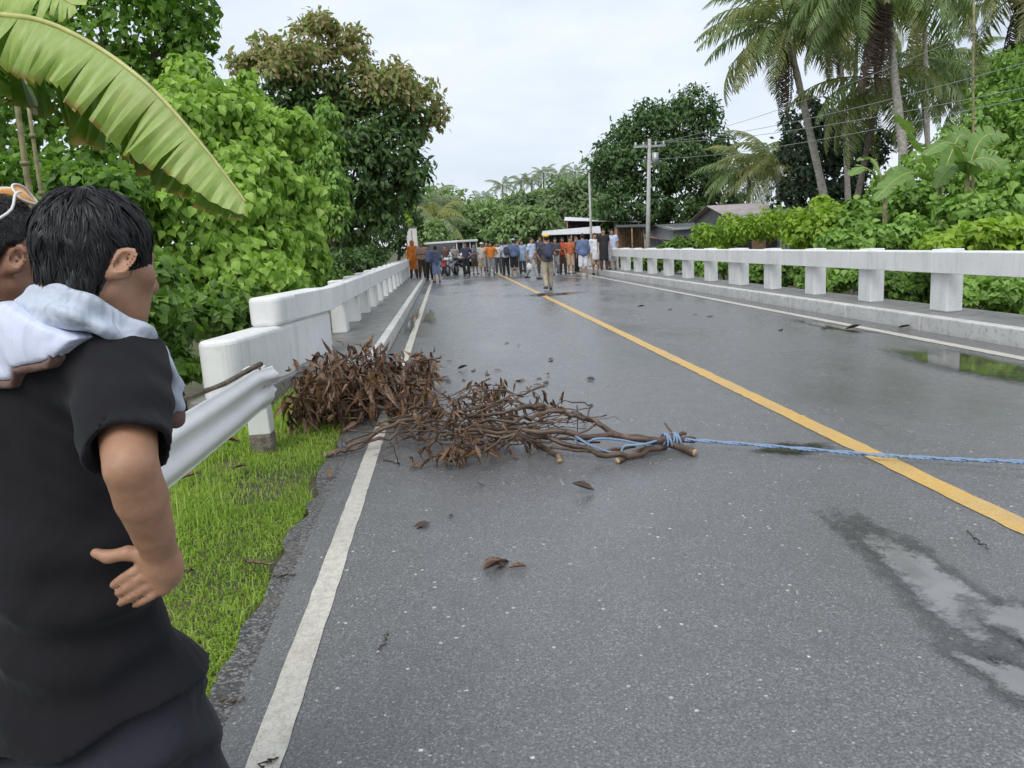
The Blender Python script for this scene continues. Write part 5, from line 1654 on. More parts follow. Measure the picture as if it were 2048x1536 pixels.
def house(label, px0, px1, yr, ye, Y, D, roofm, wallm, seed):
    a, c = at(px0, ye, Y), at(px1, ye, Y)
    rg = at((px0 + px1) / 2, yr, Y + D / 2)
    w = c[0] - a[0]; b = np.array([(a[0] + c[0]) / 2, Y, gz((a[0] + c[0]) / 2, Y)])
    root = thing('house', label, 'house', b)
    he = a[2] - b[2]; hr = rg[2] - b[2]
    for nm, lo, hi in (('front', (-w / 2, 0, -0.4), (w / 2, 0.15, he)), ('back', (-w / 2, D - 0.15, -0.4), (w / 2, D, he)), ('left', (-w / 2 + 0.003, 0.15, -0.4), (-w / 2 + 0.15, D - 0.15, he)), ('right', (w / 2 - 0.15, 0.15, -0.4), (w / 2 - 0.003, D - 0.15, he))):
        mb = MB(); mb.box(lo, hi); mb.build('wall', M[wallm], root)
    # gables
    for x in (-w / 2 + 0.01, w / 2 - 0.14):
        mb = MB(); mb.add([(x, 0.02, he), (x, D - 0.02, he), (x, D / 2, hr - 0.05), (x + 0.13, 0.02, he), (x + 0.13, D - 0.02, he), (x + 0.13, D / 2, hr - 0.05)], [(0, 2, 1), (3, 4, 5), (0, 1, 4, 3), (1, 2, 5, 4), (2, 0, 3, 5)]); mb.build('gable', M[wallm], root)
    for s in (0, 1):
        y0 = -0.5 if s == 0 else D + 0.5
        mb = MB(); corrugated(mb, (-w / 2 - 0.4, y0, he - 0.15), (w / 2 + 0.4, y0, he - 0.15), (w / 2 + 0.4, D / 2, hr), (-w / 2 - 0.4, D / 2, hr), 44, 0.014); mb.build('roof', M[roofm], root)
    for k in range(2):
        x = -w * 0.28 + k * w * 0.5
        mb = MB(); mb.box((x - 0.45, -0.02, he * 0.40), (x + 0.45, 0.02, he * 0.80)); wnd = mb.build('window', M['darkgap'], root)
        mb = MB(); mb.box((x - 0.5, -0.04, he * 0.38 - 0.05), (x + 0.5, 0.0, he * 0.40)); mb.build('sill', M['tin_white'], wnd)
    mb = MB(); mb.box((-0.42, -0.025, -0.2), (0.42, 0.02, he * 0.78)); d = mb.build('door', M['bamboo'], root)
    mb = MB(); mb.tube([(0.33, -0.06, he * 0.36), (0.33, -0.02, he * 0.36)], 0.03, 8); mb.build('handle', M['steelgrey'], d)


house('house with a pinkish rusted tin roof behind the yellow palms', 1468, 1566, 406, 432, 44, 7, 'tin_pink', 'tin_dark', 1)
house('pale walled house under the big round tree', 1345, 1418, 446, 456, 52, 6, 'tin_dark', 'wall_pale', 2)
house('low dark roofed house at the foot of the slim palm', 1590, 1690, 412, 424, 42, 6, 'tin_dark', 'wall_pale', 3)


def utility_pole():
    b = at(1292, 500, 44); b[2] = gz(b[0], 44)
    t = at(1299, 278, 44)
    root = thing('utility_pole', 'tall pale utility pole with a crossarm before the big round tree', 'pole', b)
    mb = MB(); mb.tube([(0, 0, -0.4), tuple(t - b)], [0.15, 0.09], 10); mb.build('shaft', M['pole'], root)
    top = t - b
    mb = MB(); mb.box((top[0] - 0.9, top[1] - 0.06, top[2] - 0.45), (top[0] + 0.9, top[1] + 0.06, top[2] - 0.33)); mb.build('crossarm', M['steelgrey'], root)
    for x in (-0.8, -0.35, 0.35, 0.8):
        mb = MB(); mb.tube([(top[0] + x, top[1], top[2] - 0.33), (top[0] + x, top[1], top[2] - 0.27), (top[0] + x, top[1], top[2] - 0.21), (top[0] + x, top[1], top[2] - 0.15)], [0.03, 0.06, 0.04, 0.055], 8); mb.build('insulator', M['whiteplastic'], root)
    mb = MB(); mb.tube([(top[0] + 0.3, top[1], top[2] - 1.4), (top[0] + 0.3, top[1], top[2] - 0.75)], 0.18, 10); mb.build('transformer', M['steelgrey'], root)
    b2 = at(1183, 500, 50); b2[2] = gz(b2[0], 50); t2 = at(1178, 346, 50)
    r2 = thing('lamp_post', 'slender white lamp post left of the utility pole', 'lamp post', b2)
    mb = MB(); mb.tube([(0, 0, -0.3), tuple(t2 - b2)], [0.10, 0.06], 8); mb.build('shaft', M['pole'], r2)
    q = t2 - b2
    mb = MB(); mb.tube([tuple(q), tuple(q + np.array([-0.25, -0.2, 0.06])), tuple(q + np.array([-0.5, -0.45, 0.08]))], 0.03, 6); a = mb.build('arm', M['pole'], r2)
    mb = MB(); e = q + np.array([-0.65, -0.6, 0.08]); mb.tube([tuple(q + np.array([-0.5, -0.45, 0.08])), tuple(e)], [0.07, 0.05], 8); mb.build('lamp_head', M['whiteplastic'], a)
    # wires from the crossarm towards the near right
    ends = [((1960, 30, 20), 'uppermost power wire running to the upper right'), ((2060, 90, 17), 'second power wire from the top at right'), ((2060, 140, 17), 'third power wire crossing the palm trunks'), ((2060, 160, 16.5), 'lowest power wire crossing the palm trunks')]
    for i, (e, lab) in enumerate(ends):
        s0 = t + np.array([(-0.8, -0.35, 0.35, 0.8)[3 - i], 0, -0.15 - (0.9 if i == 3 else 0)])
        e0 = at(*e)
        u = np.linspace(0, 1.25, 30)[:, None]
        p = s0 + (e0 - s0) * u; p[:, 2] -= (0.55 * 4 * u * (1.25 - u) / 1.56)[:, 0]
        root = thing('power_wire', lab, 'wire', p[0], 0, 'power wires')
        mb = MB(); mb.tube([x - p[0] for x in p], 0.009, 5); mb.build('conductor', M['wire'], root)


utility_pole()

# ------------------------------------------------------------------ cut branches, rope, litter
def smooth_path(P, n):
    P = np.array(P, float)
    t = np.linspace(0, len(P) - 1, n)
    Q = []
    for v in t:
        i = min(int(v), len(P) - 2); f = v - i
        p0, p1, p2, p3 = P[max(i - 1, 0)], P[i], P[i + 1], P[min(i + 2, len(P) - 1)]
        Q.append(0.5 * (2 * p1 + (p2 - p0) * f + (2 * p0 - 5 * p1 + 4 * p2 - p3) * f * f + (3 * p1 - p0 - 3 * p2 + p3) * f ** 3))
    return np.array(Q)


def put_branch(root, P, r0, r1, rng, name='branch', knots=True, n=None, cut=True):
    loc = np.array(root.location)
    n = n or max(7, 4 * len(P))
    Q = smooth_path(P, n)
    L = np.linalg.norm(np.diff(Q, axis=0), axis=1).sum()
    Q[1:-1] += rng.normal(size=(n - 2, 3)) * 0.012 * min(1, L)
    Q[:, 2] = np.maximum(Q[:, 2], 0.6 * r1 + 0.004)
    rad = np.linspace(r0, r1, n) * (1 + (rng.uniform(-0.12, 0.16, n) if knots else 0))
    mb = MB(); mb.tube([q - loc for q in Q], list(rad), 7 if r0 > 0.008 else 5)
    o = mb.build(name, M['branch'], root)
    if cut and r0 > 0.012:
        d = unit(Q[0] - Q[1])
        mb = MB(); mb.tube([Q[0] - loc, Q[0] + d * 0.003 - loc], [rad[0] * 0.93, rad[0] * 0.9], 8); mb.build('cut_end', M['cutwood'], o)
    return Q


CURL = [_leaf([0, w, w * 1.25, w, w * 0.5, 0], f, d) for f, d, w in ((1.6, 0.5, 0.085), (1.1, -0.35, 0.11), (2.4, 0.15, 0.07), (0.8, 0.9, 0.12))]


def dead_leaves(root, P, tip, size, rng, mat, parts=150):
    loc = np.array(root.location)
    n = len(P)
    # nearest, largest ones as parts of their own, the rest joined
    order = np.argsort(P[:, 1] - 1.3 * P[:, 2])
    ind = order[:parts]; rest = order[parts:]
    mes = [mesh_np('dead_leaf', t[0], t[1], M[mat], True) for t in CURL]
    for i in ind:
        o = link('dead_leaf', mes[rng.integers(0, 4)], root)
        y = Vector(tip[i]).normalized()
        q = y.to_track_quat('Y', 'Z') @ Quaternion((0, 1, 0), rng.uniform(-1.2, 1.2))
        o.rotation_mode = 'QUATERNION'; o.rotation_quaternion = q; o.location = P[i] - loc; o.scale = [size[i]] * 3
    per = np.array_split(rest, 4)
    Vs = []; Fs = []; k = 0
    for t, ii in zip(CURL, per):
        nr = rng.normal(size=(len(ii), 3)); TV, TF = t
        y = unit(tip[ii]); z = unit(nr - y * np.sum(nr * y, -1, keepdims=True)); x = np.cross(y, z)
        B = np.stack([x, y, z], 1) * size[ii][:, None, None]
        V = np.einsum('kb,nbc->nkc', TV, B) + (P[ii] - loc)[:, None, :]
        F = TF[None] + (np.arange(len(ii)) * len(TV))[:, None, None]
        Vs.append(V.reshape(-1, 3)); Fs.append(F.reshape(-1, 3) + k); k += len(ii) * len(TV)
    o = link('dead_leaf_mass', mesh_np('dead_leaf_mass', np.concatenate(Vs), np.concatenate(Fs), M[mat], True), root)
    o['kind'] = 'stuff'


def heap_leafy():
    rng = np.random.default_rng(21)
    c = np.array([-0.86, 7.25, 0.0])
    root = thing('branch_heap', 'heap of cut branches with hanging brown dead leaves against the guardrail end', 'branch heap', c)
    ends = []
    # stout limbs
    for P, r0, r1 in [([at(845, 790, 7.0), at(800, 770, 7.2), at(760, 745, 7.5), at(690, 730, 7.6)], 0.022, 0.010),
                      ([at(800, 855, 6.3), at(812, 800, 6.7), at(806, 745, 7.2), at(830, 720, 7.4)], 0.020, 0.009),
                      ([at(790, 800, 6.6), at(740, 770, 6.9), at(700, 750, 7.1), at(640, 745, 7.2)], 0.018, 0.008),
                      ([at(830, 825, 6.6), at(770, 815, 6.6), at(700, 820, 6.7), at(620, 800, 6.8)], 0.02, 0.009),
                      ([at(720, 810, 6.7), at(690, 765, 7.0), at(675, 720, 7.3), at(665, 690, 7.4)], 0.014, 0.005),
                      ([at(780, 790, 7.0), at(770, 740, 7.4), at(765, 710, 7.7), at(758, 690, 7.8)], 0.012, 0.005),
                      ([at(820, 760, 7.4), at(845, 745, 7.4), at(852, 775, 7.2), at(860, 800, 7.0)], 0.007, 0.003)]:
        Q = put_branch(root, P, r0, r1, rng); ends += list(Q[2:])
    for k in range(95):
        a = c + np.array([rng.uniform(-0.55, 0.60), rng.uniform(-0.65, 0.75), 0.05 + 0.42 * rng.uniform()])
        d = unit(np.array([rng.normal(), rng.normal() * 0.8, rng.normal() * 0.45])); L = rng.uniform(0.35, 0.9)
        hm = 0.54 - 0.32 * min(1, abs((a[0] + d[0] * L * 0.5) - c[0]) / 0.8)
        P = [a - d * L / 2, a + rng.normal(size=3) * 0.05, a + d * L / 2]
        for p in P: p[2] = min(max(p[2], 0.02), hm)
        P[0][0] = max(P[0][0], -1.42); P[2][0] = max(P[2][0], -1.42)
        r = rng.uniform(0.004, 0.012)
        Q = put_branch(root, P, r, r * 0.4, rng, 'twig' if r < 0.007 else 'branch'); ends += list(Q)
    ends = np.array(ends)
    n = 1250
    P = ends[rng.integers(0, len(ends), n)] + rng.normal(size=(n, 3)) * 0.06
    P[:, 0] = np.clip(P[:, 0], -1.45, -0.2)
    P[:, 2] = np.clip(P[:, 2] + 0.02, 0.07, 0.62)
    tip = unit(rng.normal(size=(n, 3)) * 0.40 + np.array([0, -0.1, -1.0]))
    up = rng.uniform(size=n) < 0.12
    tip[up] = unit(rng.normal(size=(up.sum(), 3)) + np.array([0, 0, 0.4]))
    dead_leaves(root, P, tip, rng.uniform(0.09, 0.20, n), rng, 'leaf_dead', 190)


heap_leafy()


def heap_tied():
    rng = np.random.default_rng(33)
    c = np.array([0.35, 5.75, 0.0])
    root = thing('branch_bundle', 'long tangle of dragged branches tied with blue rope in the middle of the road', 'branch bundle', c)
    ends = []
    def g(px, py, z): return onz(px, py, z)
    main = [
        ([g(1388, 880, .05), g(1300, 880, .10), g(1230, 865, .14), g(1150, 830, .2), g(1060, 815, .26)], 0.022, 0.012),
        ([g(1390, 905, .03), g(1300, 878, .07), g(1180, 870, .15), g(1050, 860, .2), g(940, 850, .2)], 0.024, 0.012),
        ([g(1235, 922, .02), g(1330, 880, .07), g(1372, 868, .10)], 0.017, 0.010),
        ([g(1330, 895, .04), g(1240, 915, .03), g(1140, 890, .09), g(1040, 868, .17), g(930, 862, .22)], 0.020, 0.011),
        ([g(1120, 922, .02), g(1060, 880, .08), g(980, 868, .15), g(880, 872, .2)], 0.020, 0.009),
        ([g(650, 910, .02), g(720, 885, .08), g(800, 845, .2), g(880, 820, .25)], 0.017, 0.013),
        ([g(670, 908, .02), g(760, 880, .08), g(850, 845, .2), g(900, 840, .25)], 0.012, 0.008),
        ([g(900, 880, .15), g(1000, 872, .17), g(1120, 880, .12), g(1200, 885, .08)], 0.010, 0.006),
        ([g(1090, 812, .3), g(1030, 820, .3), g(960, 830, .28), g(880, 825, .26)], 0.016, 0.010),
        ([g(1160, 830, .22), g(1100, 825, .26), g(1030, 840, .27), g(950, 845, .25)], 0.015, 0.008),
        ([g(1240, 870, .12), g(1180, 840, .2), g(1140, 830, .22)], 0.014, 0.009),
        ([g(850, 900, .03), g(880, 860, .15), g(930, 815, .3), g(970, 790, .36)], 0.012, 0.006),
        ([g(1065, 905, .03), g(1010, 862, .13), g(960, 850, .2)], 0.011, 0.006),
        ([g(1345, 868, .09), g(1336, 855, .13), g(1329, 846, .16)], 0.008, 0.004),
        ([g(740, 850, .05), g(800, 853, .08), g(880, 850, .15)], 0.008, 0.005),
        ([g(800, 870, .06), g(880, 885, .07), g(960, 900, .06)], 0.009, 0.005),
        ([g(1270, 892, .06), g(1180, 905, .05), g(1100, 895, .08)], 0.012, 0.008),
        ([g(870, 835, .25), g(930, 822, .3), g(1010, 800, .34), g(1050, 812, .3)], 0.010, 0.005),
    ]
    for P, r0, r1 in main:
        Q = put_branch(root, P, r0 * 1.15, r1 * 1.2, rng)
        m = Q[:, 0] < 0.95
        ends += list(Q[m])
    for k in range(85):
        x = rng.normal() * 0.42 + 0.15; y = 5.75 + rng.normal() * 0.28
        hm = 0.34 * math.exp(-((x - 0.2) / 0.75) ** 2) + 0.05
        a = np.array([x, y, rng.uniform(0.02, hm)])
        d = unit(np.array([rng.normal() * 1.4, rng.normal() * 0.6, rng.normal() * 0.25])); L = rng.uniform(0.25, 0.85)
        P = [a - d * L / 2, a + rng.normal(size=3) * 0.05, a + d * L / 2]
        for p in P: p[2] = min(max(p[2], 0.012), hm + 0.06); p[0] = max(-0.9, min(1.3, p[0]))
        r = rng.uniform(0.003, 0.0095)
        Q = put_branch(root, P, r, r * 0.45, rng, 'twig' if r < 0.0065 else 'branch')
        ends += list(Q)
    ends = np.array(ends)
    n = 210
    w = np.exp(-((ends[:, 0] - 0.05) / 0.42) ** 2); w /= w.sum()
    P = ends[rng.choice(len(ends), n, p=w)] + rng.normal(size=(n, 3)) * np.array([0.09, 0.09, 0.04])
    P[:, 2] = np.clip(P[:, 2] + 0.02, 0.03, 0.42)
    tip = unit(rng.normal(size=(n, 3)) * 0.6 + np.array([0, -0.2, -0.7]))
    # a tuft of tall leaves at the top
    for (px, py, Y, m) in ((985, 778, 6.2, 46), (1075, 800, 6.0, 14), (900, 905, 5.2, 26), (960, 895, 5.2, 22)):
        q = at(px, py, Y) + rng.normal(size=(m, 3)) * np.array([0.10, 0.08, 0.05])
        P = np.concatenate([P, q]); tip = np.concatenate([tip, unit(rng.normal(size=(m, 3)) * 0.35 + np.array([0, 0, -1.0]))])
    P[:, 2] = np.maximum(P[:, 2], 0.05)
    low = P[:, 2] < 0.12
    tip[low] = unit(tip[low] * np.array([1, 1, 0.15]))
    dead_leaves(root, P, tip, rng.uniform(0.07, 0.14, len(P)), rng, 'leaf_dead', 150)
    # black upright leaf at the right of the tuft
    for px, py in ((1093, 785), (1050, 805), (1030, 808)):
        P1 = at(px, py, 5.9)
        o = link('dead_leaf', mesh_np('dead_leaf', CURL[0][0], CURL[0][1], M['leaf_deadwet'], True), root)
        o.rotation_euler = (R(-80), 0, rng.uniform(0, 6)); o.location = P1 - c; o.scale = [0.13] * 3


heap_tied()


def rope():
    k = onz(1362, 879, 0.075)
    root = thing('rope', 'taut pale blue rope stretched across the road from the tied branches', 'rope', (k[0], k[1], 0))
    loc = np.array(root.location)
    run = [k, onz(1450, 885, 0.06), onz(1600, 897, 0.045), onz(1770, 911, 0.04), onz(1920, 919, 0.045), onz(2048, 924, 0.06)]
    d = run[-1] - run[-2]
    run += [run[-1] + d * 1.2 - np.array([0, 0, 0.03]), run[-1] + d * 2.6 - np.array([0, 0.05, 0.045]), run[-1] + d * 4.2 - np.array([0, -0.1, 0.045])]
    Q = smooth_path(run, 60)
    for s, off in ((1, 0.0), (-1, math.pi)):
        t = np.arange(len(Q)) * 0.9 + off
        mb = MB(); mb.tube([q - loc + np.array([0, math.cos(a) * 0.006, math.sin(a) * 0.006]) for q, a in zip(Q, t)], 0.0085, 6); mb.build('strand', M['rope'], root)
    # turns of the knot
    for j in range(6):
        a = np.linspace(0, 2 * PI, 14)
        cx = k + np.array([-0.02 - 0.022 * j, 0.012 * (j % 3) - 0.01, 0.0])
        tilt = 0.5 * (j % 3 - 1)
        mb = MB(); mb.tube([cx - loc + np.array([0.03 * math.sin(w) * tilt, 0.055 * math.cos(w), 0.048 * math.sin(w)]) for w in a], 0.0085, 6); mb.build('knot_turn', M['rope'], root)
    tail = [k + np.array([-0.12, 0, 0.02]), onz(1290, 888, 0.1), onz(1250, 892, 0.09), onz(1240, 905, 0.05), onz(1215, 903, 0.06), onz(1180, 890, 0.12), onz(1160, 878, 0.16), onz(1150, 872, 0.15)]
    mb = MB(); mb.tube([q - loc for q in smooth_path(tail, 36)], 0.0085, 6); mb.build('loose_tail', M['rope'], root)
    tail = [k + np.array([-0.10, 0.01, 0.03]), onz(1310, 892, 0.06), onz(1240, 880, 0.12), onz(1190, 878, 0.15), onz(1165, 893, 0.08), onz(1150, 880, 0.13)]
    mb = MB(); mb.tube([q - loc for q in smooth_path(tail, 30)], 0.0085, 6); mb.build('loose_tail', M['rope'], root)


rope()


def loose_stick(label, P, r0, r1, seed, group=None):
    rng = np.random.default_rng(seed)
    P = [np.array(p, float) for p in P]
    Q = smooth_path(P, 12); Q[1:-1] += rng.normal(size=(10, 3)) * 0.006
    root = thing('stick', label, 'stick', Q[0], 0, group)
    mb = MB(); mb.tube([q - Q[0] for q in Q], list(np.linspace(r0, r1, 12) * rng.uniform(0.9, 1.12, 12)), 7); o = mb.build('wood', M['branch'], root)
    d = unit(Q[-1] - Q[-2])
    mb = MB(); mb.tube([Q[-1] - Q[0], Q[-1] + d * 0.003 - Q[0]], [r1 * 0.9, r1 * 0.88], 7); mb.build('cut_end', M['rawconcrete'], o)


loose_stick('long forked stick lying along the top of the guardrail', [at(330, 815, 4.3), at(400, 787, 4.9), at(470, 757, 5.5), at(522, 728, 5.9)], 0.016, 0.020, 1)
loose_stick('short dark stick hanging over the face of the guardrail', [at(518, 735, 5.85), at(492, 775, 5.6), at(460, 821, 5.4)], 0.018, 0.013, 2)
for i, (P, r) in enumerate([([(440, 1398), (488, 1398)], 0.006), ([(490, 1122), (550, 1126)], 0.010), ([(545, 1153), (592, 1147)], 0.006), ([(362, 1142), (385, 1140)], 0.008), ([(525, 1532), (556, 1515)], 0.004), ([(760, 1300), (776, 1262)], 0.003), ([(1935, 1062), (1978, 1096)], 0.004)]):
    lab = ['thin twig on the shoulder beside the trousers', 'dark rotten stick on the grass edge', 'thin grey twig lying on the coarse shoulder', 'short pale twig in the grass behind the hand', 'tiny twig on the white line at the bottom', 'fine upright looking twig on the asphalt below the leaves', 'thin straw by the yellow line at right'][i]
    loose_stick(lab, [onz(P[0][0], P[0][1], r + 0.004), onz((P[0][0] + P[1][0]) / 2, (P[0][1] + P[1][1]) / 2 + 1, r + 0.006), onz(P[1][0], P[1][1], r + 0.004)], r, r * 0.6, 10 + i, 'loose twigs on the ground')


def litter():
    rng = np.random.default_rng(77)
    flat = [mesh_np('fallen_leaf', *(_leaf([0, 0.16, 0.20, 0.15, 0], f, d)), M[m], True) for f, d, m in ((0.5, 0.15, 'leaf_dead'), (0.9, -0.2, 'leaf_deadwet'), (0.3, 0.25, 'leaf_deadwet'))]
    named = [((965, 1140), 0.17, -0.9, 'leaf_dead', 'large curled brown leaf on the asphalt, biggest in the open lane'), ((1010, 1131), 0.09, 1.5, 'leaf_deadwet', 'small black leaf right of the large curled brown one'), ((1055, 1133), 0.10, 1.6, 'leaf_dead', 'pale brown leaf, rightmost of the three in the lane'),
             ((660, 957), 0.13, 0.3, 'leaf_dead', 'brown curled leaf on the shoulder left of the white line'), ((1190, 981), 0.15, 1.5, 'leaf_deadwet', 'dark flat leaf below the tied branches'), ((842, 935), 0.12, 0.8, 'leaf_dead', 'orange brown leaf at the near foot of the branch bundle'),
             ((862, 1045), 0.13, 1.9, 'leaf_deadwet', 'faint brown leaf lying below the branch bundle'), ((905, 1033), 0.05, 0.4, 'leaf_deadwet', 'tiny dark leaf beside the faint brown one'), ((968, 972), 0.05, 1.0, 'leaf_deadwet', 'tiny dark leaf near the end of the cut branch'),
             ((480, 888), 0.16, 1.3, 'leaf_dead', 'yellowish dry leaf in the grass under the guardrail'), ((405, 950), 0.16, 1.8, 'leaf_dead', 'pale dry leaf in the grass beside the elbow'), ((495, 936), 0.14, 1.2, 'leaf_deadwet', 'dark twisted leaf in the grass below the post'), ((1035, 918), 0.10, 0.4, 'leaf_dead', 'light brown leaf under the middle of the branch bundle')]
    gr = 'fallen leaves lying singly'
    for (p, s, a, m, lab) in named:
        me = mesh_np('fallen_leaf', *(_leaf([0, 0.18, 0.22, 0.15, 0], rng.uniform(0.5, 1.1), rng.uniform(-0.3, 0.3))), M[m], True)
        o = link('fallen_leaf', me); o.location = Vector(onz(*p, 0.012)); o.rotation_euler = (rng.uniform(-0.15, 0.25), rng.uniform(-0.3, 0.3), a); o.scale = [s] * 3
        if p[0] < 520: o.location.z = 0.03
        tag(o, lab, 'leaf', gr)
    spots = [(905, 722), (915, 738), (950, 742), (970, 750), (900, 752), (930, 760), (985, 740), (1010, 685), (1040, 690), (1100, 722), (1108, 716), (1098, 748), (1050, 762), (1085, 765), (1190, 760), (895, 782), (940, 782), (1005, 765), (880, 732), (1065, 770), (1030, 760), (915, 790), (960, 775), (1075, 755), (890, 765)]
    for p in spots:
        o = link('fallen_leaf', flat[rng.integers(0, 3)]); o.location = Vector(onz(*p, 0.012)); o.rotation_euler = (rng.uniform(-0.2, 0.2), rng.uniform(-0.3, 0.3), rng.uniform(0, 6.28)); o.scale = [rng.uniform(0.08, 0.17)] * 3
        tag(o, 'small dark wet leaf scattered on the road beyond the branches', 'leaf', 'dark leaves scattered beyond the branches')
    for p in [(1390, 628), (1430, 632), (1275, 612), (1640, 655), (1690, 658), (1560, 660), (1345, 618), (1760, 640), (1795, 655)]:
        o = link('fallen_leaf', flat[1 + rng.integers(0, 2)]); o.location = Vector(onz(*p, 0.012)); o.rotation_euler = (0, rng.uniform(-0.3, 0.3), rng.uniform(0, 6.28)); o.scale = [rng.uniform(0.12, 0.26)] * 3
        tag(o, 'dark leaf scrap on the far side of the yellow line', 'leaf', 'leaf scraps on the right lane')


litter()

# ------------------------------------------------------------------ the two men in the foreground
def frame_of(az, tilt=0.0):
    """right, forward, up of a head or torso turned az to the right of +Y and nodding by tilt"""
    f = np.array([math.sin(az) * math.cos(tilt), math.cos(az) * math.cos(tilt), -math.sin(tilt)])
    r = np.array([math.cos(az), -math.sin(az), 0.0])
    return r, f, np.cross(r, f)


def head_vol(v, c0, ax, ear=(1, -1), s=1.0):
    r, f, u = ax
    L = lambda a, b, c: c0 + (r * a + f * b + u * c) * s
    A = np.array([r, f, u])
    v.ell(L(0, -0.004, 0.010), np.array([0.070, 0.082, 0.082]) * s, A, 0.02)
    v.ell(L(0, 0.040, -0.045), np.array([0.060, 0.062, 0.078]) * s, A, 0.03)
    v.ell(L(0, 0.052, -0.088), np.array([0.040, 0.042, 0.036]) * s, A, 0.03)          # jaw
    v.ell(L(0, 0.078, -0.106), np.array([0.021, 0.017, 0.017]) * s, A, 0.02)          # chin
    for q in (-1, 1):
        v.ell(L(0.048 * q, 0.062, -0.032), np.array([0.018, 0.022, 0.017]) * s, A, 0.02)      # cheekbone
        v.cone(L(0.054 * q, 0.005, -0.070), L(0.030 * q, 0.062, -0.104), 0.017 * s, 0.016 * s, 0.02)  # jaw line
        v.cone(L(0.018 * q, 0.088, 0.006), L(0.044 * q, 0.074, 0.006), 0.010 * s, 0.009 * s, 0.012)   # brow
        v.ell(L(0.031 * q, 0.094, -0.013), np.array([0.014, 0.010, 0.009]) * s, A, 0.006, True)       # eye socket
        v.ell(L(0.031 * q, 0.080, -0.013), np.array([0.012, 0.011, 0.011]) * s, A, 0.003)             # eyeball
    v.cone(L(0, 0.094, -0.006), L(0, 0.113, -0.044), 0.009 * s, 0.012 * s, 0.012)      # nose
    for q in (-1, 1): v.ell(L(0.012 * q, 0.102, -0.048), np.array([0.008, 0.009, 0.007]) * s, A, 0.006)
    v.ell(L(0, 0.091, -0.072), np.array([0.020, 0.010, 0.006]) * s, A, 0.006)          # lips
    v.ell(L(0, 0.089, -0.083), np.array([0.017, 0.010, 0.006]) * s, A, 0.006)
    for q in ear:
        e = L(0.076 * q, -0.006, -0.024)
        rr = unit(r * q * 0.55 - f * 0.83); ff = unit(f + r * q * 0.35); uu = np.cross(rr, ff); uu = uu if uu @ u > 0 else -uu
        A2 = np.array([rr, unit(f * 0.9 + u * -0.25), unit(u * 0.95 + f * -0.2)])
        v.ell(e + r * q * 0.008, np.array([0.010, 0.015, 0.0275]) * s, A2, 0.004)
        v.ell(e + r * q * 0.0235 + f * 0.004 + u * 0.004, np.array([0.008, 0.0082, 0.0165]) * s, A2, 0.004, True)
        v.ell(e + r * q * 0.008 + f * 0.006 - u * 0.021, np.array([0.006, 0.008, 0.009]) * s, A2, 0.006)   # lobe
        v.ell(e + r * q * 0.006 + f * 0.012 - u * 0.004, np.array([0.005, 0.005, 0.007]) * s, A2, 0.004)   # tragus


def hair_strands(name, parent, whorl, n, seed, length=(0.025, 0.05), lift=(0.001, 0.006), width=0.0009, seg=5, down=0.5, clumps=500, mat='hair', sink=0.0):
    """locks grown from the surface of the hair cap, combed away from the whorl and down"""
    from mathutils.kdtree import KDTree
    rng = np.random.default_rng(seed)
    me = parent.data
    nv = len(me.vertices)
    V0 = np.zeros(nv * 3, np.float32); me.vertices.foreach_get('co', V0); V0 = V0.reshape(-1, 3).astype(float)
    N0 = np.zeros(nv * 3, np.float32); me.vertices.foreach_get('normal', N0); N0 = N0.reshape(-1, 3).astype(float)
    kd = KDTree(nv)
    for k, p in enumerate(V0): kd.insert(p, k)
    kd.balance()
    ci = rng.integers(0, nv, clumps)
    ck = KDTree(clumps)
    for k in range(clumps): ck.insert(V0[ci[k]], k)
    ck.balance()
    cdir = rng.normal(size=(clumps, 3)) * 0.28; clen = rng.uniform(length[0], length[1], clumps); cl = rng.uniform(lift[0], lift[1], clumps)
    V = []; F = []
    for i in rng.integers(0, nv, n):
        p = V0[i]; nr = N0[i]
        j = ck.find(p)[1]
        L = clen[j] * rng.uniform(0.8, 1.15)
        pts = [p - nr * 0.001]
        cur = p.copy(); cn = nr
        tgt = V0[ci[j]]
        for k in range(1, seg + 1):
            fl = unit(unit(cur - whorl) + np.array([0, 0, -down]) + cdir[j] + rng.normal(size=3) * 0.05)
            fl = unit(fl - cn * (fl @ cn))
            pull = (tgt - p); pull = pull - fl * (pull @ fl)
            cur = cur + fl * L / seg + pull * 0.12
            co, idx, dist = kd.find(cur)
            if dist < 0.010:
                cn = N0[idx]; base = V0[idx] + cn * min(0.003, max(0, (cur - V0[idx]) @ cn))
                cur = cur - cn * ((cur - base) @ cn) * 0.9
            pts.append(cur + cn * (cl[j] * math.sin(min(1.0, k / seg) * 2.2)))
        pts = np.array(pts)
        t = unit(pts[-1] - pts[0]); w = unit(np.cross(t, nr) + rng.normal(size=3) * 0.35)
        b = len(V); m = len(pts)
        for k, q in enumerate(pts):
            ww = width * (1 - 0.8 * (k / (m - 1)) ** 2)
            V += [q - w * ww, q + w * ww]
        for k in range(m - 1): F.append((b + 2 * k, b + 2 * k + 1, b + 2 * k + 3, b + 2 * k + 2))
    o = link(name, mesh_np(name, np.array(V), np.array(F), M[mat], True), parent)
    o['kind'] = 'stuff'
    return o


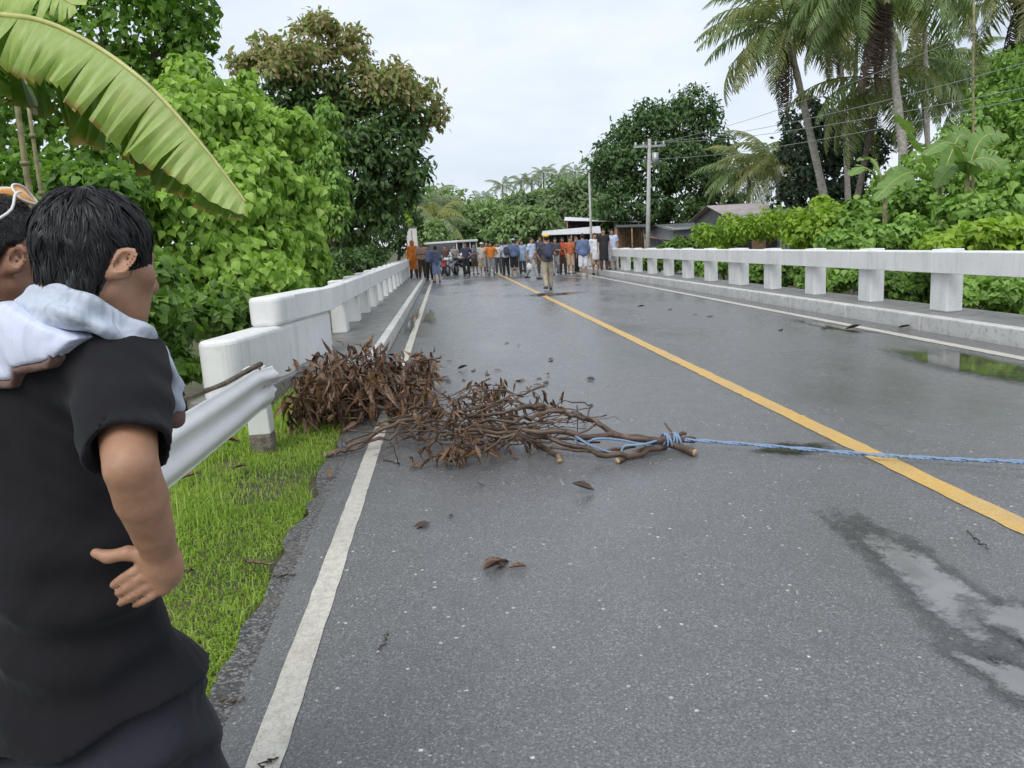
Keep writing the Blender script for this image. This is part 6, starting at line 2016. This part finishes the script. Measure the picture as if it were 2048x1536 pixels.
def main_man():
    RES = 0.004
    az_b, az_h = R(20), R(38)
    c0 = at(190, 503, 1.34)
    foot = np.array([c0[0] - 0.06, 1.36, 0.0])
    root = thing('person', 'dark haired man in black shirt with a pale towel on his shoulders, hand on hip', 'person', foot)
    off = np.array(root.location)
    hx = frame_of(az_h, R(14)); hr, hf, hu = hx
    br, bf, bu = frame_of(az_b, 0)
    P = lambda x, y, Y: at(x, y, Y)
    # skeleton
    nape = c0 - hf * 0.030 - hu * 0.075
    neckb = P(118, 655, 1.335)
    shR = P(243, 735, 1.30); shL = shR - br * 0.375 + np.array([0, 0, 0.01])
    chest = (shR + shL) / 2 + np.array([0, 0, -0.14]) + bf * 0.01
    waist = P(162, 1100, 1.36)
    pelv = P(205, 1400, 1.385)
    elb = P(262, 935, 1.115); wri = P(328, 1128, 1.205)
    lo = np.minimum.reduce([shL, pelv, foot]) - np.array([0.22, 0.30, 0.0]); lo[2] = -0.02
    hi = np.array([c0[0] + 0.30, 1.36 + 0.36, c0[2] + 0.17])
    # ---- body: one continuous surface
    v = Vol(lo, hi, RES)
    # legs first (hidden in the trousers)
    hipR = pelv + br * 0.09 - np.array([0, 0, 0.05]); hipL = pelv - br * 0.09 - np.array([0, 0, 0.05])
    kR = hipR + br * 0.03 + bf * 0.03; kR[2] = 0.42; kL = hipL - br * 0.02 + bf * 0.06; kL[2] = 0.42
    aR = kR - bf * 0.02; aR[2] = 0.07; aL = kL - bf * 0.02; aL[2] = 0.07
    for h, k, a in ((hipR, kR, aR), (hipL, kL, aL)):
        v.chain([h, k, a], [0.085, 0.055, 0.038], 0.03); v.cone(a - bf * 0.03 - np.array([0, 0, 0.03]), a + bf * 0.15 - np.array([0, 0, 0.045]), 0.035, 0.025, 0.02)
    Ab = np.array([br, bf, bu])
    def torso(e, vv):
        vv.ell(pelv, np.array([0.165 + e, 0.12 + e, 0.13 + e]), Ab, 0.05)
        vv.ell(waist, np.array([0.152 + e, 0.105 + e, 0.18 + e]), Ab, 0.09)
        vv.ell(chest, np.array([0.165 + e, 0.105 + e, 0.17 + e]), Ab, 0.08)
        vv.cone(neckb - np.array([0, 0, 0.04]), shR, 0.055 + e, 0.055 + e, 0.06)
        vv.cone(neckb - np.array([0, 0, 0.04]), shL, 0.055 + e, 0.055 + e, 0.06)
        vv.cone(pelv - bf * 0.07 + br * 0.06 - np.array([0, 0, 0.05]), pelv - bf * 0.07 - br * 0.06 - np.array([0, 0, 0.05]), 0.09 + e, 0.09 + e, 0.05)
    torso(0, v)
    head_vol(v, c0, hx, s=0.94)
    v.chain([nape, (nape + neckb) / 2 + np.array([0.002, 0, 0]), neckb - np.array([0, 0, 0.03])], [0.050, 0.051, 0.064], 0.03)
    v.cone(c0 + hf * 0.03 - hu * 0.095, neckb + bf * 0.05 - np.array([0, 0, 0.05]), 0.042, 0.05, 0.03)
    # left arm hanging
    elL = shL - br * 0.06 - np.array([0, 0, 0.29]); wrL = elL + bf * 0.10 - np.array([0, 0, 0.23])
    v.chain([shL, elL, wrL], [0.052, 0.04, 0.027], 0.02); v.cone(wrL, wrL + bf * 0.02 - np.array([0, 0, 0.15]), 0.03, 0.02, 0.02)
    # right arm, bent, the hand turned back on the hip
    mid = (elb + wri) / 2
    v.chain([shR, (shR + elb) / 2, elb], [0.052, 0.044, 0.037], 0.010)
    v.chain([elb, elb + (wri - elb) * 0.30, elb + (wri - elb) * 0.65, wri], [0.037, 0.038, 0.031, 0.0235], 0.004)
    v.cone(wri, wri + (wri - elb) * 0.12, 0.026, 0.024, 0.02)
    # palm
    Yh = 1.20
    kn = [P(296, 1124, Yh), P(305, 1142, Yh), P(315, 1160, Yh + 0.003), P(324, 1176, Yh + 0.008)]
    w0 = P(338, 1135, Yh + 0.005)
    for i, k in enumerate(kn): v.cone(w0 + (kn[i] - w0) * 0.05, k, 0.016, 0.0110, 0.010)
    v.cone(kn[0], kn[3], 0.012, 0.011, 0.012)
    v.cone(w0, P(300, 1112, Yh - 0.002), 0.016, 0.015, 0.012)                         # ball of the thumb
    th = [P(300, 1112, Yh), P(256, 1106, Yh - 0.004), P(216, 1114, Yh - 0.006), P(190, 1106, Yh - 0.006)]
    v.chain(th, [0.0150, 0.0115, 0.0105, 0.0086], 0.006)
    fingers = [[kn[0], P(262, 1146, Yh - 0.008), P(240, 1160, Yh - 0.007), P(226, 1170, Yh - 0.003)],
               [kn[1], P(274, 1162, Yh - 0.010), P(252, 1177, Yh - 0.009), P(236, 1187, Yh - 0.004)],
               [kn[2], P(284, 1180, Yh - 0.009), P(260, 1196, Yh - 0.008), P(240, 1207, Yh - 0.003)],
               [kn[3], P(302, 1193, Yh - 0.006), P(284, 1204, Yh - 0.005), P(268, 1211, Yh - 0.001)]]
    for i, fg in enumerate(fingers):
        rr = [0.0092, 0.0084, 0.0078, 0.0068] if i < 3 else [0.0082, 0.0076, 0.0070, 0.0060]
        v.chain(fg, rr, 0.0015)
    body = v.build('body', M['skin_tan'], root, off, 4)
    # eyebrow and eye of the side that shows
    for nm, a, b, rr in (('eyebrow', c0 + hr * 0.017 + hf * 0.088 + hu * 0.008, c0 + hr * 0.044 + hf * 0.073 + hu * 0.010, 0.003), ('eyelashes', c0 + hr * 0.020 + hf * 0.084 - hu * 0.011, c0 + hr * 0.038 + hf * 0.076 - hu * 0.011, 0.0015)):
        mb = MB(); mb.tube([a - off, (a + b) / 2 + hf * 0.002 - off, b - off], rr, 6); mb.build(nm, M['hair'], body)
    # ---- T-shirt
    s = Vol(lo, hi, 0.006)
    torso(0.014, s)
    s.ell(pelv - bf * 0.02 + np.array([0, 0, 0.03]), np.array([0.172, 0.135, 0.14]), Ab, 0.06)
    s.ell(pelv - bf * 0.02, np.array([0.190, 0.15, 0.16]), Ab, 0.05)
    s.cone(pelv - bf * 0.085 + br * 0.075 - np.array([0, 0, 0.05]), pelv - bf * 0.085 - br * 0.075 - np.array([0, 0, 0.05]), 0.114, 0.114, 0.06)
    s.cone(hipR + np.array([0, 0, 0.04]), kR, 0.125, 0.11, 0.05)
    s.cone(waist - bf * 0.04, pelv - bf * 0.07, 0.10, 0.12, 0.07)
    slv = shR + (elb - shR) * 0.86
    ad = unit(elb - shR)
    sv = Vol(lo, hi, 0.006)
    sv.cone(shR, shR + (elb - shR) * 0.5, 0.062, 0.064, 0.02); sv.cone(shR + (elb - shR) * 0.4, slv + ad * 0.05, 0.064, 0.060, 0.03)
    sv.cut(lambda X, Y, Z: (X - slv[0]) * ad[0] + (Y - slv[1]) * ad[1] + (Z - slv[2]) * ad[2] + 0.004 * np.sin(X * 60 + Y * 45))
    s.put((slice(None), slice(None), slice(None)), sv.f, 0.05)
    s.chain([shL, shL + (elL - shL) * 0.85], [0.078, 0.074], 0.05)
    # gathered folds: across the back, round the arm pit, over the sleeve
    def folds(X, Y, Z):
        q = 0.005 * wob(X, Y, Z, 20, 1.0) + 0.002 * wob(X, Y, Z, 44, 2.0)
        d = (X - (shR[0] - 0.05)) * 1.0 + (Z - (shR[2] - 0.12)) * 1.3 + (Y - shR[1]) * 0.4
        dist = np.sqrt((X - shR[0] + 0.02) ** 2 + (Y - shR[1]) ** 2 + (Z - shR[2] + 0.13) ** 2)
        q = q + 0.009 * np.sin(d * 85 + 2 * np.sin(Y * 20)) * np.exp(-(dist / 0.12) ** 2)
        w = (Z - waist[2]) * 60 + (X - waist[0]) * 30
        q = q + 0.009 * np.sin(w + 2.5 * np.sin(X * 9 + Y * 7)) * np.exp(-((Z - waist[2] + 0.10) / 0.16) ** 2)
        return q
    s.add(folds)
    s.cut(lambda X, Y, Z: (pelv[2] + 0.015 + 0.16 * ((X - pelv[0]) * br[0] + (Y - pelv[1]) * br[1]) + 0.01 * np.sin(X * 30)) - Z)
    hollow = Vol(lo, hi, 0.006)
    hollow.cone(slv - ad * 0.03, slv + ad * 0.06, 0.050, 0.057, 0.0)
    s.f = np.maximum(s.f, -hollow.f)
    nk = neckb + bf * 0.01
    s.cut(lambda X, Y, Z: np.where((X - nk[0]) ** 2 + (Y - nk[1]) ** 2 < 0.075 ** 2, Z - (nk[2] + 0.01), -1.0) + 0 * Z)
    shirt = s.build('shirt', M['cloth_black'], root, off, 2)
    # ---- trousers
    t = Vol(lo, hi, 0.007)
    t.ell(pelv - bf * 0.02, np.array([0.180, 0.14, 0.15]), Ab, 0.05)
    t.cone(pelv - bf * 0.085 + br * 0.075 - np.array([0, 0, 0.05]), pelv - bf * 0.085 - br * 0.075 - np.array([0, 0, 0.05]), 0.105, 0.105, 0.06)
    for h, k, a in ((hipR, kR, aR), (hipL, kL, aL)):
        t.chain([h + np.array([0, 0, 0.02]), k, a + np.array([0, 0, 0.02])], [0.116, 0.098, 0.085], 0.05)
    t.add(lambda X, Y, Z: 0.007 * wob(X, Y, Z, 24, 4.0) + 0.009 * np.sin((Z * 62 + X * 40) + 3 * np.sin(X * 13 + Y * 9)) * np.exp(-((Z - pelv[2] + 0.05) / 0.10) ** 2))
    t.cut(lambda X, Y, Z: Z - (pelv[2] + 0.11)); t.cut(lambda X, Y, Z: 0.06 - Z)
    t.build('trousers', M['cloth_navyblack'], root, off, 2)
    for a in (aR, aL):
        q = Vol(a - 0.25, a + 0.25, 0.008); q.cone(a - bf * 0.04 - np.array([0, 0, 0.035]), a + bf * 0.17 - np.array([0, 0, 0.04]), 0.05, 0.042, 0.02); q.cut(lambda X, Y, Z: 0.0 - Z + 0 * X); q.build('shoe', M['c_black'], root, off)
    # ---- pale towel over the shoulders: a sheet that follows neck and back
    w = Vol(lo + np.array([0, 0, 1.0]), hi, 0.005)
    def drape(vv, e):
        torso(e, vv)
        vv.cone(neckb + np.array([0, 0, 0.0]), shR + np.array([0, 0, 0.01]) - br * 0.02, 0.062 + e, 0.058 + e, 0.06)
        vv.chain([shR, shR + (elb - shR) * 0.4], [0.062 + e, 0.055 + e], 0.05)
        vv.chain([nape - hu * 0.02, neckb + np.array([0, 0, 0.0])], [0.055 + e, 0.068 + e], 0.04)
    drape(w, 0.031)
    w.add(lambda X, Y, Z: 0.006 * wob(X, Y, Z, 34, 6.0) + 0.007 * np.abs(np.sin(0.5 * ((X - neckb[0]) * br[0] + (Y - neckb[1]) * br[1]) * 70 + 0.5 * Z * 45 + np.sin(Z * 30))))
    def lower(X, Y, Z):
        u = (X - neckb[0]) * br[0] + (Y - neckb[1]) * br[1]
        fw = (X - neckb[0]) * bf[0] + (Y - neckb[1]) * bf[1]
        zb = np.interp(u.ravel() if u.ndim else u, [-0.5, -0.01, 0.01, 0.07, 0.083, 0.11, 0.145, 0.19], [1.330, 1.322, 1.345, 1.353, 1.374, 1.394, 1.415, 1.46]).reshape(u.shape)
        zf = np.where((u > 0.02) & (u < 0.125), 1.20, 1.43)
        return u, fw, np.where(fw > 0.03, zf, zb)
    def edge(X, Y, Z):
        u, fw, z = lower(X + 0 * Y, Y + 0 * X, Z)
        return z
    def keep(X, Y, Z): return edge(X, Y, Z) - Z
    w.cut(keep)
    # stays off the throat and ear
    w.cut(lambda X, Y, Z: Z - (neckb[2] + 0.050 - 0.55 * np.abs((X - neckb[0]) * br[0] + (Y - neckb[1]) * br[1]) - 1.4 * np.maximum(0, (X - neckb[0]) * bf[0] + (Y - neckb[1]) * bf[1])))
    w2 = Vol(lo + np.array([0, 0, 1.0]), hi, 0.005); w2.f = w.f.copy()
    def band(X, Y, Z):
        u, fw, z = lower(X + 0 * Y, Y + 0 * X, Z)
        return z + np.where((u < 0.078) & (fw < 0.03), 0.013, 0.0)
    w.cut(lambda X, Y, Z: band(X, Y, Z) - Z)
    towel = w.build('towel', M['cloth_towel'], root, off, 2)
    w2.cut(lambda X, Y, Z: Z - band(X, Y, Z))
    w2.build('towel_border', M['cloth_brown'], root, off, 1)
    # rolled collar of the towel round the neck
    h = Vol(lo + np.array([0, 0, 1.0]), hi, 0.005)
    ring = [P(-30, 660, 1.42), P(20, 632, 1.34), P(75, 607, 1.28), P(125, 602, 1.26), P(175, 618, 1.255), P(220, 645, 1.27), P(275, 668, 1.29), P(325, 728, 1.335), P(350, 805, 1.38)]
    h.chain(ring, [0.020, 0.021, 0.022, 0.022, 0.020, 0.018, 0.016, 0.016, 0.018], 0.02)
    ring2 = [P(10, 662, 1.31), P(80, 640, 1.25), P(150, 643, 1.235), P(205, 655, 1.245), P(250, 680, 1.27)]
    h.chain(ring2, [0.012, 0.013, 0.013, 0.011, 0.008], 0.02)
    h.add(lambda X, Y, Z: 0.006 * wob(X, Y, Z, 40, 8.0) + 0.004 * np.sin(X * 60 + Y * 80 + Z * 130))
    h.build('towel_roll', M['cloth_hood'], root, off, 1)
    fr = Vol(lo + np.array([0, 0, 0.9]), hi, 0.005)
    fr.chain([P(322, 705, 1.345), P(342, 770, 1.37), P(348, 812, 1.385)], [0.014, 0.018, 0.020], 0.02)
    fr.add(lambda X, Y, Z: 0.004 * np.sin(X * 90 + Y * 60))
    fr.build('towel_end', M['cloth_towel'], root, off, 1)
    fr = Vol(lo + np.array([0, 0, 0.9]), hi, 0.005)
    fr.chain([P(349, 828, 1.385), P(350, 838, 1.385)], [0.019, 0.018], 0.02)
    fr.build('towel_end_border', M['cloth_brown'], root, off, 1)
    # ---- hair
    g = Vol(c0 - 0.17, c0 + 0.17, 0.005)
    A = np.array([hr, hf, hu])
    HR = np.array([0.077, 0.089, 0.089])
    hc = c0 + hu * 0.014 - hf * 0.006
    g.ell(hc, HR, A, 0.01)
    npc = c0 - hf * 0.034 - hu * 0.052; npr = np.array([0.062, 0.044, 0.060])
    g.ell(npc, npr, A, 0.02)
    def hline(F_): return -0.020 + 0.012 * sstep(0.06, 0.11, F_) - 0.088 * sstep(-0.006, -0.032, F_)
    def hcut(X, Y, Z):
        F_ = (X - c0[0]) * hf[0] + (Y - c0[1]) * hf[1] + (Z - c0[2]) * hf[2]
        U_ = (X - c0[0]) * hu[0] + (Y - c0[1]) * hu[1] + (Z - c0[2]) * hu[2]
        return hline(F_) - U_
    g.cut(hcut)
    g.add(lambda X, Y, Z: 0.0022 * wob(X, Y, Z, 90, 3.0))
    hair = g.build('hair', M['hair'], root, off, 1)
    hair_strands('hair_strands', hair, c0 + hu * 0.10 - hf * 0.03 + hr * 0.005 - off, 14000, 5, (0.028, 0.055), (0.001, 0.006), seg=4)
    return root


main_man()


def second_man():
    az = R(40)
    hx = frame_of(az, R(6)); hr, hf, hu = hx
    br, bf, bu = frame_of(R(25), 0)
    c0 = at(-8, 497, 1.58)
    base = np.array([c0[0] - 0.05, 1.64, -0.03])
    root = thing('person', 'man at the left edge in grey shirt with orange sunglasses pushed up on his head', 'person', base)
    off = np.array(root.location)
    lo = base + np.array([-0.36, -0.36, 0.0]); hi = c0 + np.array([0.36, 0.36, 0.16])
    v = Vol(lo, hi, 0.0075)
    neckb = c0 - hu * 0.19 - hf * 0.04
    shR = neckb + br * 0.17 - np.array([0, 0, 0.05]); shL = neckb - br * 0.17 - np.array([0, 0, 0.05])
    ch = neckb - np.array([0, 0, 0.20]); wa = neckb - np.array([0, 0, 0.42]); pe = neckb - np.array([0, 0, 0.60])
    Ab = np.array([br, bf, bu])
    def torso(vv, e):
        vv.ell(ch, np.array([0.165 + e, 0.11 + e, 0.18 + e]), Ab, 0.08); vv.ell(wa, np.array([0.145 + e, 0.10 + e, 0.17 + e]), Ab, 0.08); vv.ell(pe, np.array([0.16 + e, 0.12 + e, 0.13 + e]), Ab, 0.06)
        for sh in (shR, shL): vv.cone(neckb - np.array([0, 0, 0.03]), sh, 0.055 + e, 0.056 + e, 0.06)
    torso(v, 0)
    head_vol(v, c0, hx)
    v.chain([c0 - hf * 0.045 - hu * 0.075, neckb - np.array([0, 0, 0.03])], [0.057, 0.066], 0.03); v.cone(c0 + hf * 0.03 - hu * 0.095, neckb + bf * 0.04 - np.array([0, 0, 0.05]), 0.042, 0.05, 0.03)
    legs = []
    for q in (-1, 1):
        sh = shR if q > 0 else shL
        el = sh + br * 0.06 * q - np.array([0, 0, 0.29]); wr = el + bf * 0.17 - br * 0.13 * q + np.array([0, 0, 0.02])
        v.chain([sh, el, wr], [0.052, 0.04, 0.027], 0.02)
        hd = unit(wr - el)
        v.cone(wr, wr + hd * 0.08, 0.028, 0.03, 0.015)
        for j in range(4): v.cone(wr + hd * 0.08 + bf * (0.03 - 0.02 * j), wr + hd * (0.155 - 0.012 * abs(j - 1)) + bf * (0.03 - 0.02 * j), 0.010, 0.008, 0.002)
        v.cone(wr + hd * 0.03 + bf * 0.025, wr + hd * 0.09 + bf * 0.06, 0.013, 0.010, 0.005)
        hp = pe + br * 0.09 * q; kn = hp + bf * 0.03; kn[2] = 0.42; an = kn - bf * 0.02; an[2] = 0.07
        v.chain([hp, kn, an], [0.085, 0.055, 0.038], 0.03); v.cone(an - np.array([0, 0, 0.035]), an + bf * 0.15 - np.array([0, 0, 0.045]), 0.036, 0.025, 0.02)
        legs.append((hp, kn, an, sh, el))
    body = v.build('body', M['skin_brown'], root, off)
    s = Vol(lo, hi, 0.008); torso(s, 0.02)
    for hp, kn, an, sh, el in legs: s.cone(sh, sh + (el - sh) * 0.7, 0.078, 0.074, 0.05)
    s.add(lambda X, Y, Z: 0.005 * wob(X, Y, Z, 28, 1.0)); s.cut(lambda X, Y, Z: (pe[2] - 0.02) - Z)
    s.cut(lambda X, Y, Z: np.where((X - neckb[0]) ** 2 + (Y - neckb[1]) ** 2 < 0.08 ** 2, Z - (neckb[2] + 0.0), -1.0) + 0 * Z)
    s.build('shirt', M['cloth_grey'], root, off)
    col = Vol(neckb - 0.16, neckb + 0.16, 0.005)
    a = np.linspace(0, 2 * PI, 17)
    ring = [neckb + br * math.cos(w) * 0.074 + bf * (math.sin(w) * 0.07) + np.array([0, 0, 0.008 - 0.03 * math.sin(w)]) for w in a]
    col.chain(ring, [0.011] * 17, 0.004); col.build('collar', M['c_navy'], root, off)
    t = Vol(lo, hi, 0.01); t.ell(pe, np.array([0.18, 0.14, 0.13]), Ab, 0.05)
    for hp, kn, an, sh, el in legs: t.chain([hp, kn, an + np.array([0, 0, 0.02])], [0.115, 0.09, 0.075], 0.04)
    t.cut(lambda X, Y, Z: Z - (pe[2] + 0.06)); t.build('trousers', M['c_charcoal'], root, off)
    for hp, kn, an, sh, el in legs:
        q = Vol(an - 0.25, an + 0.25, 0.01); q.cone(an - bf * 0.03 - np.array([0, 0, 0.03]), an + bf * 0.17 - np.array([0, 0, 0.045]), 0.048, 0.04, 0.02); q.build('shoe', M['c_black'], root, off)
    g = Vol(c0 - 0.16, c0 + 0.16, 0.005); A = np.array([hr, hf, hu])
    HR = np.array([0.081, 0.102, 0.094])
    hc = c0 + hu * 0.012 - hf * 0.010
    g.ell(hc, HR, A, 0.01)
    def hline(F_): return 0.045 - 0.04 * sstep(0.05, 0.0, F_) - 0.085 * sstep(-0.005, -0.05, F_)
    def hcut(X, Y, Z):
        F_ = (X - c0[0]) * hf[0] + (Y - c0[1]) * hf[1] + (Z - c0[2]) * hf[2]; U_ = (X - c0[0]) * hu[0] + (Y - c0[1]) * hu[1] + (Z - c0[2]) * hu[2]
        return hline(F_) - U_
    g.cut(hcut); hair = g.build('hair', M['hair_short'], root, off, 1)
    hair_strands('hair_strands', hair, c0 + hu * 0.10 - hf * 0.03 - off, 6000, 9, (0.006, 0.014), (0.001, 0.004), 0.0008, 3, 0.2)
    # sunglasses pushed up into the hair
    gl = thing('sunglasses', 'white framed sunglasses with orange lenses resting on the left man\'s hair', 'sunglasses', c0 + hu * 0.11)
    go = np.array(gl.location)
    cen = c0 + hu * 0.104 + hf * 0.052
    up = unit(hu * 0.75 - hf * 0.65)
    for q in (-1, 1):
        pts = []
        n = unit(hf * 0.50 + hr * q * 0.55 + hu * 0.55); up = unit(hu - n * (hu @ n)); sx = np.cross(up, n)
        c = cen + hr * 0.040 * q - hf * 0.008
        for k in range(20):
            w = 2 * PI * k / 20
            cx, cy = math.cos(w), math.sin(w)
            x = 0.036 * math.copysign(abs(cx) ** 0.7, cx); y = 0.022 * math.copysign(abs(cy) ** 0.7, cy)
            pts.append(c + sx * x + up * y - n * 4.0 * x * x)
        mb = MB(); m = len(pts); V = [p - go for p in pts] + [p - n * 0.003 - go for p in pts] + [np.mean(pts, 0) + n * 0.003 - go]
        mb.add(V, [(i, (i + 1) % m, 2 * m) for i in range(m)] + [((i + 1) % m, i, m + i, m + (i + 1) % m) for i in range(m)] + [tuple(reversed(range(m, 2 * m)))], True)
        mb.build('lens', M['orangelens'], gl)
        mb = MB(); mb.tube([p - go for p in pts] + [pts[0] - go], 0.0022, 6, False); mb.build('rim', M['whiteplastic'], gl)
        tmp = [cen + hr * 0.066 * q - hf * 0.03, cen + hr * 0.078 * q - hf * 0.045 - hu * 0.008, c0 + hr * 0.084 * q - hf * 0.005 + hu * 0.065, c0 + hr * 0.084 * q - hf * 0.045 + hu * 0.035]
        mb = MB(); mb.tube([p - go for p in smooth_path(tmp, 12)], 0.0026, 6); mb.build('temple', M['whiteplastic'], gl)
    mb = MB(); mb.tube([cen - hr * 0.006 - go, cen + hf * 0.003 - go, cen + hr * 0.006 - go], 0.003, 6); mb.build('bridge', M['whiteplastic'], gl)


second_man()
